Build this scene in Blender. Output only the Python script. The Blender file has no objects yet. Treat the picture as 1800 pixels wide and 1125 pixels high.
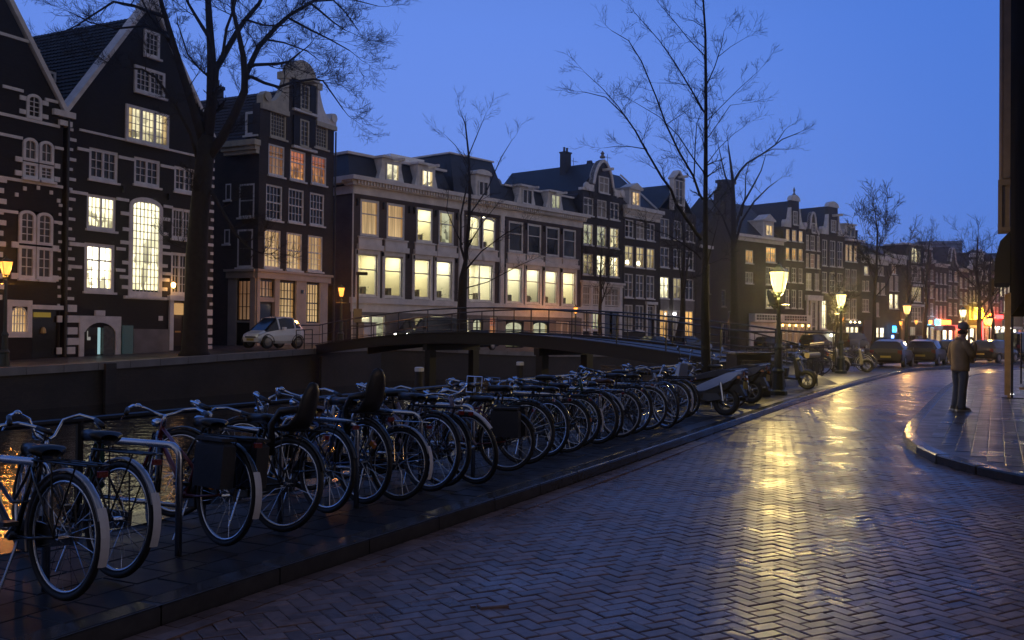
import bpy, bmesh, math, random
from mathutils import Vector, Matrix
from mathutils.geometry import tessellate_polygon
R = math.radians
rnd = random.Random(7)
SC = bpy.context.scene
COL = SC.collection

# ------------------------------------------------------------------ camera, sky, exposure
cam_d = bpy.data.cameras.new('camera'); cam = bpy.data.objects.new('camera', cam_d); COL.objects.link(cam)
cam_d.sensor_width = 36; cam_d.lens = 34; cam_d.clip_start = .05; cam_d.clip_end = 2500
cam.matrix_world = Matrix.Translation((0, 0, 1.55)) @ Matrix.Rotation(R(90) + math.atan(20.5 / 1700), 4, 'X') @ Matrix.Rotation(.010, 4, 'Z')
cam_d.dof.use_dof = False
SC.camera = cam
SC.view_settings.view_transform = 'Standard'; SC.view_settings.look = 'None'
SC.view_settings.exposure = 0; SC.view_settings.gamma = 1
SC.view_settings.use_curve_mapping = False
try:
    SC.cycles.use_denoising = True
    SC.cycles.max_bounces = 6; SC.cycles.diffuse_bounces = 2; SC.cycles.glossy_bounces = 3
    SC.cycles.transparent_max_bounces = 8; SC.cycles.transmission_bounces = 2
    SC.cycles.sample_clamp_indirect = 4; SC.cycles.caustics_reflective = False; SC.cycles.caustics_refractive = False
    SC.cycles.use_light_tree = True
except Exception:
    pass

W = bpy.data.worlds.new('World'); SC.world = W; W.use_nodes = True
wn = W.node_tree; wn.nodes.clear()
def wnode(t, **k):
    n = wn.nodes.new(t)
    for a, b in k.items(): setattr(n, a, b)
    return n
out = wnode('ShaderNodeOutputWorld'); bg = wnode('ShaderNodeBackground')
# dusk: the sun is a few degrees under the horizon; the glow of the sky fades from the horizon to the zenith
tc = wnode('ShaderNodeTexCoord'); sep = wnode('ShaderNodeSeparateXYZ')
wn.links.new(tc.outputs['Generated'], sep.inputs[0])
ramp = wnode('ShaderNodeValToRGB')
wn.links.new(sep.outputs['Z'], ramp.inputs[0])
els = ramp.color_ramp.elements
els[0].position = 0.0; els[0].color = (.170, .29, .79, 1)
els[1].position = 1.0; els[1].color = (.052, .085, .20, 1)
for p, c in ((.30, (.130, .258, .79, 1)), (.55, (.09, .18, .54, 1))):
    e = els.new(p); e.color = c
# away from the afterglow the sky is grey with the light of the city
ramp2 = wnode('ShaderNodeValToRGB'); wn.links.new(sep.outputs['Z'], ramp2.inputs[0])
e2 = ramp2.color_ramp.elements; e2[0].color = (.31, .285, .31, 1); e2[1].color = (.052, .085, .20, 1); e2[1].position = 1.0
def dotnode(v, a, b, c, d):
    dn = wnode('ShaderNodeVectorMath', operation='DOT_PRODUCT'); dn.inputs[1].default_value = v
    wn.links.new(tc.outputs['Generated'], dn.inputs[0])
    m_ = wnode('ShaderNodeMapRange', interpolation_type='SMOOTHSTEP'); m_.inputs[1].default_value = a; m_.inputs[2].default_value = b; m_.inputs[3].default_value = c; m_.inputs[4].default_value = d
    wn.links.new(dn.outputs['Value'], m_.inputs[0]); return m_
side_f = dotnode((-.25, .968, 0), .72, .97, 0, 1)
tint = wnode('ShaderNodeMixRGB'); wn.links.new(side_f.outputs[0], tint.inputs[0]); tint.inputs[1].default_value = (.58, .77, .88, 1); tint.inputs[2].default_value = (1.02, 1.02, 1.02, 1)
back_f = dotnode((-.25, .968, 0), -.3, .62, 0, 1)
mul = wnode('ShaderNodeMixRGB', blend_type='MULTIPLY'); mul.inputs[0].default_value = 1
wn.links.new(ramp.outputs[0], mul.inputs[1]); wn.links.new(tint.outputs[0], mul.inputs[2])
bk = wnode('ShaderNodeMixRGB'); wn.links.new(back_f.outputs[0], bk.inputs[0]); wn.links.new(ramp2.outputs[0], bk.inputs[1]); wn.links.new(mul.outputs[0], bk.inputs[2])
sky = wnode('ShaderNodeTexSky'); sky.sky_type = 'NISHITA'; sky.sun_disc = False
sky.sun_elevation = R(-4.5); sky.sun_rotation = R(-27); sky.air_density = 1.2; sky.dust_density = .3; sky.ozone_density = 4
sm = wnode('ShaderNodeMixRGB', blend_type='ADD'); sm.inputs[0].default_value = .03
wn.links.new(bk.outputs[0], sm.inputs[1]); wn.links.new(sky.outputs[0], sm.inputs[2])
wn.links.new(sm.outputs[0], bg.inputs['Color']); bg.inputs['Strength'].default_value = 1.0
wn.links.new(bg.outputs[0], out.inputs[0])

# ------------------------------------------------------------------ helpers
class MB:
    """collects faces into one mesh"""
    def __init__(s): s.v = []; s.f = []; s.uv = None
    def add(s, vs, fs):
        o = len(s.v); s.v += [tuple(v) for v in vs]; s.f += [tuple(i + o for i in f) for f in fs]
        return s
    def box(s, x0, x1, y0, y1, z0, z1):
        if x0 > x1: x0, x1 = x1, x0
        if y0 > y1: y0, y1 = y1, y0
        return s.add([(x0,y0,z0),(x1,y0,z0),(x1,y1,z0),(x0,y1,z0),(x0,y0,z1),(x1,y0,z1),(x1,y1,z1),(x0,y1,z1)],
                     [(3,2,1,0),(4,5,6,7),(0,1,5,4),(1,2,6,5),(2,3,7,6),(3,0,4,7)])
    def chbox(s, x0, x1, y0, y1, z0, z1, c=.01):
        "box with its top edges chamfered"
        return s.add([(x0,y0,z0),(x1,y0,z0),(x1,y1,z0),(x0,y1,z0),(x0,y0,z1-c),(x1,y0,z1-c),(x1,y1,z1-c),(x0,y1,z1-c),
                      (x0+c,y0+c,z1),(x1-c,y0+c,z1),(x1-c,y1-c,z1),(x0+c,y1-c,z1)],
                     [(3,2,1,0),(8,9,10,11),(0,1,5,4),(1,2,6,5),(2,3,7,6),(3,0,4,7),(4,5,9,8),(5,6,10,9),(6,7,11,10),(7,4,8,11)])
    def quad(s, a, b, c, d): return s.add([a,b,c,d], [(0,1,2,3)])
    def prism(s, poly, a0, a1, axis='y'):
        "poly: 2D outline (counter-clockwise seen from -axis); extruded from a0 to a1"
        n = len(poly)
        if axis == 'y': mk = lambda p, a: (p[0], a, p[1])
        elif axis == 'x': mk = lambda p, a: (a, p[0], p[1])
        else: mk = lambda p, a: (p[0], p[1], a)
        o = len(s.v)
        s.v += [mk(p, a0) for p in poly] + [mk(p, a1) for p in poly]
        tri = tessellate_polygon([[Vector((p[0], p[1], 0)) for p in poly]])
        for t in tri:
            s.f.append((o+t[0], o+t[1], o+t[2])); s.f.append((o+n+t[2], o+n+t[1], o+n+t[0]))
        for i in range(n):
            j = (i+1) % n; s.f.append((o+j, o+i, o+n+i, o+n+j))
        return s
    def tube(s, pts, r, n=8, cap=True, closed=False):
        pts = [Vector(p) for p in pts]; m = len(pts)
        rr = r if isinstance(r, (list, tuple)) else [r]*m
        up = None; o = len(s.v)
        for i in range(m):
            if closed: t = pts[(i+1) % m] - pts[i-1]
            else: t = pts[min(i+1, m-1)] - pts[max(i-1, 0)]
            if t.length < 1e-9: t = Vector((0,0,1))
            t.normalize()
            if up is None: up = t.orthogonal().normalized()
            up = (up - t*up.dot(t))
            if up.length < 1e-6: up = t.orthogonal()
            up.normalize(); w = t.cross(up)
            for k in range(n):
                a = 2*math.pi*k/n
                s.v.append(tuple(pts[i] + (up*math.cos(a) + w*math.sin(a))*rr[i]))
        for i in range(m if closed else m-1):
            for k in range(n):
                a = o+i*n+k; b = o+i*n+(k+1) % n; i2 = (i+1) % m
                s.f.append((a, b, o+i2*n+(k+1) % n, o+i2*n+k))
        if cap and not closed:
            s.f.append(tuple(o+k for k in reversed(range(n)))); s.f.append(tuple(o+(m-1)*n+k for k in range(n)))
        return s
    def ring(s, c, rad, r, axis='y', n=36, k=6, a0=0, a1=None):
        pts = []
        full = a1 is None
        cnt = n if full else n+1
        for i in range(cnt):
            a = 2*math.pi*i/n if full else a0+(a1-a0)*i/n
            ca, sa = math.cos(a)*rad, math.sin(a)*rad
            pts.append((c[0]+ca, c[1], c[2]+sa) if axis == 'y' else (c[0]+ca, c[1]+sa, c[2]) if axis == 'z' else (c[0], c[1]+ca, c[2]+sa))
        return s.tube(pts, r, k, closed=full)
    def lathe(s, prof, c=(0,0,0), n=12, axis='z'):
        "prof: (radius, height) pairs"
        o = len(s.v); m = len(prof)
        for rr, h in prof:
            for k in range(n):
                a = 2*math.pi*k/n; x, y = rr*math.cos(a), rr*math.sin(a)
                if axis == 'z': s.v.append((c[0]+x, c[1]+y, c[2]+h))
                elif axis == 'y': s.v.append((c[0]+x, c[1]+h, c[2]-y))
                else: s.v.append((c[0]+h, c[1]+x, c[2]+y))
        for i in range(m-1):
            for k in range(n):
                s.f.append((o+i*n+k, o+i*n+(k+1) % n, o+(i+1)*n+(k+1) % n, o+(i+1)*n+k))
        s.f.append(tuple(o+k for k in reversed(range(n)))); s.f.append(tuple(o+(m-1)*n+k for k in range(n)))
        return s
    def mesh(s, name, mat=None, smooth=False):
        me = bpy.data.meshes.new(name); me.from_pydata(s.v, [], s.f); me.update()
        if s.uv:
            l = me.uv_layers.new(name='uv')
            for i, uv in enumerate(s.uv): l.data[i].uv = uv
        if mat: me.materials.append(mat)
        if smooth: me.shade_smooth()
        return me
    def build(s, name, mat=None, parent=None, smooth=False, **k):
        return link(name, s.mesh(name, mat, smooth), parent, **k)

def link(name, me, parent=None, loc=None, rz=None, label=None, category=None, group=None, kind=None):
    o = bpy.data.objects.new(name, me); COL.objects.link(o)
    if parent is not None: o.parent = parent
    if loc: o.location = loc
    if rz is not None: o.rotation_euler = (0, 0, rz)
    for a, b in (('label', label), ('category', category), ('group', group), ('kind', kind)):
        if b: o[a] = b
    return o
def thing(name, loc, rz=0, label=None, category=None, group=None):
    return link(name, None, None, loc, rz, label, category, group)
KIDS = {}
def kids(o): return [c for c in ALL_CHILDREN.get(o.name, [])]
def copy_tree(root, loc, rz, label=None, group=None):
    "a copy of a thing, its parts and their sub-parts; mesh data shared"
    def rec(o, parent):
        c = o.copy(); COL.objects.link(c)
        if parent is not None: c.parent = parent
        for ch in list(o.children): rec(ch, c)
        return c
    r = rec(root, None); r.location = loc; r.rotation_euler = (0, 0, rz)
    if label: r['label'] = label
    if group: r['group'] = group
    return r
MCACHE = {}
def cached(key, fn):
    if key not in MCACHE: MCACHE[key] = fn()
    return MCACHE[key]

# ------------------------------------------------------------------ materials
def nt_new(name):
    m = bpy.data.materials.new(name); m.use_nodes = True
    nt = m.node_tree; b = nt.nodes['Principled BSDF']
    return m, nt, b
def N(nt, t, **k):
    n = nt.nodes.new(t)
    for a, b in k.items(): setattr(n, a, b)
    return n
MATS = {}
def P(name, col, rough=.6, metal=0, var=None, bump=None, emit=None, estr=0, coat=0, rvar=0, island=False, spec=.5):
    "principled material; var=(scale, amount) mottles the colour, bump=(scale, strength, distance)"
    if name in MATS: return MATS[name]
    m, nt, b = nt_new(name); MATS[name] = m
    b.inputs['Base Color'].default_value = (*col, 1); b.inputs['Roughness'].default_value = rough
    b.inputs['Metallic'].default_value = metal; b.inputs['Coat Weight'].default_value = coat
    b.inputs['Specular IOR Level'].default_value = spec
    b.inputs['Coat Roughness'].default_value = .08
    if emit: b.inputs['Emission Color'].default_value = (*emit, 1); b.inputs['Emission Strength'].default_value = estr
    if var or bump or rvar:
        t = N(nt, 'ShaderNodeTexCoord')
    if var:
        n = N(nt, 'ShaderNodeTexNoise'); n.inputs['Scale'].default_value = var[0]; n.inputs['Detail'].default_value = 6
        nt.links.new(t.outputs['Object'], n.inputs['Vector'])
        h = N(nt, 'ShaderNodeMapRange'); h.inputs[1].default_value = .25; h.inputs[2].default_value = .75
        h.inputs[3].default_value = 1-var[1]; h.inputs[4].default_value = 1+var[1]
        nt.links.new(n.outputs['Fac'], h.inputs[0])
        mx = N(nt, 'ShaderNodeMixRGB', blend_type='MULTIPLY'); mx.inputs[0].default_value = 1
        mx.inputs[1].default_value = (*col, 1); nt.links.new(h.outputs[0], mx.inputs[2])
        last = mx.outputs[0]
        if island:
            g = N(nt, 'ShaderNodeNewGeometry'); oi = N(nt, 'ShaderNodeObjectInfo')
            ad = N(nt, 'ShaderNodeMath', operation='ADD'); nt.links.new(g.outputs['Random Per Island'], ad.inputs[0]); nt.links.new(oi.outputs['Random'], ad.inputs[1])
            fr = N(nt, 'ShaderNodeMath', operation='FRACT'); nt.links.new(ad.outputs[0], fr.inputs[0])
            h2 = N(nt, 'ShaderNodeMapRange'); h2.inputs[3].default_value = .72; h2.inputs[4].default_value = 1.3
            nt.links.new(fr.outputs[0], h2.inputs[0])
            m2 = N(nt, 'ShaderNodeMixRGB', blend_type='MULTIPLY'); m2.inputs[0].default_value = 1
            nt.links.new(last, m2.inputs[1]); nt.links.new(h2.outputs[0], m2.inputs[2]); last = m2.outputs[0]
        nt.links.new(last, b.inputs['Base Color'])
    if rvar:
        n = N(nt, 'ShaderNodeTexNoise'); n.inputs['Scale'].default_value = 1.3; n.inputs['Detail'].default_value = 5
        nt.links.new(t.outputs['Object'], n.inputs['Vector'])
        h = N(nt, 'ShaderNodeMapRange'); h.inputs[1].default_value = .3; h.inputs[2].default_value = .7
        h.inputs[3].default_value = max(.02, rough-rvar); h.inputs[4].default_value = rough+rvar
        nt.links.new(n.outputs['Fac'], h.inputs[0]); nt.links.new(h.outputs[0], b.inputs['Roughness'])
    if bump:
        n = N(nt, 'ShaderNodeTexNoise'); n.inputs['Scale'].default_value = bump[0]; n.inputs['Detail'].default_value = 4
        nt.links.new(t.outputs['Object'], n.inputs['Vector'])
        bp = N(nt, 'ShaderNodeBump'); bp.inputs['Strength'].default_value = bump[1]; bp.inputs['Distance'].default_value = bump[2]
        nt.links.new(n.outputs['Fac'], bp.inputs['Height']); nt.links.new(bp.outputs[0], b.inputs['Normal'])
    return m
def brick(name, c1, c2, mortar, rough=.75, sc=1.0):
    if name in MATS: return MATS[name]
    m, nt, b = nt_new(name); MATS[name] = m
    t = N(nt, 'ShaderNodeTexCoord'); s = N(nt, 'ShaderNodeSeparateXYZ'); nt.links.new(t.outputs['Object'], s.inputs[0])
    a = N(nt, 'ShaderNodeMath', operation='ADD'); nt.links.new(s.outputs[0], a.inputs[0]); nt.links.new(s.outputs[1], a.inputs[1])
    c = N(nt, 'ShaderNodeCombineXYZ'); nt.links.new(a.outputs[0], c.inputs[0]); nt.links.new(s.outputs[2], c.inputs[1])
    br = N(nt, 'ShaderNodeTexBrick'); nt.links.new(c.outputs[0], br.inputs['Vector'])
    br.inputs['Scale'].default_value = sc; br.inputs['Brick Width'].default_value = .21; br.inputs['Row Height'].default_value = .065
    br.inputs['Mortar Size'].default_value = .006; br.inputs['Color1'].default_value = (*c1, 1); br.inputs['Color2'].default_value = (*c2, 1)
    br.inputs['Mortar'].default_value = (*mortar, 1)
    n = N(nt, 'ShaderNodeTexNoise'); n.inputs['Scale'].default_value = .6; n.inputs['Detail'].default_value = 7
    nt.links.new(t.outputs['Object'], n.inputs['Vector'])
    h = N(nt, 'ShaderNodeMapRange'); h.inputs[1].default_value = .3; h.inputs[2].default_value = .7; h.inputs[3].default_value = .65; h.inputs[4].default_value = 1.45
    nt.links.new(n.outputs['Fac'], h.inputs[0])
    mx = N(nt, 'ShaderNodeMixRGB', blend_type='MULTIPLY'); mx.inputs[0].default_value = 1
    nt.links.new(br.outputs['Color'], mx.inputs[1]); nt.links.new(h.outputs[0], mx.inputs[2]); nt.links.new(mx.outputs[0], b.inputs['Base Color'])
    bp = N(nt, 'ShaderNodeBump'); bp.inputs['Strength'].default_value = .4; bp.inputs['Distance'].default_value = .01; bp.invert = True
    nt.links.new(br.outputs['Fac'], bp.inputs['Height']); nt.links.new(bp.outputs[0], b.inputs['Normal'])
    b.inputs['Roughness'].default_value = rough
    return m
def lit(name, top, bot, strength, kind='room'):
    "window lit from inside: curtain folds or a room's ceiling light, shelves and clutter"
    if name in MATS: return MATS[name]
    m, nt, b = nt_new(name); MATS[name] = m
    b.inputs['Base Color'].default_value = (.05, .05, .05, 1); b.inputs['Roughness'].default_value = .08
    t = N(nt, 'ShaderNodeTexCoord'); s = N(nt, 'ShaderNodeSeparateXYZ'); nt.links.new(t.outputs['UV'], s.inputs[0])
    oi = N(nt, 'ShaderNodeObjectInfo')
    off = N(nt, 'ShaderNodeVectorMath', operation='ADD'); nt.links.new(t.outputs['UV'], off.inputs[0])
    sc = N(nt, 'ShaderNodeMath', operation='MULTIPLY'); sc.inputs[1].default_value = 37.0; nt.links.new(oi.outputs['Random'], sc.inputs[0])
    cb = N(nt, 'ShaderNodeCombineXYZ'); nt.links.new(sc.outputs[0], cb.inputs[0]); nt.links.new(sc.outputs[0], cb.inputs[1]); nt.links.new(cb.outputs[0], off.inputs[1])
    rp = N(nt, 'ShaderNodeValToRGB'); nt.links.new(s.outputs[1], rp.inputs[0])
    e = rp.color_ramp.elements; e[0].color = (*bot, 1); e[1].color = (*top, 1); e[0].position = .12; e[1].position = .75
    if kind == 'curtain':
        mp = N(nt, 'ShaderNodeMapping'); mp.inputs['Scale'].default_value = (9, .35, 1); nt.links.new(off.outputs[0], mp.inputs[0])
        n = N(nt, 'ShaderNodeTexNoise'); n.inputs['Scale'].default_value = 1.4; n.inputs['Detail'].default_value = 3; nt.links.new(mp.outputs[0], n.inputs['Vector'])
        fac = n.outputs['Fac']; lo, hi, a, c = .35, .65, .45, 1.15
    else:
        v = N(nt, 'ShaderNodeTexVoronoi', distance='CHEBYCHEV'); v.inputs['Scale'].default_value = 4.5; nt.links.new(off.outputs[0], v.inputs['Vector'])
        ss = N(nt, 'ShaderNodeSeparateColor'); nt.links.new(v.outputs['Color'], ss.inputs[0])
        ad = N(nt, 'ShaderNodeMath', operation='MULTIPLY_ADD'); ad.inputs[1].default_value = .9; nt.links.new(s.outputs[1], ad.inputs[0]); nt.links.new(ss.outputs[0], ad.inputs[2])
        fac = ad.outputs[0]; lo, hi, a, c = .35, 1.0, .22, 1.1
    h = N(nt, 'ShaderNodeMapRange'); h.inputs[1].default_value = lo; h.inputs[2].default_value = hi; h.inputs[3].default_value = a; h.inputs[4].default_value = c
    nt.links.new(fac, h.inputs[0])
    mx = N(nt, 'ShaderNodeMixRGB', blend_type='MULTIPLY'); mx.inputs[0].default_value = 1
    nt.links.new(rp.outputs[0], mx.inputs[1]); nt.links.new(h.outputs[0], mx.inputs[2])
    # drawn-back curtains darken both sides of the pane, a different width in every window
    su = N(nt, 'ShaderNodeMath', operation='SUBTRACT'); su.inputs[1].default_value = .5; nt.links.new(s.outputs[0], su.inputs[0])
    ab = N(nt, 'ShaderNodeMath', operation='ABSOLUTE'); nt.links.new(su.outputs[0], ab.inputs[0])
    wv = N(nt, 'ShaderNodeMapRange'); wv.inputs[3].default_value = .26; wv.inputs[4].default_value = .5; nt.links.new(oi.outputs['Random'], wv.inputs[0])
    gt = N(nt, 'ShaderNodeMath', operation='GREATER_THAN'); nt.links.new(ab.outputs[0], gt.inputs[0]); nt.links.new(wv.outputs[0], gt.inputs[1])
    cu = N(nt, 'ShaderNodeMixRGB', blend_type='MULTIPLY'); nt.links.new(gt.outputs[0], cu.inputs[0]); nt.links.new(mx.outputs[0], cu.inputs[1]); cu.inputs[2].default_value = (.62, .5, .36, 1)
    lv = N(nt, 'ShaderNodeMapRange'); lv.inputs[3].default_value = .7; lv.inputs[4].default_value = 1.25
    f2 = N(nt, 'ShaderNodeMath', operation='FRACT'); nt.links.new(sc.outputs[0], f2.inputs[0]); nt.links.new(f2.outputs[0], lv.inputs[0])
    m3 = N(nt, 'ShaderNodeMixRGB', blend_type='MULTIPLY'); m3.inputs[0].default_value = 1; nt.links.new(cu.outputs[0], m3.inputs[1]); nt.links.new(lv.outputs[0], m3.inputs[2])
    nt.links.new(m3.outputs[0], b.inputs['Emission Color'])
    b.inputs['Emission Strength'].default_value = strength
    return m
def glow(name, col, s):
    if name in MATS: return MATS[name]
    m, nt, b = nt_new(name); MATS[name] = m
    b.inputs['Base Color'].default_value = (*[c*.3 for c in col], 1)
    b.inputs['Emission Color'].default_value = (*col, 1); b.inputs['Emission Strength'].default_value = s
    return m
def clear_glass():
    if 'clear glass' in MATS: return MATS['clear glass']
    m, nt, b = nt_new('clear glass'); MATS['clear glass'] = m
    tr = N(nt, 'ShaderNodeBsdfTransparent'); tr.inputs[0].default_value = (.93, .95, .94, 1)
    gl = N(nt, 'ShaderNodeBsdfGlossy'); gl.inputs['Roughness'].default_value = .03
    fr = N(nt, 'ShaderNodeFresnel'); fr.inputs[0].default_value = 1.45
    mx = N(nt, 'ShaderNodeMixShader'); nt.links.new(fr.outputs[0], mx.inputs[0]); nt.links.new(tr.outputs[0], mx.inputs[1]); nt.links.new(gl.outputs[0], mx.inputs[2])
    nt.links.new(mx.outputs[0], nt.nodes['Material Output'].inputs[0])
    return m

WHITE = P('white paint', (.74, .72, .71), .45, var=(2.5, .18))
CREAM = P('cream plaster', (.78, .75, .74), .6, var=(1.2, .2))
STONE = P('grey stone', (.20, .185, .18), .6, var=(1.5, .25), bump=(18, .3, .01))
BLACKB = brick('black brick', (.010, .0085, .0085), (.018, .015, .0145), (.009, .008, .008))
BROWNB = brick('brown brick', (.034, .027, .024), (.052, .039, .033), (.03, .027, .025))
PURPLEB = brick('purple brick', (.075, .058, .058), (.10, .075, .072), (.065, .055, .055))
DARKB = brick('dark brick', (.030, .025, .024), (.045, .036, .033), (.026, .023, .022))
REDB = brick('red brick', (.10, .042, .032), (.13, .055, .04), (.06, .045, .04))
SLATE = P('slate', (.022, .023, .028), .5, var=(3, .3), bump=(9, .4, .02))
TILE = P('roof tile', (.05, .042, .044), .55, var=(4, .3))
GLASS = P('dark glass', (.012, .013, .018), .06, var=(.7, .5))
GLASS2 = P('dark glass with curtain', (.07, .065, .06), .12, var=(2, .5))
BLIND = P('drawn blind', (.33, .30, .26), .5, var=(1, .1))
IRON = P('black iron', (.012, .012, .013), .38, var=(6, .3), bump=(30, .15, .004))
GREENP = P('dark green paint', (.03, .042, .032), .35, var=(3, .3))
CHROME = P('chrome', (.62, .64, .68), .16, 1.0, rvar=.06)
STEEL = P('brushed steel', (.60, .61, .64), .24, 1.0, rvar=.1)
RUBBER = P('rubber', (.012, .012, .012), .6, bump=(60, .3, .003))
BLACKP = P('black lacquer', (.012, .012, .014), .22, coat=.5)
PLAST = P('black plastic', (.014, .014, .015), .4)
BARK = P('bark', (.022, .018, .015), .9, var=(5, .4), bump=(14, .7, .03))
REFR = P('red reflector', (.14, .010, .008), .2, coat=.5)
REFO = P('orange reflector', (.7, .22, .02), .2, coat=.5)
ROOM = lit('office glow', (1, .93, .58), (.85, .78, .45), 2.2)
ROOMB = lit('bright office glow', (1, .95, .68), (1, .9, .55), 3.2)
CURT = lit('warm curtain glow', (.80, .50, .22), (.95, .64, .30), .85, 'curtain')
CURTD = lit('dim curtain glow', (.42, .21, .11), (.5, .28, .15), .5, 'curtain')
AMBER = lit('amber room glow', (1, .55, .14), (.8, .42, .1), .8)
REDW = lit('red lamp glow', (.55, .17, .08), (1, .45, .12), .7)
GREENW = lit('pale green room glow', (.62, .62, .40), (.55, .56, .32), .75)
DIMY = lit('dim yellow room glow', (.75, .62, .30), (.5, .4, .18), .6)
# ------------------------------------------------------------------ ground, road, canal
def ln(D, s, h=26.6):
    "point s metres along the canal heading and D metres to its left"
    h = R(h); return (s*math.sin(h) - D*math.cos(h), s*math.cos(h) + D*math.sin(h))
def poly(name, pts, z, mat, kind='structure', parent=None):
    m = MB(); m.v = [(p[0], p[1], p[2] if len(p) > 2 else z) for p in pts]
    for t in tessellate_polygon([[Vector((p[0], p[1], 0)) for p in pts]]):
        a, b, c = [Vector(m.v[i]) for i in t]
        m.f.append(tuple(t) if (b-a).cross(c-a).z > 0 else tuple(reversed(t)))
    return m.build(name, mat, parent, kind=kind)
def sag(x, y): return .006*math.sin(x*.9+y*.31)+.005*math.sin(y*.77-x*.4+1.3)+.003*math.sin(x*2.3+y*1.9)-.004
def inpoly(x, y, P_):
    r = False; j = len(P_)-1
    for i in range(len(P_)):
        xi, yi = P_[i][:2]; xj, yj = P_[j][:2]
        if (yi > y) != (yj > y) and x < (xj-xi)*(y-yi)/(yj-yi)+xi: r = not r
        j = i
    return r
def dseg(x, y, L):
    best = 1e9
    for (x0, y0), (x1, y1) in zip(L, L[1:]):
        dx, dy = x1-x0, y1-y0; t = max(0, min(1, ((x-x0)*dx+(y-y0)*dy)/(dx*dx+dy*dy)))
        best = min(best, math.hypot(x-x0-t*dx, y-y0-t*dy))
    return best
def resample(L, step):
    out = [L[0]]; acc = 0
    for (a, b) in zip(L, L[1:]):
        d = math.hypot(b[0]-a[0], b[1]-a[1]); t = step-acc
        while t <= d:
            out.append((a[0]+(b[0]-a[0])*t/d, a[1]+(b[1]-a[1])*t/d)); t += step
        acc = (acc+d) % step
    return out
def smooth_line(L, it=2):
    for _ in range(it):
        o = [L[0]]
        for a, b in zip(L, L[1:]):
            o += [(a[0]*.75+b[0]*.25, a[1]*.75+b[1]*.25), (a[0]*.25+b[0]*.75, a[1]*.25+b[1]*.75)]
        L = o+[L[-1]]
    return L
K = [ln(4.2, -14), ln(4.2, 2), ln(4.15, 10), ln(4.2, 16), ln(4.3, 24), ln(4.2, 34), (16.5, 41.5), (18.8, 45.5), (23.9, 51.2), (28.2, 56.2), (33, 60.5), (50, 74), (85, 100)]
Q = [ln(6.4, -14), ln(6.4, 29.5), (7.9, 30.2), (13.2, 43), (20, 52.5), (30, 62.5), (50, 80), (80, 106)]
RK = [(90, 96), (45, 66.5), (31.5, 55), (27, 49.5), (22.5, 44), (18.3, 38.5), (13.4, 29.6), (9.3, 21.3), (6.6, 15.9), (6.05, 14.2), (5.75, 12.9), (5.75, 11.6), (6.1, 10.2), (7.2, 8.9), (9.5, 7.6), (14, 6.2), (40, 1)]
K = smooth_line(K, 1); RK = smooth_line(RK, 2)
ROADZ = -.12
WETB = P('wet sand bed', (.012, .011, .012), .5)
# distant road carries its bricks as fine relief only
def far_paving(name, col, rough):
    m, nt, b = nt_new(name); MATS[name] = m
    t = N(nt, 'ShaderNodeTexCoord'); mp = N(nt, 'ShaderNodeMapping'); mp.inputs['Rotation'].default_value = (0, 0, R(-30))
    nt.links.new(t.outputs['Object'], mp.inputs[0])
    br = N(nt, 'ShaderNodeTexBrick'); br.inputs['Scale'].default_value = 1; br.inputs['Brick Width'].default_value = .2; br.inputs['Row Height'].default_value = .1
    br.inputs['Mortar Size'].default_value = .005
    nt.links.new(mp.outputs[0], br.inputs['Vector'])
    br.inputs['Color1'].default_value = (*col, 1); br.inputs['Color2'].default_value = (*[c*1.4 for c in col], 1); br.inputs['Mortar'].default_value = (*[c*.4 for c in col], 1)
    nt.links.new(br.outputs[0], b.inputs['Base Color'])
    n = N(nt, 'ShaderNodeTexNoise'); n.inputs['Scale'].default_value = 2.2; n.inputs['Detail'].default_value = 6; nt.links.new(t.outputs['Object'], n.inputs['Vector'])
    h = N(nt, 'ShaderNodeMapRange'); h.inputs[1].default_value = .3; h.inputs[2].default_value = .7; h.inputs[3].default_value = rough-.1; h.inputs[4].default_value = rough+.12
    nt.links.new(n.outputs['Fac'], h.inputs[0]); nt.links.new(h.outputs[0], b.inputs['Roughness'])
    bp = N(nt, 'ShaderNodeBump'); bp.inputs['Strength'].default_value = .35; bp.inputs['Distance'].default_value = .012
    ad = N(nt, 'ShaderNodeMath', operation='MULTIPLY_ADD'); ad.inputs[1].default_value = 1.5
    nt.links.new(n.outputs['Fac'], ad.inputs[0]); nt.links.new(br.outputs['Fac'], ad.inputs[2])
    nt.links.new(ad.outputs[0], bp.inputs['Height']); nt.links.new(bp.outputs[0], b.inputs['Normal'])
    return m
FARP = far_paving('distant wet paving', (.16, .09, .075), .33)
FARP2 = far_paving('distant pavement', (.06, .052, .05), .42)
road_pts = K + RK + [(40, -14)]
road = poly('road', road_pts, ROADZ-.030, WETB)
far_r = [p for p in road_pts if p[1] > 32.2]
poly('far_carriageway', [(11.6, 32.6)]+[p for p in K if p[1] > 32.8]+[p for p in RK if p[1] > 32.6]+[(15.1, 32.6)], ROADZ-.004, FARP, parent=road)

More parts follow.
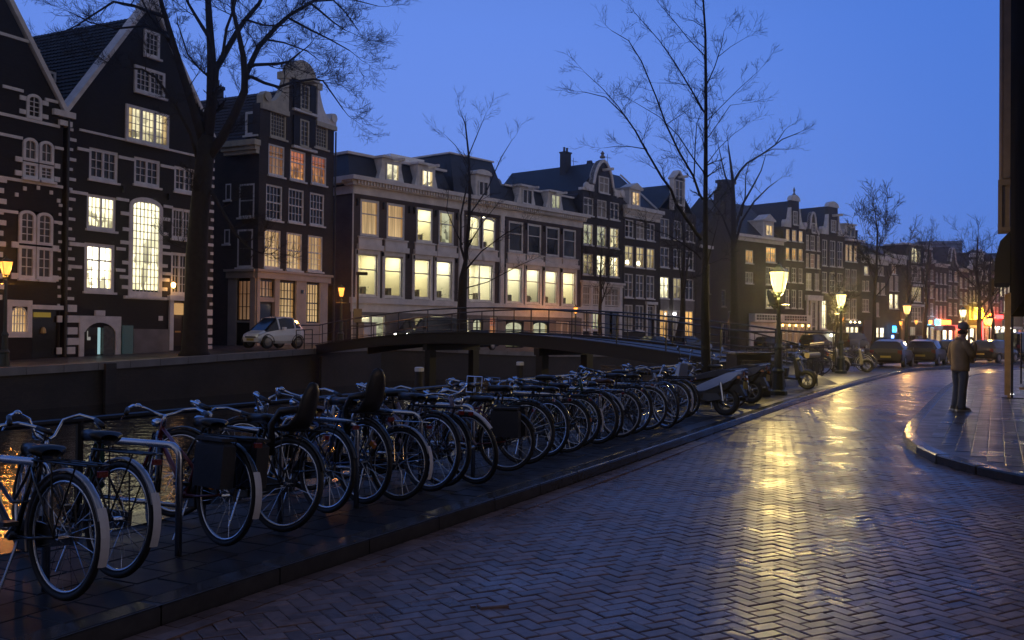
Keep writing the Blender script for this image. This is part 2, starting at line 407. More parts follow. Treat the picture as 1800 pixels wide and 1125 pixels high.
# herringbone brick pavers: the nearest 300 each an object, the rest one mesh
PAVER = P('wet clinker', (.185, .118, .098), .32, var=(14, .35), bump=(110, .42, .003), rvar=.11, island=True, spec=.33)
BL, BW, GAP = .205, .1025, .0055
ang = R(30); ca, sa = math.cos(ang), math.sin(ang)
cand = []
def herring(test, ymax):
    res = []
    u = BW
    for i in range(-420, 420):
        for j in range(-220, 220):
            # lattice (1,1) and (-2,2)
            ox, oy = (i - 2*j)*u, (i + 2*j)*u
            if abs(ox) > 42 or abs(oy) > 42: continue
            for (x0, y0, x1, y1) in ((0,0,2,1), (2,-1,3,1)):
                cx, cy = ox+(x0+x1)/2*u, oy+(y0+y1)/2*u
                wx, wy = cx*ca-cy*sa + 6, cx*sa+cy*ca + 17
                if wy < 3.0 or wy > ymax or abs(wx) > .56*wy+.5: continue
                if test(wx, wy): res.append((wx, wy, 0 if x1-x0 == 2 else 1))
    return res
RKs = [p for p in RK if p[1] < 60]
Ks = [p for p in K if p[1] < 60]
roadpoly = road_pts
near_pavers = herring(lambda x, y: inpoly(x, y, roadpoly) and dseg(x, y, Ks) > .15 and dseg(x, y, RKs) > .15, 33)
near_pavers.sort(key=lambda p: p[0]**2+p[1]**2)
def paver_geo(m, x, y, z, rot, L=BL, Wd=BW, c=.008, tilt=0):
    hl, hw = (L-GAP)/2, (Wd-GAP)/2; a = ang + rot*math.pi/2; cc, s_ = math.cos(a), math.sin(a)
    tz = [rnd.uniform(-.0022, .0022) for _ in range(4)]
    vs = []
    for k, (px, py) in enumerate(((-hl,-hw), (hl,-hw), (hl,hw), (-hl,hw))):
        vs.append((x+px*cc-py*s_, y+px*s_+py*cc, z-.02))
    for k, (px, py) in enumerate(((-hl,-hw), (hl,-hw), (hl,hw), (-hl,hw))):
        vs.append((x+px*cc-py*s_, y+px*s_+py*cc, z-c*.45+tz[k]))
    for k, (px, py) in enumerate(((-hl+c,-hw+c), (hl-c,-hw+c), (hl-c,hw-c), (-hl+c,hw-c))):
        vs.append((x+px*cc-py*s_, y+px*s_+py*cc, z+tz[k]))
    m.add(vs, [(8,9,10,11),(0,1,5,4),(1,2,6,5),(2,3,7,6),(3,0,4,7),(4,5,9,8),(5,6,10,9),(6,7,11,10),(7,4,8,11)])
variants = []
for k in range(6):
    m = MB(); a0 = ang; ang = 0; paver_geo(m, 0, 0, 0, 0); ang = a0
    variants.append(m.mesh('paver', PAVER))
for k, (x, y, rt) in enumerate(near_pavers[:300]):
    link('paver', variants[k % 6], road, (x, y, ROADZ + sag(x, y) + rnd.uniform(-.0022, .0022)), ang+rt*math.pi/2)
m = MB()
for (x, y, rt) in near_pavers[300:]: paver_geo(m, x, y, ROADZ + sag(x, y) + rnd.uniform(-.0022, .0022), rt)
m.build('road_pavers', PAVER, road, kind='stuff')

# kerbs: long granite stones, each an object
KERBM = P('wet granite', (.05, .046, .046), .2, var=(8, .3), bump=(25, .2, .003), rvar=.07, spec=.4)
def kerb(name, L, side, width=.22, top=.0, n_far=125):
    base = poly(name, L + [(p[0]+.001, p[1]+.001) for p in reversed(L)], 0, None) if False else None
    root = link(name, None, kind='structure')
    pts = resample(L, 1.0)[:n_far]
    for a, b in zip(pts, pts[1:]):
        d = Vector((b[0]-a[0], b[1]-a[1], 0)); l = d.length; an = math.atan2(d.y, d.x)
        if abs(a[0]) > .7*abs(a[1])+3 or a[1] < 0: continue
        me = cached((name, round(l, 2)), lambda: MB().chbox(.006, l-.006, -width*side if side > 0 else 0, 0 if side > 0 else width, -.2, top, .018).mesh('kerb_stone', KERBM))
        link('kerb_stone', me, root, (a[0], a[1], rnd.uniform(-.003, .003)), an)
    g = MB()
    for a, b in zip(pts, pts[1:]):      # gutter course of bricks on edge along the kerb
        d = Vector((b[0]-a[0], b[1]-a[1], 0)); l = d.length; d.normalize(); nrm = Vector((d.y, -d.x, 0))*(1 if side < 0 else 1)
        if abs(a[0]) > .7*abs(a[1])+3 or a[1] < 0: continue
        nb_ = max(1, round(l/.205)); u_ = l/nb_
        for q in range(nb_):
            for r_ in range(2):
                s0, s1 = q*u_+.004, (q+1)*u_-.004; w0, w1 = .02+r_*.105, .12+r_*.105
                vs = [Vector((a[0], a[1], 0))+d*s_+nrm*w_ for s_, w_ in ((s0,w0),(s1,w0),(s1,w1),(s0,w1))]
                z = ROADZ + .006 + rnd.uniform(-.002, .002)
                g.add([(v.x, v.y, z) for v in vs]+[(v.x, v.y, z-.02) for v in vs], [(3,2,1,0),(0,1,5,4),(1,2,6,5),(2,3,7,6),(3,0,4,7)])
    g.build('gutter_bricks', PAVER, root, kind='stuff')
    return root
kerb('kerb', K, -1, .2)
kerb('kerb', list(reversed(RK)), -1, .46)

SLAB = P('wet pavement slab', (.028, .025, .025), .5, var=(5, .3), bump=(30, .3, .004), rvar=.12, island=True, spec=.22)
SLABR = P('wet sidewalk slab', (.05, .043, .042), .34, var=(5, .25), bump=(35, .25, .003), rvar=.1, island=True, spec=.38)
def slabs(name, root, region, L, W_, ang_, mat, ymax, z0=0.0, n_obj=0, edge=None):
    m = MB(); c0, s0 = math.cos(ang_), math.sin(ang_); lst = []
    for i in range(-160, 160):
        for j in range(-160, 160):
            u, v = (i+(.5 if j % 2 else 0))*L, j*W_
            x, y = u*c0-v*s0+6, u*s0+v*c0+16
            if y < 2.5 or y > ymax or abs(x) > .6*y+1: continue
            if not inpoly(x, y, region): continue
            if edge and dseg(x, y, edge) < .5*max(L, W_)+.16: continue
            lst.append((x, y))
    for x, y in lst:
        z = z0+rnd.uniform(-.0025, .0025); hl, hw = L/2-.005, W_/2-.005; c = .006
        vs = []
        for dz, k in ((-.02, 0), (-c, 0), (0, c)):
            vs += [(x+px*c0-py*s0, y+px*s0+py*c0, z+dz) for px, py in ((-hl+k,-hw+k), (hl-k,-hw+k), (hl-k,hw-k), (-hl+k,hw-k))]
        m.add(vs, [(8,9,10,11),(0,1,5,4),(1,2,6,5),(2,3,7,6),(3,0,4,7),(4,5,9,8),(5,6,10,9),(6,7,11,10),(7,4,8,11)])
    if m.v: m.build(name, mat, root, kind='stuff')
pave_pts = K + list(reversed(Q))
pave = poly('pavement', pave_pts, -.006, FARP2)
slabs('pavement_slabs', pave, pave_pts, .3, .3, R(63.4), SLAB, 30, 0.0, edge=Ks+Q[:3] if False else Ks)
side_pts = RK + [(150, -5), (200, 60), (150, 130)]
side = poly('sidewalk', side_pts, -.006, FARP2)
slabs('sidewalk_slabs', side, side_pts, .2, .2, R(63.4), SLABR, 30, 0.0, edge=RKs)

# near quay wall with granite coping
WALLM = brick('quay wall brick', (.028, .023, .02), (.04, .032, .027), (.02, .018, .016), .6)
root = link('quay_wall', None, kind='structure')
m = MB()
for a, b in zip(Q, Q[1:]): m.add([(a[0],a[1],-2.2),(b[0],b[1],-2.2),(b[0],b[1],-.02),(a[0],a[1],-.02)], [(0,1,2,3)])
m.build('wall', WALLM, root)
pts = resample(Q, 1.2)
for a, b in zip(pts[8:45], pts[9:46]):
    l = math.hypot(b[0]-a[0], b[1]-a[1])
    link('coping_stone', cached(('cop', round(l, 2)), lambda: MB().chbox(.005, l-.005, -.42, .04, -.2, .012, .02).mesh('coping_stone', KERBM)), root, (a[0], a[1], 0), math.atan2(b[1]-a[1], b[0]-a[0]))

# far bank: street that climbs to the bridge and falls again behind it
FS = [(ln(30.2,-40), ln(36,-40), .05), (ln(30.2,0), ln(36,0), .05), (ln(30.2,18), ln(36,18), .06), (ln(30.2,24), ln(36,24), .18), (ln(30.2,30), ln(36,30), .34), (ln(30.2,35), ln(36,35), .5),
      (ln(30.2,40), ln(36,40), .66), (ln(30.0,44), ln(37,45), .74), ((-7.5,54.5), ln(38,49), .72), ((-5.3,56.6), (-10.5,61.5), .62), ((-1.5,61.2), (-5.5,66), .35), ((3,66.6), (0,72), .10), ((8,72.5), (5,78), .02),
      ((21.5,88.5), (17.5,93), 0), ((27,94), (22.5,99.6), 0), ((58.7,122), (55,127.5), 0), ((95,152), (90,160), 0)]
m = MB(); o = []
for a, b, z in FS:
    far = (b[0]-60, b[1]+60)
    m.v += [(a[0],a[1],z), (b[0],b[1],z), (far[0],far[1],z)]
for i in range(len(FS)-1):
    for k in range(2): m.f.append((i*3+k, (i+1)*3+k, (i+1)*3+k+1, i*3+k+1))
m.f = [tuple(reversed(f)) if (Vector(m.v[f[1]])-Vector(m.v[f[0]])).cross(Vector(m.v[f[2]])-Vector(m.v[f[0]])).z < 0 else f for f in m.f]
m.build('far_street', FARP2, kind='structure')
fq = link('far_quay_wall', None, kind='structure')
m = MB(); c = MB()
for (a, _, z0), (b, _, z1) in zip(FS, FS[1:]):
    m.add([(a[0],a[1],-2.2),(b[0],b[1],-2.2),(b[0],b[1],z1-.03),(a[0],a[1],z0-.03)], [(3,2,1,0)])
m.build('wall', WALLM, fq)
fl = [((a[0], a[1]), z) for a, _, z in FS[1:14]]
for (a, z0), (b, z1) in zip(fl, fl[1:]):
    d = math.hypot(b[0]-a[0], b[1]-a[1]); n_ = max(1, round(d/1.6)); an = math.atan2(b[1]-a[1], b[0]-a[0])
    for i in range(n_):
        t0, t1 = i/n_, (i+1)/n_; l = d/n_
        x, y = a[0]+(b[0]-a[0])*t0, a[1]+(b[1]-a[1])*t0; za, zb = z0+(z1-z0)*t0, z0+(z1-z0)*t1
        mm = MB().box(.01, l-.01, -.12, .4, -.26, .02)
        mm.v = [(v[0], v[1], v[2]+za+(zb-za)*v[0]/l) for v in mm.v]
        mm.build('coping_stone', STONE, fq, loc=(x, y, 0), rz=an)
for (s_, D_) in ((14, 30.1), (38.9, 30.0), (26, 30.1)):   # brick piers in the wall
    x, y = ln(D_, s_); MB().box(-.25, .25, -.12, .02, -1.7, .0).build('pier', WALLM, fq, loc=(x, y, .2), rz=R(63.4))

# canal water
wm, nt, b = nt_new('canal water')
b.inputs['Base Color'].default_value = (.006, .008, .008, 1); b.inputs['Roughness'].default_value = .035; b.inputs['IOR'].default_value = 1.4
t = N(nt, 'ShaderNodeTexCoord'); mp = N(nt, 'ShaderNodeMapping'); mp.inputs['Rotation'].default_value = (0, 0, R(-20)); mp.inputs['Scale'].default_value = (1, 1.35, 1)
nt.links.new(t.outputs['Object'], mp.inputs[0])
n1 = N(nt, 'ShaderNodeTexNoise'); n1.inputs['Scale'].default_value = 2.0; n1.inputs['Detail'].default_value = 3; nt.links.new(mp.outputs[0], n1.inputs['Vector'])
n2 = N(nt, 'ShaderNodeTexNoise'); n2.inputs['Scale'].default_value = 6.5; n2.inputs['Detail'].default_value = 3; nt.links.new(mp.outputs[0], n2.inputs['Vector'])
ad = N(nt, 'ShaderNodeMath', operation='MULTIPLY_ADD'); ad.inputs[1].default_value = .28; nt.links.new(n2.outputs[0], ad.inputs[0]); nt.links.new(n1.outputs[0], ad.inputs[2])
bp = N(nt, 'ShaderNodeBump'); bp.inputs['Strength'].default_value = 1; bp.inputs['Distance'].default_value = .038
nt.links.new(ad.outputs[0], bp.inputs['Height']); nt.links.new(bp.outputs[0], b.inputs['Normal'])
wp = [(q[0], q[1]) for q in Q] + [(a[0], a[1]) for a, _, _ in reversed(FS)]
poly('canal_water', wp, -1.35, wm)
# land beyond, to the horizon
m = MB(); m.quad((-900,-300,-2.3), (900,-300,-2.3), (900,1600,-2.3), (-900,1600,-2.3)); m.build('ground', P('distant ground', (.03,.03,.03), .9), kind='structure')

lf = MB(); rl = random.Random(4)
for i in range(46):
    y = rl.uniform(5, 24); x = y*rl.uniform(-.28, .42)
    if not inpoly(x, y, roadpoly): continue
    a = rl.uniform(0, 6.28); r_ = rl.uniform(.012, .035); z = ROADZ+.012
    lf.add([(x+r_*math.cos(a+k*1.25)*(1 if k % 2 else .6), y+r_*math.sin(a+k*1.25)*(1 if k % 2 else .6), z+rl.uniform(0,.008)) for k in range(5)], [(0,1,2,3,4)])
lf.build('fallen_leaves', P('wet leaf', (.16,.12,.06), .5), road, kind='stuff')
# ------------------------------------------------------------------ houses
def frame(org, h): return (org[0], org[1], 0), R(90-h)
def wall_mesh(s0, s1, zb, zt, holes, depth=9, reveal=.22, side_holes=(), y0=0):
    "front at y=0 (street side -y) with real openings and reveals, closed sides, back and top"
    m = MB()
    xs = sorted({s0, s1, *[max(s0, h[0]) for h in holes], *[min(s1, h[1]) for h in holes]})
    zs = sorted({zb, zt, *[h[2] for h in holes], *[h[3] for h in holes]})
    for i in range(len(zs)-1):
        za, zc = zs[i], zs[i+1]; run = None
        for k in range(len(xs)-1):
            xm, zm = (xs[k]+xs[k+1])/2, (za+zc)/2
            solid = not any(h[0] < xm < h[1] and h[2] < zm < h[3] for h in holes)
            if solid and run is None: run = xs[k]
            if not solid and run is not None: m.quad((run,y0,za),(xs[k],y0,za),(xs[k],y0,zc),(run,y0,zc)); run = None
        if run is not None: m.quad((run,y0,za),(s1,y0,za),(s1,y0,zc),(run,y0,zc))
    for a, b, c, d in [h[:4] for h in holes]:
        r = y0+reveal
        m.quad((a,y0,c),(a,y0,d),(a,r,d),(a,r,c)); m.quad((b,y0,d),(b,y0,c),(b,r,c),(b,r,d))
        m.quad((a,y0,d),(b,y0,d),(b,r,d),(a,r,d)); m.quad((b,y0,c),(a,y0,c),(a,r,c),(b,r,c))
    m.quad((s1,y0,zb),(s1,depth,zb),(s1,depth,zt),(s1,y0,zt)); m.quad((s0,depth,zb),(s0,y0,zb),(s0,y0,zt),(s0,depth,zt))
    m.quad((s1,depth,zb),(s0,depth,zb),(s0,depth,zt),(s1,depth,zt)); m.quad((s0,y0,zt),(s1,y0,zt),(s1,depth,zt),(s0,depth,zt))
    return m
def win_meshes(w, h, cols=1, grid=(2, 3), transom=None, fw=.09, mull=.1, arch=0, bar=.032, tgrid=None):
    m = MB(); F = -.03   # frame front
    if arch:
        m.box(0, fw, F, .06, 0, h-arch); m.box(w-fw, w, F, .06, 0, h-arch); m.box(fw, w-fw, F, .06, 0, fw)
        n = 10; r = w/2
        def ar(t, q): return (r-(r-q)*math.cos(t), h-arch+(arch-q)*math.sin(t))
        for i in range(n):
            a, b = math.pi*i/n, math.pi*(i+1)/n
            m.prism([ar(a, 0), ar(a, fw), ar(b, fw), ar(b, 0)][::-1], F, .06)
    else:
        m.box(0, fw, F, .06, 0, h); m.box(w-fw, w, F, .06, 0, h); m.box(fw, w-fw, F, .06, 0, fw); m.box(fw, w-fw, F, .06, h-fw, h)
    cw = (w-2*fw-(cols-1)*mull)/cols
    zt = None
    if transom: zt = fw+(h-2*fw)*transom; m.box(fw, w-fw, F+.01, .05, zt-.035, zt+.035)
    for c in range(cols):
        x0 = fw+c*(cw+mull)
        if c: m.box(x0-mull, x0, F+.004, .06, fw, h-fw)
        parts = [(fw, zt-.035 if zt else h-fw, grid)] + ([(zt+.035, h-fw, tgrid or (grid[0], 1))] if zt else [])
        for za, zb, (gx, gz) in parts:
            for i in range(1, gx): x = x0+cw*i/gx; m.box(x-bar/2, x+bar/2, .0, .045, za, zb)
            for i in range(1, gz): z = za+(zb-za)*i/gz; m.box(x0, x0+cw, .002, .043, z-bar/2, z+bar/2)
    p = MB()
    top = h-fw*.5
    if arch:
        n = 10; r = w/2; pts = [(fw*.5, fw*.5), (w-fw*.5, fw*.5)]+[(r+(r-fw*.5)*math.cos(math.pi*i/n), h-arch+(arch-fw*.5)*math.sin(math.pi*i/n)) for i in range(n+1)]
        o = [(x, .05, z) for x, z in pts]; p.add(o, [tuple(range(len(o)))]); p.uv = [(x/w, z/h) for x, z in pts]
    else:
        p.quad((fw*.5,.05,fw*.5),(w-fw*.5,.05,fw*.5),(w-fw*.5,.05,top),(fw*.5,.05,top)); p.uv = [(0,0),(1,0),(1,1),(0,1)]
    return m, p
def window(par, s0, s1, z0, z1, pane=None, y=.06, sill=True, fmat=None, name='window', **k):
    w, h = round(s1-s0, 2), round(z1-z0, 2); fmat = fmat or WHITE; pane = pane or GLASS
    key = ('win', w, h, tuple(sorted(k.items())), fmat.name)
    if key not in MCACHE:
        a, b = win_meshes(w, h, **k); MCACHE[key] = (a.mesh('window', fmat), {}, b)
    fm, pm, pb = MCACHE[key]
    if pane.name not in pm: pm[pane.name] = pb.mesh('pane', pane)
    o = link(name, fm, par, (s0, y, z0)); link('pane', pm[pane.name], o)
    if sill: link('sill', cached(('sill', w, fmat.name), lambda: MB().box(-.07, w+.07, -.16, -.03, -.10, -.004).mesh('sill', fmat)), o)
    return o
def room_window(par, s0, s1, z0, z1, seed, y=.06, **k):
    "clear pane, and behind it a lit office with ceiling light, shelves, desk and screen"
    w, h = round(s1-s0, 2), round(z1-z0, 2); r_ = random.Random(seed)
    key = ('rwin', w, h, tuple(sorted(k.items())))
    if key not in MCACHE:
        a, b = win_meshes(w, h, **k); MCACHE[key] = (a.mesh('window', WHITE), b.mesh('pane', clear_glass()))
    o = link('window', MCACHE[key][0], par, (s0, y, z0)); link('pane', MCACHE[key][1], o)
    link('sill', cached(('sill', w, 'white paint'), lambda: MB().box(-.07, w+.07, -.16, -.03, -.10, -.004).mesh('sill', WHITE)), o)
    d = 1.5+r_.random()*.8
    bx = MB(); bx.quad((-.25,d,-.1),(w+.25,d,-.1),(w+.25,d,h+.15),(-.25,d,h+.15)); bx.quad((-.25,.2,-.1),(-.25,d,-.1),(-.25,d,h+.15),(-.25,.2,h+.15)); bx.quad((w+.25,d,-.1),(w+.25,.2,-.1),(w+.25,.2,h+.15),(w+.25,d,h+.15))
    bx.quad((-.25,.2,-.1),(w+.25,.2,-.1),(w+.25,d,-.1),(-.25,d,-.1)); bx.quad((-.25,d,h+.15),(w+.25,d,h+.15),(w+.25,.2,h+.15),(-.25,.2,h+.15))
    bx.build('room', r_.choice([WALLLIT, WALLLIT2]), o)
    lx = r_.uniform(.0, w*.25); MB().box(lx, lx+w*.7, .45, d-.35, h+.08, h+.13).build('ceiling_light', TUBEL, o)
    if r_.random() < .5: MB().box(w*.15, w*.55, d-.04, d-.01, h*.42, h*.68).build('picture', P('picture print', (.12,.2,.34), .5, var=(9,.5)), o)
    if r_.random() < .45: MB().box(-.02, w*.16, .12, .16, .0, h).build('curtain', P('linen curtain', (.5,.42,.28), .8, var=(12,.3)), o)
    f = MB(); x = r_.uniform(0, w*.4)
    f.box(x, x+w*.55, .7, 1.1, .45, .5); f.box(x+.04, x+.08, .7, 1.1, -.1, .45)
    f.box(x+.1, x+.5, .85, .9, .55, .85); f.box(w*.1, w*.3, .5, .75, .2, .75+r_.uniform(0,.3)); f.box(w*.62, w*.8, .6, .9, .1, .6); f.box(x+.25, x+.33, .86, .9, .5, .56)
    if r_.random() < .6: f.box(w*.45, w*.85, d-.25, d-.02, .4, .4+r_.uniform(.5, 1.0))
    f.build('desk', FURN, o)
    g = MB(); n_ = 14
    for i in range(n_):
        cx, cz = w*.7+r_.gauss(0, .1), .25+abs(r_.gauss(0, .22)); a_ = r_.random()*6
        g.add([(cx,.4,cz),(cx+.11*math.cos(a_),.42,cz+.11*math.sin(a_)),(cx+.05*math.cos(a_+1),.38,cz+.05*math.sin(a_+1))], [(0,1,2)])
    if seed % 3 == 0: g.build('plant', P('plant leaves', (.05,.09,.03), .5), o)
    return o
WALLLIT = P('warm white office wall', (.80, .74, .52), .8); WALLLIT2 = P('pale office wall', (.85, .82, .66), .8)
TUBEL = glow('office tube light', (1, .93, .68), 17)
FURN = P('office furniture', (.16, .13, .10), .6)

def gable_roof(par, s0, s1, ze, zr, y0, y1, mat=None, name='roof', over=.15, apex=None):
    ax = apex if apex is not None else (s0+s1)/2
    m = MB(); t = .16
    m.prism([(s0-over, ze-.1), (ax, zr), (s1+over, ze-.1), (s1+over, ze-.1-t), (ax, zr-t*1.6), (s0-over, ze-.1-t)][::-1], y0, y1)
    return m.build(name, mat or SLATE, par)
def tile_courses(par, s0, zs0, s1, zs1, y0, y1, n, mat):
    "overlapping tile courses on the slope that rises from (s0,zs0) to (s1,zs1)"
    m = MB(); dx, dz = (s1-s0)/n, (zs1-zs0)/n; L = math.hypot(dx, dz); nx, nz = -dz/L, dx/L
    if nz < 0: nx, nz = -nx, -nz
    for i in range(n):
        a = (s0+dx*i, zs0+dz*i); b = (s0+dx*(i+1.05), zs0+dz*(i+1.05)); yy = y0; lift = .06
        while yy < y1-.01:
            ye = min(yy+.24, y1); ym = (yy+ye)/2
            p = [(a[0]+nx*lift, yy, a[1]+nz*lift), (a[0]+nx*(lift+.05), ym, a[1]+nz*(lift+.05)), (a[0]+nx*lift, ye, a[1]+nz*lift),
                 (b[0]+nx*.012, yy, b[1]+nz*.012), (b[0]+nx*.05, ym, b[1]+nz*.05), (b[0]+nx*.012, ye, b[1]+nz*.012),
                 (a[0], yy, a[1]), (a[0], ym, a[1]), (a[0], ye, a[1])]
            m.add(p, [(0,1,4,3),(1,2,5,4),(6,7,1,0),(7,8,2,1)]); yy = ye
    return m.build('roof_tiles', mat, par, kind='stuff')
def dormer(par, s0, s1, z0, z1, y0, depth, pane=None, win=None, hood=True, mat=None, beam=False):
    mat = mat or WHITE
    d = link('dormer', MB().box(s0, s1, y0, y0+depth, z0, z1).mesh('dormer', mat), par)
    if win: a, b, c, e = win
    else: a, b, c, e = s0+.18, s1-.18, z0+.1, z1-.25
    window(d, a, b, c, e, pane, y=y0-.085, sill=False, cols=2, grid=(1, 1), fw=.07)
    if hood: MB().box(s0-.12, s1+.12, y0-.22, y0+depth, z1+.002, z1+.14).build('hood', mat, d)
    if beam: MB().box((s0+s1)/2-.09, (s0+s1)/2+.09, y0-1.15, y0-.2, z1-.02-.16, z1-.02).build('hoist_beam', mat, d)
    return d
def outline(par, poly_, y0, y1, mat, name='gable'): return MB().prism(poly_, y0, y1).build(name, mat, par)
def coping(par, pts, w, y0, y1, mat, name='gable_trim'):
    "a band of constant width along an open outline"
    m = MB()
    for a, b in zip(pts, pts[1:]):
        d = Vector((b[0]-a[0], b[1]-a[1])); d.normalize(); n = Vector((-d.y, d.x))*w
        q = [(a[0], a[1]), (b[0], b[1]), (b[0]+n.x, b[1]+n.y), (a[0]+n.x, a[1]+n.y)]
        ar = sum(q[i][0]*q[(i+1) % 4][1]-q[(i+1) % 4][0]*q[i][1] for i in range(4))
        m.prism(q if ar < 0 else q[::-1], y0, y1)
    return m.build(name, mat, par)
def arc(cx, cz, r, a0, a1, n=8, rz=None):
    rz = rz or r
    return [(cx+r*math.cos(R(a0+(a1-a0)*i/n)), cz+rz*math.sin(R(a0+(a1-a0)*i/n))) for i in range(n+1)]
def chimney(par, x, y, z0, z1, w=.7, mat=None, pots=2):
    c = link('chimney', MB().box(x-w/2, x+w/2, y-.3, y+.3, z0, z1).box(x-w/2-.06, x+w/2+.06, y-.36, y+.36, z1+.002, z1+.12).mesh('chimney', mat or DARKB), par)
    for i in range(pots):
        MB().lathe([(.1, 0), (.09, .35), (.11, .36), (.11, .4)], (x-w/2+w*(i+.5)/pots, y, z1+.12), 8).build('chimney_pot', TILE, c)

# ---- black stepped-stone houses on the left
def quoin(par, s, z, w, h=.16): link('quoin', cached(('qn', w, h), lambda: MB().chbox(0, w, -.05, .02, 0, h, .01).mesh('quoin', WHITE)), par, (s, 0, z))
o_, rz_ = frame(ln(35, 27.9), 26.6)
bh = thing('gabled_house', o_, rz_, 'black brick house with steep white edged gable and tall arched lit window', 'house')
H = [(1.12,2.66,7.98,9.34),(3.55,5.08,8.1,9.35),(5.95,7.34,8.1,9.3),(1.04,2.58,5.82,7.32),(3.52,5.05,3.3,7.3),(5.84,7.3,5.83,7.3),(.95,2.56,3.11,5.21),(5.83,6.95,3.15,5.17),(5.95,6.8,.72,2.85),(1.05,2.55,.38,1.55)]
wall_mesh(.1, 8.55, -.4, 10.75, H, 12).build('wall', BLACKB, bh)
outline(bh, [(.1,10.75),(8.55,10.75),(4.6,16.15),(4.2,16.15)], 0, .4, BLACKB)
coping(bh, [(.0,10.62),(4.22,16.35)], .17, -.12, .45, WHITE); coping(bh, [(4.62,16.35),(8.7,10.62)], .17, -.12, .45, WHITE)
MB().box(3.98, 4.9, -.2, .5, 16.2, 16.5).box(4.12, 4.76, -.14, .44, 16.502, 16.9).build('finial_block', WHITE, bh)
MB().box(-.75, .3, -.16, .4, 10.35, 10.6).box(-.45, .15, -.14, .3, 9.98, 10.2).build('gutter_stone', WHITE, bh)
gable_roof(bh, .1, 8.55, 10.75, 16.0, .42, 13, SLATE)
tile_courses(bh, -.1, 10.5, 4.32, 16.0, .5, 9, 24, SLATE)
for (sx, zz, yy) in ((1.15, 11.55, 2.6), (2.3, 13.2, 5.2)):
    d = link('dormer', MB().box(sx-1.0, sx+.3, yy, yy+1.0, zz, zz+1.45).mesh('dormer', SLATE), bh)
    window(d, sx-.95, sx-.05+.3, zz+.1, zz+1.35, GLASS, y=yy-.05, sill=False, cols=2, grid=(1, 2), fw=.1)
    MB().box(sx-1.08, sx-1.0, yy-.02, yy+1.0, zz, zz+1.4).build('dormer_cheek', WHITE, d)
for b_ in H[:3]: window(bh, *b_, GLASS, cols=2, grid=(2, 3), fw=.14)
window(bh, *H[3], ROOM, cols=2, grid=(3, 3), fw=.13, transom=None)
window(bh, 3.3, 5.25, 3.0, 7.55, ROOM, y=-.02, cols=1, grid=(7, 12), fw=.22, arch=.45, bar=.035)
window(bh, *H[5], GLASS2, cols=2, grid=(3, 3), fw=.13)
window(bh, *H[6], ROOMB, cols=2, grid=(2, 3), transom=.68, fw=.17)
window(bh, *H[7], GLASS2, cols=2, grid=(2, 3), transom=.68, fw=.14)
window(bh, 3.97, 4.88, 14.06, 15.26, GLASS, y=-.06, cols=1, grid=(3, 4), fw=.13)
window(bh, 3.45, 5.23, 12.3, 13.5, GLASS, y=-.06, cols=2, grid=(3, 4), fw=.13)
window(bh, 3.0, 5.51, 10.0, 11.62, lit('shelved room glow', (.9,.8,.48), (.85,.75,.42), .9), y=-.06, cols=3, grid=(3, 4), fw=.14, mull=.16)
def belt(par, s0, s1, z, h=.13): MB().box(s0, s1, -.06, .01, z, z+h).build('stone_band', WHITE, par)
belt(bh, .58, 8.4, 9.93, .1)
for a_, b_ in ((.5,1.12),(2.66,3.55),(5.08,5.95)): belt(bh, a_, b_, 9.1)
for a_, b_ in ((.15,1.04),(2.58,3.25),(5.3,5.84)): belt(bh, a_, b_, 7.22)
for a_, b_ in ((.15,.9),): belt(bh, a_, b_, 5.0, .16); belt(bh, a_-.02, b_-.1, 4.05, .14)
for a_, b_ in ((2.62,3.1),(5.28,5.8)): belt(bh, a_, b_, 5.0, .14); belt(bh, a_, b_, 4.05, .14)
for k_, z_ in enumerate((3.3, 3.75, 4.4, 5.3, 5.9, 6.6)):
    quoin(bh, 2.95-(.12 if k_ % 2 else 0), z_, .46 if k_ % 2 else .34); quoin(bh, 5.24, z_, .46 if k_ % 2 else .34)
k_ = 0; z_ = 2.7
while z_ < 10.2:
    if not (k_ % 2): quoin(bh, .11, z_, .32, .13)
    else: quoin(bh, .11, z_, .16, .12)
    quoin(bh, 8.54-(.36 if k_ % 2 else .18), z_, .36 if k_ % 2 else .18, .15)
    z_ += .42; k_ += 1
for z_, w_ in ((2.2,.45),(1.75,.75),(1.25,.5),(.8,.75),(.42,.4)): quoin(bh, .13, z_, w_, .3); quoin(bh, 8.54-w_*.8, z_, round(w_*.8, 2), .3)
MB().box(3.05, 5.5, -.14, .0, 2.86, 3.0).build('sill_stone', WHITE, bh)
MB().tube([(-.03,-.12,.3),(-.03,-.12,10.3)], .055, 8).build('drainpipe', P('dark zinc', (.03,.03,.032), .5), bh)
for z_ in (7.5, 7.6): [MB().box(x_-.02, x_+.02, -.14, -.002, z_, z_+.3).build('wall_anchor', IRON, bh) for x_ in ((2.9, 5.55) if z_ == 7.6 else ())]
# vaulted doorway with white stone surround, one leaf open
m = MB(); prof = [(.72,.3),(.95,.3),(.95,1.35)]+[(1.8+.85*math.cos(R(a_)), 1.15+.62*math.sin(R(a_))) for a_ in range(160, 19, -14)]+[(2.62,1.35),(2.62,.3),(2.9,.3),(2.9,2.05),(.72,2.05)]
m.prism(prof[::-1], -.07, .0); m.build('door_surround', WHITE, bh)
MB().box(1.5, 2.0, -.1, -.0, 2.06, 2.3).build('keystone', WHITE, bh)
MB().box(1.0, 1.78, .1, .15, .3, 1.75).build('door_leaf', BLACKP, bh)
MB().quad((1.78,.16,.3),(1.98,.16,.3),(1.98,.16,1.7),(1.78,.16,1.7)).build('lit_passage', glow('pale blue passage light', (.42,.68,.72), .7), bh)
MB().box(2.0, 2.6, -.02, .12, .3, 1.62).build('door_leaf', P('weathered wood', (.10,.11,.10), .6, var=(6,.4)), bh)
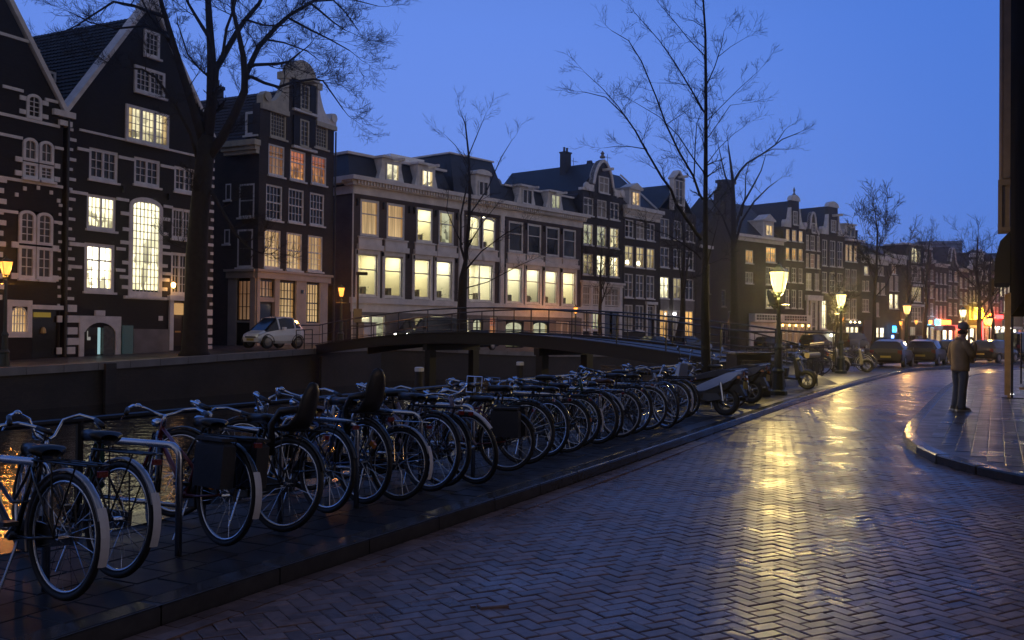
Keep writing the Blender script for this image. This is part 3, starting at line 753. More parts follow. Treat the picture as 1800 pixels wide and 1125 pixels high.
MB().box(.0, .16, 0, .02, 0, .14).box(0, .03, 0, .02, .14, .4).build('door_letter', glow('pale letter glow', (.6,.6,.55), .35), bh, loc=(1.22, .06, 1.0))  # letter brightened by a faint glow of its own, no lamp
MB().box(2.95, 3.5, -.16, -.06, .38, 1.66).build('notice_board', glow('pale blue lit board', (.045,.08,.088), .3), bh)
MB().box(3.6, 5.75, -.07, .0, .3, 1.5).build('base_panel', STONE, bh)
MB().box(5.72, 5.95, -.1, .02, .5, 3.05).box(6.8, 7.0, -.1, .02, .5, 3.05).box(5.62, 7.1, -.2, .0, 2.87, 3.1).build('door_frame', CREAM, bh)
dd = MB().box(5.95, 6.8, .08, .14, .6, 2.85).build('door', P('varnished door', (.05,.03,.02), .3), bh)
MB().box(6.05, 6.7, .05, .078, 2.2, 2.75).build('fanlight', CURT, dd); MB().box(6.2, 6.55, .055, .078, 1.35, 1.43).build('letter_plate', P('brass', (.7,.45,.15), .3, 1), dd)
MB().box(5.1, 5.35, -.03, .0, 1.9, 2.12).build('wall_plaque', WHITE, bh)
# the arched tall window's surround keeps proud of the wall by its own frame
o_, rz_ = frame(ln(35, 27.9), 26.6)
lh = thing('gabled_house', o_, rz_, 'black brick canal house at the far left edge with paired arched white windows', 'house')
H = [(-2.25,-.6,3.4,6.25),(-2.1,-.65,7.6,9.15),(-2.0,-1.25,9.98,11.0),(-5.3,-3.7,3.4,6.25),(-5.3,-3.7,7.6,9.15),(-2.5,-1.75,1.35,2.3),(-1.5,-.25,.3,2.25)]
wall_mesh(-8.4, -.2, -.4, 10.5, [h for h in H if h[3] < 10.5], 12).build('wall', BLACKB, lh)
outline(lh, [(-8.4,10.5),(-.2,10.5),(-4.1,16.1),(-4.5,16.1)], 0, .4, BLACKB)
coping(lh, [(-8.55,10.35),(-4.5,16.3)], .2, -.12, .45, WHITE); coping(lh, [(-4.1,16.3),(-.05,10.35)], .2, -.12, .45, WHITE)
gable_roof(lh, -8.4, -.2, 10.5, 16.0, .42, 13, SLATE)
for (a_, b_, c_, e_, gz) in ((-2.2,-1.45,4.9,6.25,4),(-1.4,-.65,4.9,6.25,4),(-2.08,-1.4,8.25,9.2,2),(-1.34,-.66,8.25,9.2,2),(-1.95,-1.25,9.98,11.0,4),(-5.2,-4.5,4.9,6.25,4),(-4.4,-3.7,4.9,6.25,4),(-5.2,-4.5,8.25,9.2,2),(-4.4,-3.7,8.25,9.2,2)):
    window(lh, a_, b_, c_, e_, GLASS2, y=-.04, sill=False, cols=1, grid=(2, gz), fw=.12, arch=.25)
for (a_, b_, c_, e_) in ((-2.2,-1.45,3.5,4.82),(-1.4,-.65,3.5,4.82),(-2.08,-1.4,7.55,8.2),(-1.34,-.66,7.55,8.2),(-5.2,-4.5,3.5,4.82),(-4.4,-3.7,3.5,4.82)):
    window(lh, a_, b_, c_, e_, GLASS2, y=-.04, sill=True, cols=1, grid=(2, 3), fw=.12)
for z_ in (3.45, 4.7): belt(lh, -2.5, -2.2, z_, .24); belt(lh, -.65, -.35, z_, .24)
for z_ in (7.6, 8.15): belt(lh, -2.4, -2.1, z_, .2); belt(lh, -.62, -.35, z_, .2)
for z_ in (10.1, 10.65): belt(lh, -2.25, -1.97, z_, .18); belt(lh, -1.23, -.95, z_, .18)
for z_, a_, b_ in ((9.85,-3.2,-.4),(10.95,-3,-2.1),(10.85,-1.1,-.5),(9.05,-3.2,-2.1),(8.95,-.62,-.2),(7.35,-3.2,-.2),(6.05,-3.2,-2.25),(5.85,-.6,-.2),(13.0,-3.2,-1.9)): belt(lh, a_, b_, z_, .12)
for i_ in range(5):
    a_ = R(165-i_*37.5); quoin(lh, -1.42+1.0*math.cos(a_), 6.6+.55*math.sin(a_), .14, .16)
for k_ in range(12): quoin(lh, -3.1, 2.6+k_*.42, .34 if k_ % 2 else .22, .2); quoin(lh, -.36, 2.4+k_*.38, .15 if k_ % 2 else .1, .12)
MB().box(-2.72, -2.45, -.06, 0, 1.12, 2.62).box(-1.75, -1.55, -.06, 0, 1.12, 2.62).box(-2.45, -1.75, -.06, 0, 1.12, 1.3).box(-2.45, -1.75, -.06, 0, 2.36, 2.62).build('window_surround', WHITE, lh)
window(lh, -2.45, -1.75, 1.3, 2.36, CURT, y=.02, sill=False, cols=1, grid=(5, 3), fw=.04, arch=.3)
MB().box(-1.5, -.25, .1, .16, .3, 2.25).build('door', BLACKP, lh)
MB().box(-1.4, -.6, .06, .095, 1.95, 2.15).build('door_sign', glow('glowing gilt lettering', (.3,.2,.03), .5), lh)  # gilt letters are given a weak glow of their own
MB().lathe([(.02,0),(.12,.05),(.1,.22),(.04,.3)], (-.95,.06,1.25), 8).build('door_wreath', P('gilt', (.6,.42,.18), .4, .6), lh)
MB().box(-1.6, -.1, -.08, .0, 2.27, 2.45).build('door_lintel', WHITE, lh)
for z_ in (1.75, .42): quoin(lh, -.35, z_, .22, .28)

# ---- tall narrow brown house with a neck gable and a white shop front round its corner
o_, rz_ = frame(ln(35.5, 39.4), 26.6)
nh = thing('neck_gable_house', o_, rz_, 'tall brown brick corner house with white scrolled neck gable and white shopfront', 'house')
X0, X1 = .92, 7.45
HN = [(1.5,2.85,7.55,9.47),(3.37,4.72,7.6,9.5),(5.26,6.6,7.64,9.51),(1.4,2.76,4.9,7.0),(3.24,4.61,4.9,7.0),(5.12,6.5,4.95,7.02),(1.65,2.98,10.0,11.7),(3.46,4.82,10.0,11.7),(5.35,6.75,10.05,11.72),(1.77,3.11,12.1,13.6),(5.52,6.88,12.2,13.65),(3.85,5.4,12.0,13.6)]
m = wall_mesh(X0, X1, -.3, 11.2, [(h[0],h[1],h[2],min(h[3],11.2)) for h in HN if h[2] < 11.2]+[(X0,X1,.9,4.2)], 8, .25); m.build('wall', BROWNB, nh)
m = wall_mesh(X0, X1, 11.2, 13.75, [(h[0],h[1],max(11.2,h[2]),h[3]) for h in HN if h[3] > 11.2], .5, .2); m.build('gable_wall', BROWNB, nh)
outline(nh, [(3.1,13.75),(5.75,13.75),(5.75,15.9),(3.1,15.9)], 0, .45, BROWNB, 'gable')
def scroll(par, s_out, s_in, z0, z1, mat=None):
    "claw piece: volute at the outer end sweeping up to the neck"
    sg = 1 if s_in > s_out else -1; w_ = abs(s_in-s_out); h_ = z1-z0; pts = [(0,0),(w_,0),(w_,h_)]
    for i in range(9):
        t_ = i/8; pts.append((w_-w_*.08-w_*.62*t_**1.2, h_*(1-t_)**2*.85+h_*.15))
    pts += [(.28*w_,h_*.34),(.12*w_,h_*.36),(.0,h_*.24)]
    q = [(s_out+sg*p[0], z0+p[1]) for p in pts]
    ar = sum(q[i][0]*q[(i+1) % len(q)][1]-q[(i+1) % len(q)][0]*q[i][1] for i in range(len(q)))
    q = q if ar < 0 else q[::-1]
    s_ = MB().prism(q, -.12, .3).build('gable_scroll', mat or WHITE, par)
    r_ = h_*.13
    MB().lathe([(r_,0),(r_*.9,.06),(r_*.4,.1)], (s_out+sg*.16*w_, -.22, z0+h_*.22), 12, 'y').build('volute', mat or WHITE, s_)
    return s_
YEL = P('stone trim with painted light', (.50,.45,.33), .5, var=(3,.2))  # yellow light on the gable stone is put into this colour
for a_, b_, in ((1.0, 3.15), (7.5, 5.7)): scroll(nh, a_, b_, 13.72, 15.75, YEL if a_ < 2 else None)
MB().box(.95, 3.2, -.16, .35, 13.45, 13.72).box(5.65, 7.55, -.16, .35, 13.45, 13.72).build('gable_ledge', YEL, nh)
top = [(2.95,15.7)]+arc(4.42, 15.95, 1.15, 180, 0, 12, .95)+[(5.9,15.7)]
outline(nh, (top)[::1], -.14, .5, YEL, 'pediment')
MB().box(2.85, 3.25, -.2, .5, 15.55, 15.95).box(5.6, 6.05, -.2, .5, 15.55, 15.95).build('pediment_block', YEL, nh)
for b_ in HN[:3]: window(nh, *b_, GLASS, cols=1, grid=(4, 2), fw=.1, transom=.5, tgrid=(4, 2))
for b_ in HN[3:6]: window(nh, *b_, CURT, cols=1, grid=(4, 3), fw=.1, transom=.52, tgrid=(4, 2))
for b_, g_ in zip(HN[6:9], (CURTD, REDW, REDW)): window(nh, *b_, g_, cols=1, grid=(4, 2), fw=.1, transom=.6, tgrid=(4, 2), y=.05)
for b_ in HN[9:11]: window(nh, *b_, GLASS2, cols=1, grid=(5, 6), fw=.12, fmat=YEL)
for (z0_, z1_) in ((12.0, 13.55), (14.1, 15.55)):
    window(nh, 4.2, 5.0, z0_, z1_, GLASS2, y=-.06, cols=1, grid=(2, 5), fw=.1, fmat=YEL)
    for a_, b_ in ((3.62,4.16),(5.04,5.58)): MB().box(a_, b_, -.1, -.04, z0_-.05, z1_+.1).build('shutter', P('matt black paint', (.014,.013,.013), .75), nh)
    MB().box(3.55, 5.65, -.2, .0, z0_-.2, z0_-.06).build('shutter_sill', WHITE, nh)
MB().box(4.3, 4.9, -.9, .0, 15.62, 15.8).build('hoist_beam', YEL, nh)
gable_roof(nh, X0+.1, X1-.1, 11.75, 15.3, .5, 9, TILE, over=.05)
tile_courses(nh, X0+.05, 11.75, 4.15, 15.25, .5, 8.9, 15, TILE)
MB().tube([(7.52,-.08,.5),(7.52,-.08,13.4)], .05, 8).build('drainpipe', P('dark zinc', (.03,.03,.032), .5), nh)
# side cornice, dormer at the corner, side windows (side wall faces -x)
MB().box(.55, .92, -.02, 2.4, 11.2, 11.42).box(.66, .92, .0, 2.3, 11.0, 11.2).box(.42, .92, -.1, 2.5, 11.42, 11.72).build('side_cornice', YEL, nh)
def side_window(par, y0, y1, z0, z1, pane, x=.92, **k):
    e = link('window', None, par); o = window(par, 0, y1-y0, z0, z1, pane, y=0, **k)
    bpy.data.objects.remove(e); o.location = (x+.02, y1, z0); o.rotation_euler = (0, 0, R(-90)); return o
side_window(nh, .3, 1.37, 7.6, 9.42, GLASS, cols=1, grid=(3, 2), fw=.1, transom=.5, tgrid=(3, 2))
side_window(nh, .37, 1.45, 4.89, 6.95, lit('bright side room glow', (.9,.75,.42), (1,.85,.5), 1.1), cols=1, grid=(3, 3), fw=.1, transom=.5, tgrid=(3, 2))
side_window(nh, 1.95, 2.35, 8.6, 9.5, GLASS, cols=1, grid=(1, 1), fw=.07); side_window(nh, 2.0, 2.4, 6.2, 7.0, GLASS, cols=1, grid=(1, 1), fw=.07)
d = link('dormer', MB().box(1.0, 2.4, .12, 1.1, 12.0, 13.4).mesh('dormer', SLATE), nh)
o = side_window(d, .15, 1.05, 12.05, 13.35, GLASS, x=.96, cols=1, grid=(1, 1), fw=.14)
# shopfront
SF = P('shopfront paint', (.46, .40, .36), .4, var=(2, .15))
m = MB()
for a_, b_ in ((.80,1.03),(2.23,2.62),(4.04,4.93),(6.19,6.9)): m.box(a_, b_, -.10, .2, .5, 4.3)
m.box(.7, 7.05, -.2, .22, 4.3, 4.65); m.box(.6, 7.15, -.32, .24, 4.652, 4.78); m.box(1.03, 2.23, -.06, .2, 3.04, 3.28)
m.box(2.62, 4.04, -.06, .18, .5, 2.1); m.box(4.93, 6.19, -.06, .18, .5, 1.95)
m.build('shopfront', SF, nh)
m = MB(); m.box(.62, .9, .02, 1.98, 4.3, 4.65); m.box(.5, .91, -.1, 2.05, 4.652, 4.78); m.box(.72, .93, .0, .34, .5, 4.3); m.box(.72, .93, 1.3, 1.9, .5, 4.3); m.box(.74, .93, .34, 1.3, 1.9, 2.0); m.build('shopfront_side', SF, nh)
MB().box(.78, .93, .34, 1.3, .6, 1.9).build('side_panel', BLACKP, nh)
side_window(nh, .36, 1.28, 2.02, 4.18, CURTD, x=.80, cols=1, grid=(3, 3), fw=.05, sill=False, fmat=BLACKP)
window(nh, 1.03, 2.23, 3.29, 4.2, CURTD, cols=1, grid=(4, 2), fw=.05, sill=False, fmat=BLACKP)
window(nh, 2.62, 4.04, 2.12, 4.2, CURT, cols=1, grid=(5, 3), transom=.55, tgrid=(5, 2), fw=.05, sill=False, fmat=BLACKP)
window(nh, 4.93, 6.19, 1.97, 4.2, CURT, cols=1, grid=(5, 3), transom=.5, tgrid=(5, 2), fw=.05, sill=False, fmat=BLACKP)
dd = MB().box(1.06, 2.2, .1, .18, .6, 3.03).build('door', P('dark door', (.02,.018,.02), .3), nh); MB().box(1.2, 2.06, .06, .098, 1.5, 2.9).build('door_glass', GLASS, dd)
MB().lathe([(.02,0),(.09,.03),(.09,.15),(.02,.18)], (5.35, .4, 2.3), 8).build('table_lamp', glow('table lamp', (1,.8,.45), 8), nh)
MB().box(4.4, 4.6, -.16, -.1, 3.6, 3.8).build('house_plate', BLACKP, nh)
chimney(nh, 4.4, 6.5, 14.8, 16.0)

# ---- long pale office building
WO = (-9.95, 60.0); o_, rz_ = frame(WO, 39.7)
wb = thing('office_building', o_, rz_, 'long cream and brown building with rows of brightly lit office windows and mansard roof', 'building')
TOP = [(.61,2.21),(2.85,4.47),(5.53,7.08),(7.65,9.2),(10.5,11.95),(12.15,13.6),(15.1,16.84),(17.34,19.05),(19.64,21.4),(21.86,23.6)]
MID = [(.43,2.06),(2.69,4.26),(5.36,6.84),(7.44,8.98),(10.58,13.27),(14.94,16.64),(17.2,18.87),(19.5,21.12),(21.81,23.48)]
LOW = [(.35,2.84,.95,2.5),(6.75,9.0,.6,2.5),(10.25,10.85,.8,2.5),(11.2,12.3,.4,2.45),(13.0,13.85,.8,2.6),(14.8,16.9,.35,2.33),(18.0,20.05,.35,2.36),(20.95,22.75,.8,2.4)]
holes = [(a_,b_,7.48,9.8) for a_, b_ in TOP]+[(a_,b_,3.73,6.35) for a_, b_ in MID]+LOW
wall_mesh(0, 24.3, -.4, 10.05, holes, 14, .25).build('wall', PURPLEB, wb)
m = MB()
xs = [0]+[v for h_ in sorted(LOW) for v in h_[:2]]+[24.3]
for i in range(0, len(xs), 2): m.box(xs[i]-(.06 if i == 0 else 0), xs[i+1]+(.06 if i == len(xs)-2 else 0), -.06, -.002, -.4, 2.7)
for h_ in LOW: m.box(h_[0], h_[1], -.06, -.002, h_[3], 2.7); m.box(h_[0], h_[1], -.06, -.002, -.4, h_[2])
m.build('plinth', STONE, wb)
MB().box(-.12, 24.42, -.10, -.002, 2.702, 3.24).build('plinth_band', CREAM, wb)
MB().box(-.22, 24.52, -.26, -.002, 3.242, 3.60).build('string_course', CREAM, wb)
for k_, (a_, b_) in enumerate(TOP):
    m = MB()
    m.box(a_-.16, b_+.16, -.1, -.002, 6.95, 7.36); m.box(a_-.26, b_+.26, -.2, -.002, 6.62, 6.95); m.box(a_-.22, b_+.22, -.16, -.002, 7.362, 7.44)
    m.build('window_apron', CREAM, wb)
for k_, (a_, b_) in enumerate(MID):
    m = MB(); m.box(a_-.2, a_, -.08, -.002, 3.602, 6.62); m.box(b_, b_+.2, -.08, -.002, 3.602, 6.62); m.box(a_, b_, -.08, -.002, 6.35, 6.62); m.build('window_surround', CREAM, wb)
MB().box(-.03, 24.33, -.05, -.002, 9.86, 10.04).build('lintel_band', PURPLEB, wb)
m = MB(); m.box(-.08, 24.4, -.1, .5, 10.052, 10.56); m.box(-.3, 24.55, -.34, .5, 10.562, 10.74); m.box(-.52, 24.75, -.62, .5, 10.86, 11.12)
for i in range(96): m.box(i*.255, i*.255+.13, -.5, -.34, 10.62, 10.86)
m.box(-.42, 24.65, -.34, .5, 10.742, 10.858); m.box(-.1, .0, -.1, 14, 10.052, 10.56)
m.build('cornice', CREAM, wb)
MB().box(-.52, -.0, .5, 14, 10.7, 11.12).build('side_cornice', CREAM, wb)
for a_ in (9.62, 14.05): MB().box(a_, a_+.42, -.14, -.002, 3.602, 10.05).build('pilaster', CREAM, wb)
for k_, (a_, b_) in enumerate(TOP):
    lt = {0: CURT, 1: CURT, 2: ROOM, 3: GREENW, 4: ROOMB, 5: ROOM}.get(k_)
    if k_ in (2, 4, 5): room_window(wb, a_, b_, 7.48, 9.8, 40+k_, grid=(1, 1), transom=.62, fw=.16, arch=.3 if k_ in (4, 5) else 0)
    else: window(wb, a_, b_, 7.48, 9.8, lt or (GLASS if k_ % 2 else GLASS2 if k_ == 9 else GLASS), grid=(1, 1), transom=.62, fw=.16, sill=False)
for k_, (a_, b_) in enumerate(MID):
    room_window(wb, a_, b_, 3.73, 6.35, 60+k_, cols=2 if k_ == 4 else 1, grid=(1, 1), transom=.64, fw=.1)
for k_, h_ in enumerate(LOW):
    window(wb, *h_, [GREENW, ROOM, ROOM, GREENW, REDW, GREENW, GREENW, BLIND][k_], cols=2 if k_ != 2 and k_ != 4 else 1, grid=(1, 1) if k_ in (0, 7) else (1, 2), transom=None if k_ in (0, 7) else .7, fw=.1, fmat=WHITE if k_ in (0, 7, 2, 4) else BLACKP, arch=.4 if k_ in (1, 3, 5, 6) else 0, sill=False)
def mansard(par, s0, s1, z0, z1, y0, inset, y1, mat, name='roof'):
    m = MB(); m.add([(s0,y0,z0),(s1,y0,z0),(s1,y1,z0),(s0,y1,z0),(s0+inset*.6,y0+inset,z1),(s1-inset*.6,y0+inset,z1),(s1-inset*.6,y1,z1),(s0+inset*.6,y1,z1)], [(0,1,5,4),(1,2,6,5),(2,3,7,6),(3,0,4,7),(4,5,6,7)])
    return m.build(name, mat, par)
r1 = mansard(wb, -.15, 9.1, 11.12, 12.62, .2, .55, 13, SLATE); MB().box(.0, 9.0, .55, 13, 12.622, 12.78).build('roof_edge', CREAM, r1)
r1 = mansard(wb, 14.7, 24.3, 11.12, 12.45, .2, .5, 13, SLATE); MB().box(15.2, 24.0, .5, 13, 12.452, 12.58).build('roof_edge', CREAM, r1)
r1 = mansard(wb, 9.05, 14.75, 11.12, 14.05, -.1, 1.0, 11, SLATE); MB().box(9.5, 14.3, .8, 11, 14.052, 14.16).build('roof_edge', CREAM, r1)
DL = lit('attic glow', (1,.93,.62), (.95,.85,.52), 1.4)
for (a_, b_, c_, e_, p_) in ((2.35,4.05,11.14,12.62,DL),(5.55,7.2,11.14,12.65,DL),(16.25,17.95,11.14,12.5,GLASS),(19.8,21.5,11.14,12.5,GREENW)):
    d = dormer(wb, a_, b_, c_, e_, -.05, 1.4, p_, (a_+.28, b_-.28, c_+.08, c_+1.18), beam=True)
    MB().prism([(a_-.3,c_),(a_,c_),(a_,c_+.95)][::-1], -.03, .3).prism([(b_,c_),(b_+.3,c_),(b_,c_+.95)][::-1], -.03, .3).build('dormer_wing', WHITE, d)
d = dormer(wb, 11.1, 12.6, 11.14, 12.7, -.25, 1.6, GLASS, (11.35, 12.35, 11.2, 12.25))
outline(d, [(11.0,12.84)]+arc(11.85, 12.84, .85, 180, 0, 8, .25), -.4, 1.0, WHITE, 'arched_hood')
MB().box(5.0, 8.2, 2.0, 5, 12.78, 13.5).build('roof_plant_room', STEEL, wb)
MB().tube([(-.12,-.15,.6),(-.12,-.15,10.1)], .05, 8).build('drainpipe', WHITE, wb)
for k_, (x_, r_) in enumerate(((15.3,.5),(17.8,.45))):
    MB().lathe([(.02,0),(r_*.5,.04),(r_*.85,.13),(r_,.22),(r_*.96,.23),(r_*.4,.1)], (x_, 3.0+.2*k_, 13.15), 16, 'y').tube([(x_,3.3,12.5),(x_,3.2,13.15)], .03, 5).build('satellite_dish', P('dish grey', (.25,.24,.24), .5), wb)
for a_ in range(0, 10): 
    x_ = [.3,2.5,4.8,5.25,7.3,9.4,14.6,17.1,19.3,21.6][a_]
    MB().box(x_-.03, x_+.03, -.16, -.002, 9.3, 9.75).box(x_-.03, x_+.03, -.16, -.002, 6.3, 6.55).build('wall_anchor', IRON, wb)

# ---- three-bay houses beyond the office building (same frontage line)
h3 = thing('bell_gable_house', o_, rz_, 'narrow dark brick house with white edged bell gable, next to the long cream building', 'house')
X0, X1 = 24.45, 30.5
rows = [(24.6,26.0),(26.55,27.95),(28.45,29.85)]
holes = [(a_,b_,z0,z1) for a_, b_ in rows for z0, z1 in ((11.18,12.65),(8.75,10.48),(6.3,8.03))]+[(24.3+.02,29.85,1.4,5.45)]
holes = [(max(X0+.05,a_),b_,c_,e_) for a_, b_, c_, e_ in holes]
wall_mesh(X0, X1, -.3, 13.2, holes, 10).build('wall', DARKB, h3)
neck = [(25.3,13.2),(29.6,13.2),(28.95,13.9),(28.7,14.8),(28.35,15.45),(27.9,15.9),(27.4,16.1),(26.9,15.9),(26.45,15.45),(26.1,14.8),(25.85,13.9)]
outline(h3, neck, 0, .4, DARKB)
coping(h3, neck[1:][::1][::-1], -.22, -.12, .45, WHITE)
for a_, b_ in ((24.3,25.9),(30.6,29.0)):
    sg = 1 if b_ > a_ else -1
    s_ = MB().lathe([(.3,0),(.34,.1),(.28,.24),(.1,.3)], (a_+sg*.5, -.22, 13.55), 14, 'y').box(min(a_,b_)-.05, max(a_,b_)+.0, -.14, .3, 13.2, 13.4).box(min(a_+sg*.6, b_), max(a_+sg*.6, b_), -.13, .28, 13.4, 13.75).build('gable_scroll', WHITE, h3)
MB().lathe([(.2,0),(.26,.1),(.1,.3),(.18,.42),(.02,.62)], (27.4, .1, 16.2), 8).build('finial', STONE, h3)
window(h3, 26.65, 28.1, 13.25, 14.62, BLIND, y=-.08, cols=2, grid=(1, 1), transom=.6)
MB().box(27.25, 27.5, -1.0, .0, 15.1, 15.3).build('hoist_beam', WHITE, h3)
k_ = 0
for j_, (z0, z1) in enumerate(((11.18,12.65),(8.75,10.48),(6.3,8.03))):
    for i_, (a_, b_) in enumerate(rows):
        g_ = [[GLASS2, BLIND, GLASS],[GREENW, GREENW, lit('pale lamp room', (.7,.65,.4), (1,.9,.5), .9)],[DIMY, ROOM, ROOM]][j_][i_]
        window(h3, a_, b_, z0, z1, g_, cols=2, grid=(1, 1), transom=.6)
m = MB()
for a_, b_ in ((24.42,24.5),(25.62,25.9),(26.9,27.62),(29.85,30.3)): m.box(a_, b_, -.12, .1, .0, 5.6)
m.box(24.3, 30.4, -.14, .1, 5.4, 5.62); m.box(24.2, 30.55, -.28, .1, 5.622, 5.8); m.box(24.3, 30.3, -.13, .1, 3.35, 3.75); m.build('shopfront', CREAM, h3)
for a_, b_ in ((24.5,25.6),(25.9,26.9)):
    window(h3, a_, b_, 3.8, 5.35, BLIND, y=-.02, cols=1, grid=(3, 2), transom=.6, sill=False, fmat=CREAM); window(h3, a_, b_, 1.75, 3.3, GREENW if a_ > 25 else BLIND, y=-.02, cols=2, grid=(1, 2), sill=True, fmat=CREAM)
window(h3, 27.64, 29.83, 3.8, 5.35, BLIND, y=-.02, cols=2, grid=(2, 2), transom=.6, fmat=CREAM, sill=False)
MB().box(27.6, 28.5, -.02, .04, .1, 3.3).build('door', BLACKP, h3); MB().box(28.9, 29.7, -.02, .04, .1, 3.3).build('door', BLACKP, h3)
gable_roof(h3, X0, X1, 12.9, 15.9, .42, 10, SLATE, apex=27.4); chimney(h3, 26.9, 3.6, 15, 16.9, .8)

h4 = thing('cornice_house', o_, rz_, 'dark brick house with white moulded cornice, lit dormer and lamps in its middle windows', 'house')
X0, X1 = 30.55, 36.5; rows = [(30.8,32.15),(32.6,33.93),(34.35,35.7)]
holes = [(a_,b_,z0,z1) for a_, b_ in rows for z0, z1 in ((9.85,11.42),(7.33,9.15),(4.63,6.7),(1.75,4.0))]; holes[-1] = (34.3,35.8,.1,4.1)
wall_mesh(X0, X1, -.3, 11.6, holes, 10).build('wall', DARKB, h4)
m = MB(); m.box(30.6, 36.45, -.1, .3, 11.6, 12.1); m.box(30.5, 36.55, -.28, .3, 12.102, 12.3); m.box(30.4, 36.65, -.48, .3, 12.302, 12.62)
for i_ in range(20): m.box(30.7+i_*.29, 30.84+i_*.29, -.24, -.1, 11.9, 12.1)
m.build('cornice', WHITE, h4)
m = MB(); m.add([(X0,.1,12.5),(X1,.1,12.5),(X1-.6,4,16.2),(X0+.1,4,16.2),(X0,8,12.5),(X1,8,12.5)], [(0,1,2,3),(4,3,2,5),(0,3,4),(1,5,2)]); m.build('roof', SLATE, h4)
coping(h4, [(X0+.3,16.2),(X0+.5,16.9),(X0+.9,16.2)], .12, 3.8, 4.2, DARKB, 'chimney_cap')
MB().tube([(X1-.6,3.9,16.3),(X1+.1,.0,12.6)], .09, 4).build('verge', WHITE, h4)
d = dormer(h4, 31.9, 33.7, 12.7, 14.2, .3, 2.5, lit('amber dormer glow', (.9,.62,.3), (.95,.7,.36), 1.0), (32.2, 33.4, 12.8, 14.0)); outline(d, [(31.7,14.34),(33.9,14.34),(32.8,14.8)], .05, 1.2, WHITE, 'pediment')
for j_, (z0, z1) in enumerate(((9.85,11.42),(7.33,9.15),(4.63,6.7),(1.75,4.0))):
    for i_, (a_, b_) in enumerate(rows):
        if j_ == 3 and i_ == 2: continue
        g_ = [[GLASS, BLIND, GLASS],[DIMY, DIMY, DIMY],[GLASS2, GLASS2, GLASS2],[BLIND, GLASS2, GLASS]][j_][i_]
        o = window(h4, a_, b_, z0, z1, g_, cols=2, grid=(1, 2), transom=.66)
        if j_ == 1 and i_ < 2: MB().lathe([(.03,0),(.2,.04),(.17,.3),(.05,.34)], (.45, -.0+.02, .2), 8).build('window_lamp', glow('lampshade', (1,.85,.5), 5), o)
MB().box(34.25, 34.45, -.1, .02, .0, 4.1).box(35.7, 35.9, -.1, .02, 0, 4.1).box(34.15, 36, -.22, .02, 4.1, 4.35).build('door_frame', WHITE, h4)
MB().box(34.45, 35.7, .1, .16, 0, 2.7).build('door', BLACKP, h4); window(h4, 34.5, 35.65, 2.75, 4.0, GLASS2, y=.06, sill=False)
h5 = thing('narrow_gable_house', o_, rz_, 'dark brick house with slim white gabled attic window and white door lamp', 'house')
X0, X1 = 36.55, 43.3; rows = [(36.7,38.25),(39.05,40.5),(41.3,42.85)]
holes = [(a_,b_,z0,z1) for a_, b_ in rows for z0, z1 in ((10.3,12.1),(7.6,9.45),(4.75,6.73),(1.0,3.7))]
wall_mesh(X0, X1, -.3, 13.0, holes, 10).build('wall', DARKB, h5)
outline(h5, [(38.9,13.0),(40.75,13.0),(40.75,16.0),(39.83,16.7),(38.9,16.0)], 0, .4, DARKB); coping(h5, [(40.8,15.9),(39.83,16.7),(38.85,15.9)], -.2, -.15, .5, WHITE)
MB().box(38.72, 38.95, -.1, .3, 13, 15.9).box(40.7, 40.93, -.1, .3, 13, 15.9).build('gable_trim', WHITE, h5)
window(h5, 39.1, 40.55, 13.6, 15.9, GLASS2, y=-.08, cols=2, grid=(1, 3)); MB().box(39.7, 39.95, -1, 0, 16.1, 16.3).build('hoist_beam', WHITE, h5)
gable_roof(h5, X0, X1, 12.9, 15.6, .2, 10, SLATE)
for i_, (a_, b_) in enumerate(rows):
    for j_, (z0, z1) in enumerate(((10.3,12.1),(7.6,9.45),(4.75,6.73),(1.0,3.7))):
        window(h5, a_, b_, z0, z1, [GLASS2, GLASS, [ROOM, DIMY, GLASS][i_], [AMBER, BLIND, AMBER][i_]][j_], cols=2, grid=(1, 1), transom=.6)
    MB().box(a_, b_, -.05, -.002, 3.72, 4.72).build('panel', STONE, h5)
MB().lathe([(.02,0),(.16,.08),(.16,.2),(.02,.3)], (38.7,-.35,3.2), 8).build('door_lamp', glow('white door lamp', (1,1,.95), 14), h5)
h6 = thing('dark_gable_house', o_, rz_, 'very dark brick house with steep plain gable and tall chimney stack, unlit', 'house')
wall_mesh(43.4, 51.6, -.3, 10.0, [(45.0,46.2,5.5,8.4),(48.6,49.5,4.3,6.0),(50,51,.86,3.9),(48.5,49.6,.3,2.6)], 12).build('wall', DARKB, h6)
outline(h6, [(43.4,10),(51.6,10),(49.9,15.0),(48.6,15.0)], 0, .4, DARKB)
m = MB(); m.add([(43.4,.2,10.2),(50,.2,10.2),(49.6,4.5,14.8),(43.4,4.5,14.8),(43.4,9,10.2),(50,9,10.2)], [(0,1,2,3),(4,3,2,5),(0,3,4),(1,5,2)]); m.build('roof', SLATE, h6)
MB().box(49.2, 50.9, -.15, .9, 13.2, 16.9).box(49.05, 51.05, -.3, 1.05, 16.902, 17.2).build('chimney', DARKB, h6)
MB().box(44.0, 46.4, -.25, .2, 9.9, 10.2).build('eaves_board', WHITE, h6)
window(h6, 45.0, 46.2, 5.5, 8.4, GLASS, grid=(2, 4), fmat=STONE); window(h6, 48.6, 49.5, 4.3, 6.0, GLASS, grid=(2, 3), fmat=STONE); window(h6, 48.5, 49.6, .3, 2.6, GLASS, grid=(2, 3), fmat=STONE); window(h6, 50, 51, .86, 3.9, GLASS, grid=(2, 3), arch=.4, fmat=STONE)

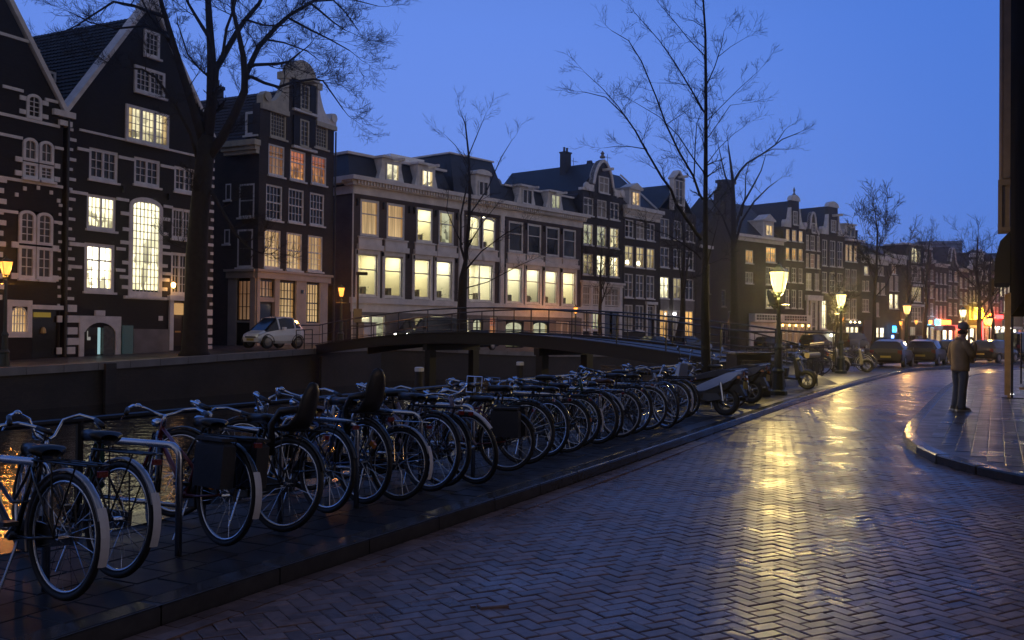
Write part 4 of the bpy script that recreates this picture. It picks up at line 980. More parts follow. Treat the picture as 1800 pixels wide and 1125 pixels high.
for h_, x_, z_ in ((h3, 28.9, 15.0), (h4, 34.2, 16.1), (h5, 42.3, 13.2), (wb, 20.5, 12.5)):
    MB().tube([(x_, 4.2, z_-.6), (x_, 4.2, z_+1.9)], .022, 5).tube([(x_-.5, 4.2, z_+1.6), (x_+.6, 4.2, z_+1.6)], .012, 4).tube([(x_-.35, 4.0, z_+1.6), (x_-.35, 4.4, z_+1.6)], .01, 4).tube([(x_+.1, 3.95, z_+1.6), (x_+.1, 4.45, z_+1.6)], .01, 4).tube([(x_+.45, 4.0, z_+1.6), (x_+.45, 4.4, z_+1.6)], .01, 4).build('aerial', IRON, h_)
# ---- the row beyond the bend
PO = (22.8, 99.4); o_, rz_ = frame(PO, 48)
def house(lbl, x0, x1, zt, wall, wins, roof=None, ridge=None, name='canal_house', depth=9, door=True, gable=None, cornice=None, y=0):
    h = thing(name, o_, rz_, lbl, 'house')
    wall_mesh(x0+.02, x1-.02, -.3, zt, [w_[:4] for w_ in wins if w_[3] < zt and not (len(w_) > 6 and w_[6])], depth, .18).build('wall', wall, h)
    for w_ in wins: window(h, *w_[:4], w_[4], cols=w_[5] if len(w_) > 5 else 1, grid=(2, 2), y=.05 if w_[3] < zt else -.08, transom=.62 if w_[3]-w_[2] > 1.4 else None, tgrid=(2, 1), sill=True, bar=.04)
    if cornice: MB().box(x0-.02, x1+.02, -.12, .3, zt+.002, zt+cornice*.55).box(x0-.06, x1+.06, -.4, .3, zt+cornice*.55+.002, zt+cornice).build('cornice', WHITE, h)
    if ridge == 'along':
        m = MB(); z0 = zt+(cornice or 0)*.8; m.add([(x0,.1,z0),(x1,.1,z0),(x1-.02,depth/2,roof),(x0+.02,depth/2,roof),(x0,depth,z0),(x1,depth,z0)], [(0,1,2,3),(4,3,2,5),(0,3,4),(1,5,2)]); m.build('roof', SLATE, h)
    elif roof: gable_roof(h, x0+.1, x1-.1, zt, roof, .35, depth, SLATE, over=.02)
    return h
def neck_gable(h, c, zt, w, nw, ztop, wall, fmat=None, win=None, kind='neck'):
    fmat = fmat or WHITE; zn = zt
    if kind == 'neck':
        outline(h, [(c-nw/2,zn),(c+nw/2,zn),(c+nw/2,ztop-.5),(c-nw/2,ztop-.5)], 0, .35, wall)
        outline(h, [(c-nw/2-.15,ztop-.55)]+arc(c, ztop-.5, nw/2+.1, 180, 0, 8, .62)+[(c+nw/2+.15,ztop-.55)], -.12, .4, fmat, 'pediment')
        for sg in (-1, 1):
            a_, b_ = c+sg*w/2, c+sg*nw/2; s_ = scroll(h, a_, b_, zt, zt+(ztop-zt)*.62, fmat)
    else:
        pr = [(c-w/2+.2,zt),(c+w/2-.2,zt)]+[(c+w/2*x_, zt+(ztop-zt)*z_) for x_, z_ in ((.55,.2),(.42,.5),(.36,.75),(.2,.95),(0,1),(-.2,.95),(-.36,.75),(-.42,.5),(-.55,.2))]
        outline(h, pr, 0, .35, wall); coping(h, pr[1:][::-1], -.2, -.1, .4, fmat)
    if win: window(h, *win[:4], win[4], y=-.08, cols=1, grid=(2, 3))
h = house('wide dark brick corner house with lit dormer, amber windows and glazed white shop canopy', 0, 9.0, 11.25, DARKB,
  [(2.0,3.36,8.96,10.34,AMBER,2),(5.75,7.63,9.27,10.89,AMBER,2),(1.98,3.4,6.84,8.04,GLASS2,2),(5.76,7.73,6.87,8.76,GLASS2,2),(5.79,7.76,4.39,6.35,DIMY,2)], 16.0, 'along', cornice=.68)
d = dormer(h, 5.6, 7.66, 12.06, 13.7, .3, 2.5, lit('attic amber', (1,.7,.3), (1,.75,.4), 1.1), (6.0, 7.3, 12.15, 13.3)); outline(d, [(5.5,13.84),(7.8,13.84),(6.63,14.5)], .1, 1.5, WHITE, 'pediment'); chimney(h, 3.2, 4.4, 15.6, 16.9, .8)
cs = MB(); cs.box(2.5, 13.4, -.9, -.1, 2.84, 3.7).build('shop_canopy', CREAM, h)
m = MB()
for i_ in range(9): m.box(2.75+i_*.5, 3.12+i_*.5, -.93, -.9, 3.05, 3.28); m.box(2.75+i_*.5, 3.12+i_*.5, -.93, -.9, 3.33, 3.56); m.box(8.0+i_*.5, 8.37+i_*.5, -.93, -.9, 3.05, 3.28); m.box(8.0+i_*.5, 8.37+i_*.5, -.93, -.9, 3.33, 3.56)
m.build('canopy_lights', GLASS2, h)
MB().box(2.6, 7.6, -.25, -.05, .3, 2.8).build('shop_panel', CREAM, h)
for i_ in range(4): window(h, 8.4+i_*1.22, 9.45+i_*1.22, .6, 2.7, CURTD, y=-.2, grid=(1, 2), sill=False, fmat=CREAM)
for i_ in range(5): MB().lathe([(.02,0),(.12,.06),(.12,.2),(.02,.28)], (8.2+i_*1.3,-.55,2.4), 7).build('bracket_lamp', glow('shop bulb', (1,.55,.15), 9), h)
h = house('slim brown house with tall finial topped neck gable and three lit attic windows', 9.0, 13.6, 13.34, BROWNB,
  [(a_,b_,c_,e_,g_,1) for (c_,e_,g_) in ((11.87,13.12,CURT),(9.75,11.08,AMBER),(7.3,8.93,GLASS2),(4.45,6.5,GLASS2)) for (a_,b_) in ((9.57,10.3),(10.8,11.7),(12.17,12.97))], 16.4, name='neck_gable_house')
neck_gable(h, 11.3, 13.34, 4.4, 1.7, 16.9, BROWNB, win=(10.9,11.7,13.7,15.2,GLASS2)); MB().lathe([(.16,0),(.2,.15),(.06,.4),(.14,.6),(.02,1.0)], (11.3,.1,16.9), 8).build('finial', STONE, h)
h = house('narrow brown house with small white bell gable and pedimented white doorway', 13.6, 16.75, 13.0, BROWNB,
  [(a_,b_,c_,e_,g_,1) for (c_,e_,g_) in ((11.1,12.8,GLASS2),(9.1,10.7,CURTD)) for (a_,b_) in ((13.68,14.25),(14.6,15.5),(16.0,16.55))]+[(13.7,14.85,6.62,8.5,DIMY,2),(15.55,16.5,6.6,8.52,GLASS,2)], 15.2, name='bell_gable_house')
neck_gable(h, 15.1, 13.0, 3.0, 1.4, 15.5, BROWNB, kind='bell', win=(14.75,15.45,13.1,14.2,GLASS))
m = MB()
for a_ in (13.7, 14.5, 15.6, 16.45): m.box(a_, a_+.25, -.2, -.002, .4, 5.4)
m.box(13.5, 16.8, -.35, -.002, 5.402, 6.0); m.build('portico', WHITE, h); window(h, 14.8, 15.55, 2.4, 5.3, GLASS, y=-.1, sill=False)
h = house('broad brown house with white neck gable, hoist beam and tall dark triple windows', 16.75, 22.15, 13.14, BROWNB,
  [(a_,b_,c_,e_,g_,1) for (c_,e_,g_) in ((9.5,12.5,GLASS),(6.4,8.8,GLASS)) for (a_,b_) in ((17.13,18.2),(18.8,20.0),(20.5,21.7))]+[(17.1,18.1,2.2,5.5,ROOM,1),(19.2,19.9,3.0,5.0,GLASS,1),(20.6,21.4,3.0,5.0,DIMY,1)], 16.6, name='neck_gable_house')
neck_gable(h, 19.4, 13.14, 5.3, 2.2, 16.95, BROWNB, win=(18.9,20.0,13.5,14.9,BLIND)); MB().box(19.2, 19.6, -1.2, 0, 15.3, 15.55).build('hoist_beam', WHITE, h)
h = house('dark house with three warm lit attic windows and a boxed white dormer on top', 22.15, 25.95, 12.72, DARKB,
  [(22.3,22.95,10.3,12.3,CURT,1),(23.2,23.9,10.3,12.3,CURT,1),(24.3,25,10.3,12.3,CURT,1),(22.3,23.4,6.83,9.4,GLASS2,1),(23.75,25.0,6.83,9.4,GLASS2,1),(22.35,23.4,3.4,5.9,GLASS2,1),(23.75,25.0,3.4,5.9,GLASS2,1)], 15.0, 'along')
dormer(h, 22.6, 24.9, 13.2, 14.7, .2, 2.5, GLASS, beam=False); MB().box(22.1, 26, -.5, .3, 12.73, 12.95).build('cornice', WHITE, h)
m = MB(); m.box(21.9, 26.0, -.25, -.05, 2.6, 2.95); m.build('shop_lintel', BLACKP, h)
for a_ in (22.3, 23.3, 24.4): window(h, a_, a_+.75, 1.4, 2.55, ROOM, y=-.12, sill=False); MB().lathe([(.02,0),(.16,.1),(.02,.3)], (a_+.4,-.5,2.95), 7).build('spot_lamp', glow('warm spot', (1,.85,.5), 5), h)
h = house('lower house with white cornice, one lit attic oval and glowing double shop doors', 25.95, 32.6, 10.3, DARKB,
  [(26.75,27.8,8.9,9.95,lit('round lamp glow',(.9,.75,.4),(1,.9,.55),1.1),1),(30.2,31.6,9.0,10.1,GLASS2,2),(26.3,27.05,6.94,8.16,GLASS2,1),(27.25,28.0,6.95,8.2,GLASS2,1),(29.57,30.5,6.6,8.1,GLASS2,2),(30.95,32.0,6.6,8.1,GLASS2,2),(26.35,28.0,4.4,5.95,GLASS2,2),(29.57,30.5,3.9,5.6,GLASS2,2),(29.5,30.55,.49,2.53,ROOMB,1),(30.8,31.85,.49,2.53,ROOMB,1)], 13.3, 'along', cornice=1.1)
MB().box(26.2, 29.2, -.3, -.05, .3, 3.4).build('wooden_shopfront', P('dark red paint', (.06,.015,.012), .4), h); chimney(h, 29.5, 3, 13, 14.6, 1.3, pots=3)
h = house('brown house with bracketed white attic cornice and a blue lit door sign', 32.6, 37.4, 10.6, BROWNB,
  [(33.76,34.9,9.3,10.5,CURTD,1),(33.12,34.1,7.2,9.1,GLASS2,2),(34.55,35.5,7.2,9.1,GLASS2,2),(33.14,34.1,4.95,6.8,ROOM,1),(34.57,35.5,4.95,6.8,ROOM,1),(34.9,35.4,1.9,2.5,ROOM,1)], 13.6, 'along', cornice=1.2)
MB().box(32.85, 33.6, -.7, -.55, 1.95, 2.75).build('blue_sign', glow('blue sign', (.05,.4,1), 5), h); MB().box(33.1, 33.4, -.5, -.3, 1.2, 1.6).build('blue_lamp', glow('blue lamp', (.2,.4,1), 5), h)
MB().box(35.9, 37.2, -.3, -.04, .4, 4.6).build('ochre_panel', P('ochre render', (.35,.18,.09), .7), h)
h = house('tall flat roofed brown house with lit top bay window and white balcony bands', 37.4, 42.3, 13.3, BROWNB,
  [(39.1,39.8,11.1,13.0,ROOM,1),(39.95,40.8,11.1,13.0,ROOM,1),(41.0,41.7,11.1,13.0,ROOM,1),(39.1,41.8,8.6,10.4,GLASS2,3),(39.1,41.8,6.0,7.9,DIMY,3),(39.1,41.8,3.4,5.3,GLASS2,3),(38.8,40.2,.5,2.7,GREENW,2)], None)
MB().box(38.9, 42.2, -.3, -.01, 10.42, 10.7).box(38.9, 42.2, -.3, -.01, 8.0, 8.3).box(38.9, 42.2, -.3, -.01, 5.35, 5.65).box(37.3, 42.4, -.3, 3, 13.31, 13.5).build('balcony_band', WHITE, h)
# shop row with signs
pal = [REDB, BROWNB, DARKB, REDB, BROWNB, DARKB, REDB, BROWNB, DARKB, REDB, BROWNB, DARKB]
desc = ['brick house with white boxed attic window beside the tall flat roofed house', 'dark house with slim white gable piece and closed curtains', 'brick house whose ground floor carries the red and blue light strip',
        'brick house with stepped dark gable left of the yellow sign', 'brown house with balcony rail above the glowing yellow sign', 'slim dark house with small turret cap on its gable',
        'red washed house behind the red neon ring', 'house with two tall stacks of lit windows near the right edge', 'dark plain house right of the lit window stacks', 'red plastered low house partly behind the wooden post',
        'brown house beyond the wooden post with white shop awning', 'farthest dark house beyond the wooden post']
xs = [42.3, 45.8, 49.6, 53.2, 56.4, 60.2, 63.4, 67.2, 71.5, 76, 81, 86, 92]
tops = [11.2, 10.9, 11.4, 10.6, 11.0, 12.0, 11.2, 12.2, 12.0, 10.6, 12, 11.5]
shop = []
for i_, lb in enumerate(desc):
    x0, x1, zt = xs[i_], xs[i_+1], tops[i_]; wd = x1-x0; n_ = 3 if wd > 3.7 else 2; ww = wd/n_*.52; wl = []
    for r_, z0 in enumerate((zt-2.3, zt-4.6, zt-7.0)):
        for c_ in range(n_):
            a_ = x0+(c_+.5)*wd/n_-ww/2
            g_ = GLASS2 if (i_+r_*2+c_) % 3 else (CURTD if i_ != 7 else ROOM)
            if i_ == 7 and c_ > 0: g_ = lit('stair window glow', (1,.85,.6), (.9,.75,.5), 1.2)
            wl.append((a_, a_+ww, z0, z0+(1.5 if r_ == 0 else 1.75), g_, 1))
    h = house(lb, x0, x1, zt, pal[i_], wl, zt+2.6 if i_ != 5 else zt+2.0, 'along' if i_ % 2 else None, cornice=.45 if i_ % 2 else None, depth=8)
    if i_ in (0, 2, 4): neck_gable(h, (x0+x1)/2, zt, wd-.2, wd*.4, zt+2.4, pal[i_], kind='bell' if i_ == 2 else 'neck')
    if i_ == 5: MB().lathe([(.5,0),(.5,1.5),(.7,1.52),(.0,2.3)], ((x0+x1)/2, .6, zt), 8).build('turret_cap', CREAM, h)
    m = MB(); m.box(x0+.2, x1-.2, -.12, -.01, 2.75, 3.1); m.build('shop_lintel', WHITE if i_ % 3 else BLACKP, h)
    for c_ in range(2):
        a_ = x0+.35+c_*wd/2; g_ = [ROOM, CURT, ROOMB, AMBER, ROOMB, CURT, REDW, ROOM, ROOMB, REDW, ROOM, AMBER][(i_+c_) % 12]
        window(h, a_, a_+wd/2-.6, .5, 2.7, g_, y=-.06, cols=1, grid=(1, 2), sill=False)
    shop.append(h)
NEON = lambda n_, c_, s_: glow(n_, c_, s_)
MB().box(44.6, 45.6, -.9, -.6, 3.0, 3.75).build('neon_box', NEON('cyan neon', (.05,.6,.9), 12), shop[0]); MB().box(45.7, 48.8, -.9, -.6, 3.1, 3.7).build('neon_strip', NEON('red neon strip', (1,.12,.02), 12), shop[1])
MB().box(42.8, 43.3, -.8, -.6, 3.1, 3.6).build('neon_box', NEON('orange neon', (1,.25,.03), 9), shop[0])
MB().prism([(45.2,2.3),(49.4,2.3),(49.0,2.95),(45.6,2.95)], -1.3, -.2).build('red_awning', P('red canvas', (.35,.03,.02), .7), shop[1])
MB().box(51.0, 53.0, -.9, -.7, 2.1, 2.7).build('neon_heart', NEON('red neon', (1,.05,.03), 12), shop[2])
m = MB().box(56.6, 59.6, -1.0, -.7, 4.0, 4.95); [m.box(56.8+q*.7, 57.0+q*.7, -.98, -.72, 4.95, 5.6) for q in range(4)]; m.build('neon_crown', NEON('yellow neon', (1,.62,.03), 16), shop[4])
MB().ring((61.9,-.9,3.9), .85, .16, 'y', 20, 6).build('neon_ring', NEON('orange red neon', (1,.22,.02), 16), shop[5]); MB().ring((60.4,-.9,3.9), .6, .13, 'y', 16, 6).build('neon_ring', NEON('orange red neon', (1,.22,.02), 16), shop[5])
MB().box(63.9, 66.6, -.8, -.6, 4.2, 4.75).build('neon_strip', NEON('crimson neon', (1,.03,.03), 12), shop[6])
MB().box(60.4, 60.6, -.4, -.2, .8, 5.6).build('neon_tube', NEON('crimson neon', (1,.03,.03), 12), shop[5]); MB().box(63.5, 67, -.5, -.1, 3.0, 4.1).build('red_fascia', P('red fascia', (.5,.05,.04), .5), shop[6])
for x_ in (64.3, 65.6, 68.4, 69.8): MB().lathe([(.02,0),(.2,.12),(.2,.3),(.02,.45)], (x_,-.5,2.6), 8).build('globe_lamp', glow('white globe', (1,.9,.75), 10), shop[6 if x_ < 67 else 7])
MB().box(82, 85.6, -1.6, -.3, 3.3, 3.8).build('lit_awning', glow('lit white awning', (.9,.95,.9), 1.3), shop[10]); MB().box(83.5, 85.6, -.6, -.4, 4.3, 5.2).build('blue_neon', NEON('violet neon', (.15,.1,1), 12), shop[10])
t = thing('office_block', (132, 300, 0), R(-15), 'distant pale blue slab block on the skyline above the rooftops', 'building')
MB().box(-6, 7, 0, 8, 0, 31).build('wall', P('distant concrete', (.16,.16,.19), .7), t)
MB().box(-10, -6, 2, 8, 0, 29.5).build('wing', P('distant concrete', (.16,.16,.19), .7), t)
for k_ in range(6): MB().box(-5.8, 6.8, -.05, 0, 21+k_*1.7, 21.7+k_*1.7).build('window_strip', GLASS, t)

# ---- dark house fronts on the near side at the right edge
ox, oy = ln(-.33, 30.2); o_ = (ox, oy, 0); rz_ = R(90-206.6)
nb = thing('corner_building', o_, rz_, 'dark building front at the right edge with lamplit pilaster and box bay', 'building')
UNL = brick('unlit black brick', (.010,.009,.009), (.013,.011,.010), (.008,.008,.008))  # unlit front: its darkness is put into the brick colour
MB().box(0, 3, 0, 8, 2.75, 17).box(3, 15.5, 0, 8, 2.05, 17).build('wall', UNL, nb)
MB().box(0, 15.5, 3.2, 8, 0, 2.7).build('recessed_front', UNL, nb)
UNL.node_tree.nodes['Principled BSDF'].inputs['Specular IOR Level'].default_value = .0; UNL.node_tree.nodes['Principled BSDF'].inputs['Roughness'].default_value = 1
SAND = P('sandstone', (.22, .155, .12), .6, var=(3,.2))
MB().box(-.05, .5, -.17, .3, 5.9, 17).build('pilaster', SAND, nb)
MB().tube([(.22,-.22,5.8),(.22,-.22,17)], .06, 8).build('drainpipe', SAND, nb)
for z_, d_ in ((12.1,.55),(11.2,.3)): MB().box(-.3, 15.5, -d_, .05, z_, z_+.5 if d_ > .4 else 12.09).build('cornice', SAND, nb)
bx = link('box_bay', MB().box(.1, .9, -.30, -.002, 5.65, 5.8).box(.1, .9, -.30, -.002, 4.4, 4.52).box(.1,.2,-.3,-.2,4.52,5.65).box(.8,.9,-.3,-.2,4.52,5.65).box(.16,.84,-.22,-.01,4.52,5.65).mesh('box_bay', SAND), nb)
MB().box(.10-.04, .098, -.26, -.06, 4.6, 5.6).build('side_glass', CURTD, bx)
aw = link('awning', MB().prism([(-.02,4.2),(-.25,3.95),(-.36,3.5),(-.38,2.9),(-.02,2.9)], .6, 3.0, 'x').mesh('awning', P('black canvas', (.02,.018,.014), .8)), nb)
MB().box(.6, 3.0, -.44, -.385, 2.68, 3.0).build('valance', P('valance painted as lit', (.10,.07,.04), .8), aw)  # warm light on the valance is put into its colour

# the house row behind the camera on the near side of the street
for i_, (s0_, w_, h_, lb, br_) in enumerate(((-2.5, 12, 15.0, 'dark brick house behind the camera, nearest of the row outside the picture', DARKB), (-15, 14, 16.5, 'brown brick house behind the camera, middle of the row outside the picture', BROWNB), (-29.5, 16, 14.5, 'dark brick house behind the camera, farthest of the row outside the picture', DARKB))):
    ox, oy = ln(-4.2, s0_); t = thing('canal_house', (ox, oy, 0), R(90-206.6), lb, 'house')
    wl = [(1+c_*2.6, 2.5+c_*2.6, 1.2+r_*3.3, 3.4+r_*3.3) for c_ in range(int((w_-1)/2.6)) for r_ in range(4)]
    wall_mesh(0, w_, -.1, h_, wl, 10).build('wall', br_, t)
    for w4 in wl: window(t, *w4, GLASS, grid=(2, 2), transom=.6)
    MB().box(-.1, w_+.1, -.45, .3, h_+.002, h_+.5).build('cornice', WHITE, t)
# ------------------------------------------------------------------ street lamps
LK = {'near': ((1, .72, .22), 3.6, 820), 'mid': ((1, .50, .13), 3.8, 460), 'far': ((1, .36, .06), 3.0, 360), 'white': ((1, .72, .34), 4, 460)}
def lamp_glow(key):
    "frosted lantern glass: glows and lets the light of the lamp inside through"
    nm = 'lamp glass '+key
    if nm in MATS: return MATS[nm]
    m, nt, b = nt_new(nm); MATS[nm] = m; c, s_, _ = LK[key]
    em = N(nt, 'ShaderNodeEmission'); em.inputs[0].default_value = (*c, 1); em.inputs[1].default_value = s_
    tr = N(nt, 'ShaderNodeBsdfTransparent'); mx = N(nt, 'ShaderNodeMixShader'); mx.inputs[0].default_value = .5
    nt.links.new(tr.outputs[0], mx.inputs[1]); nt.links.new(em.outputs[0], mx.inputs[2]); nt.links.new(mx.outputs[0], nt.nodes['Material Output'].inputs[0])
    return m
def street_lamp(x, y, z, h, key, label, power=1, scale=.92):
    t = thing('street_lamp', (x, y, z), rnd.uniform(-.3, .4)-math.atan2(x, y), label, 'street lamp', 'lantern street lamps')
    hl = h-.78*scale   # underside of the lantern
    cast = GREENP
    MB().lathe([(.24,-.1),(.24,.10),(.17,.14),(.15,.55),(.17,.58),(.17,.62),(.11,.70),(.10,1.15),(.12,1.18),(.12,1.22),(.07,1.32)], (0,0,0), 12).build('base', cast, t, smooth=False)
    MB().lathe([(.065,1.3),(.05,hl-.25),(.07,hl-.24),(.07,hl-.18),(.045,hl-.14),(.045,hl-.02)], (0,0,0), 10).build('post', cast, t)
    MB().tube([(-.28,0,hl-.32),(.28,0,hl-.32)], .018, 6).build('ladder_bar', cast, t)
    w0, w1, hh = .095*scale, .185*scale, .5*scale
    fr = MB()
    cs = [(-1,-1),(1,-1),(1,1),(-1,1)]
    for a, b in zip(cs, cs[1:]+cs[:1]):
        fr.tube([(a[0]*w0, a[1]*w0, hl), (a[0]*w1, a[1]*w1, hl+hh)], .011, 4); fr.tube([(a[0]*w0, a[1]*w0, hl), (b[0]*w0, b[1]*w0, hl)], .013, 4); fr.tube([(a[0]*w1, a[1]*w1, hl+hh), (b[0]*w1, b[1]*w1, hl+hh)], .014, 4)
        fr.tube([(a[0]*.03, a[1]*.03, hl-.1), (a[0]*w0, a[1]*w0, hl)], .012, 4)
    L = link('lantern', fr.mesh('lantern', cast), t)
    for (a, b) in zip(cs, cs[1:]+cs[:1]):
        p = MB(); s0, s1 = w0*.96, w1*.96; i0 = hl+.01; i1 = hl+hh-.01
        p.quad((a[0]*s0,a[1]*s0,i0),(b[0]*s0,b[1]*s0,i0),(b[0]*s1,b[1]*s1,i1),(a[0]*s1,a[1]*s1,i1)); p.build('lamp_pane', lamp_glow(key), L)
    r = MB(); r.lathe([(w1*1.46,0),(w1*1.36,.02),(w1*.7,.09),(w1*.4,.12),(w1*.38,.16),(w1*.12,.19),(.02,.25)], (0,0,hl+hh+.01), 4); r.v = [(x_*math.cos(R(45))-y_*math.sin(R(45)), x_*math.sin(R(45))+y_*math.cos(R(45)), z_) for x_, y_, z_ in r.v]
    r.build('roof', cast, t)
    ld = bpy.data.lights.new('lamp_bulb', 'POINT'); ld.color = LK[key][0]; ld.energy = LK[key][2]*power; ld.shadow_soft_size = .10
    link('lamp_bulb', ld, t, (0, 0, hl+hh*.55))
    return t
l1 = street_lamp(6.84, 24.81, 0, 3.45, 'near', 'lit street lamp with bright yellow lantern beside the metal box, nearest of the lamps', scale=1.06)
sg = link('disc_sign', MB().lathe([(.02,-.03),(.27,-.03),(.27,.03),(.02,.03)], (0,0,0), 18, 'x').mesh('disc_sign', BLACKP), l1, (-.16, 0, 2.45)); sg.rotation_euler = (0, R(-20), R(35))
street_lamp(13.35, 39.23, 0, 3.44, 'near', 'lit street lamp standing beside the silver scooter, second along the near quay')
street_lamp(22.3, 54.6, 0, 3.5, 'mid', 'lit street lamp rising behind the parked black cars left of the standing man')
street_lamp(29.0, 62.2, 0, 3.5, 'white', 'lit street lamp right behind the head of the standing man')
street_lamp(31.6, 64.0, 0, 3.0, 'mid', 'small lit lamp just right of the head of the standing man')
street_lamp(40.5, 76.2, 0, 5.1, 'white', 'lit lamp glimpsed behind the wooden post at the right edge')
street_lamp(-17.55, 33.5, .06, 4.0, 'far', 'orange lit street lamp at the far left edge before the black houses')
street_lamp(-8.84, 50.0, .74, 3.25, 'far', 'orange lit street lamp at the far end of the bridge near the white car')
street_lamp(4.8, 73, .04, 3.65, 'far', 'orange lit street lamp behind the middle of the bridge by the pale shopfront')
street_lamp(34.0, 99.6, 0, 3.6, 'far', 'small orange lamp on the far bank in line with the second near quay lamp')
street_lamp(43.3, 107.7, 0, 3.4, 'far', 'small orange lamp on the far bank in front of the ochre wall panel')
street_lamp(46.6, 111.5, 0, 3.6, 'far', 'small orange lamp on the far bank right of the ochre panel')
MB_ = MB().lathe([(.02,0),(.09,.06),(.1,.2),(.02,.27)], (0,0,0), 8)
street_lamp(7.9, 5.4, 0, 3.5, 'mid', 'lit street lamp on the sidewalk corner right of the camera, outside the picture', power=.3)
street_lamp(-5.2, -6.5, 0, 3.5, 'mid', 'lit street lamp on the quay behind the camera, outside the picture', power=.12)
t = thing('wall_lamp', (*ln(34.7, 33.6), 3.45), 0, 'small orange wall lamp above the varnished door behind the big tree', 'wall lamp')
MB_.build('shade', glow('wall lamp', (1, .5, .12), 22), t); MB().tube([(0,0,.25),(0,.0,.36),(-.12,.08,.36)], .015, 5).build('bracket', IRON, t); t.rotation_euler = (0,0,R(-30))

# ------------------------------------------------------------------ footbridge
Nn, Ff = Vector((6.9, 29.4, 0)), Vector((-9.6, 47.9, 0)); bd = (Ff-Nn); BLn = bd.length; bd.normalize(); brz = math.atan2(bd.y, bd.x)
br = thing('footbridge', tuple(Nn), brz, 'dark arched iron footbridge with railings on slender piers across the canal', 'bridge')
# local x along the bridge from the near bank; +y points to the near/left side, -y away along the canal
def dz(t): return .60+.80*math.sin(math.pi*min(max(t, 0), 1))**.9 + (.14*t)
WB = 3.0; n = 24; DECK = P('bridge deck planks', (.05,.048,.05), .4, var=(4,.3)); GIR = P('dark bridge paint', (.013,.014,.015), .5)
g = MB(); dk = MB()
for i in range(n):
    t0, t1 = i/n, (i+1)/n; x0, x1 = t0*BLn, t1*BLn; a, b = dz(t0), dz(t1)
    for yy in (0,):
        g.add([(x0,yy-.09,a-.42),(x1,yy-.09,b-.42),(x1,yy+.09,b-.42),(x0,yy+.09,a-.42),(x0,yy-.09,a),(x1,yy-.09,b),(x1,yy+.09,b),(x0,yy+.09,a)], [(3,2,1,0),(4,5,6,7),(0,1,5,4),(2,3,7,6)])
        g.add([(x0,yy-.15,a+.002),(x1,yy-.15,b+.002),(x1,yy+.15,b+.002),(x0,yy+.15,a+.002),(x0,yy-.15,a+.05),(x1,yy-.15,b+.05),(x1,yy+.15,b+.05),(x0,yy+.15,a+.05)], [(3,2,1,0),(4,5,6,7),(0,1,5,4),(2,3,7,6)])
gm = g.mesh('girder', GIR); link('girder', gm, br); link('girder', gm, br, (0, -WB, 0))
npl = 150
for i in range(npl):
    t0, t1 = i/npl, (i+.9)/npl; x0, x1 = t0*BLn, t1*BLn; a, b = dz(t0)-.03, dz(t1)-.03
    dk.add([(x0,-WB+.09,a-.06),(x1,-WB+.09,b-.06),(x1,-.09,b-.06),(x0,-.09,a-.06),(x0,-WB+.09,a),(x1,-WB+.09,b),(x1,-.09,b),(x0,-.09,a)], [(3,2,1,0),(4,5,6,7),(0,1,5,4),(1,2,6,5),(2,3,7,6),(3,0,4,7)])
dk.build('deck_planks', DECK, br, kind='stuff')
for yy in (0, -WB):
    r_ = link('railing', None, br, (0, yy, 0)); ext0, ext1 = -.06, 1.07
    for hh, rad in ((1.02, .03), (.55, .018), (.12, .018)):
        pts_ = [(t*BLn, 0, dz(t)+hh) for t in [ext0+(ext1-ext0)*i/30 for i in range(31)]]
        MB().tube(pts_, rad, 6).build('rail', IRON, r_)
    for i in range(14):
        t = ext0+(ext1-ext0)*i/13; x = t*BLn
        MB().tube([(x,0,dz(t)+.02),(x,0,dz(t)+1.02)], .022, 6).build('post', IRON, r_)
for tp in (.36, .64):
    pr = link('pier', MB().box(-.14, .14, -WB+.1, .05, dz(tp)-.70, dz(tp)-.44).mesh('pier', GIR), br, (tp*BLn, 0, 0))
    for yy in (-.25, -WB+.35): MB().box(-.17, .17, yy-.17, yy+.17, -2.2, dz(tp)-.702).build('column', GIR, pr)
# ramp down to the quay
m = MB(); m.add([(0,-WB-.15,.60),(0,.15,.60),(-1.45,.3,.0),(-1.45,-WB-.25,.0),(0,-WB-.15,-.3),(0,.15,-.3),(-1.45,.3,-.3),(-1.45,-WB-.25,-.3)], [(3,2,1,0),(4,5,6,7),(0,1,5,4),(1,2,6,5),(2,3,7,6),(3,0,4,7)])
m.build('ramp', SLAB, br)
def railing(name, pts, h, label, mids=(.5,), post_every=1.6, rad=.026, sag=0, curl=False, cat='railing', post_r=.026):
    t = thing(name, pts[0], 0, label, cat); o = Vector(pts[0]); P3 = [Vector(p)-o for p in pts]
    tot = sum((b-a).length for a, b in zip(P3, P3[1:])); n_ = max(1, round(tot/post_every))
    def at_(s):
        for a, b in zip(P3, P3[1:]):
            l = (b-a).length
            if s <= l+1e-6: return a+(b-a)*(s/l)
            s -= l
        return P3[-1]
    MB().tube([(p.x, p.y, p.z+h) for p in P3], rad, 8).build('top_rail', IRON, t)
    for mz in mids: MB().tube([(p.x, p.y, p.z+h*mz) for p in P3], rad*.6, 6).build('rail', IRON, t)
    for i in range(n_+1):
        p = at_(tot*i/n_); MB().tube([(p.x, p.y, p.z-.05), (p.x, p.y, p.z+h)], post_r, 8).build('post', IRON, t)
    return t
railing('quay_railing', [(*ln(6.25, s), 0) for s in (-3, 8, 18, 27.5)], .84, 'low black railing along the canal edge behind the row of parked bicycles', mids=(), post_every=2.05, post_r=.03)
railing('bridge_ramp_railing', [(*ln(7.0, 30.4), .55), (*ln(5.6, 32.2), .1)], 1.1, 'black railing stepping down from the bridge end behind the metal box', mids=(.5,.12), post_every=.35, post_r=.012)
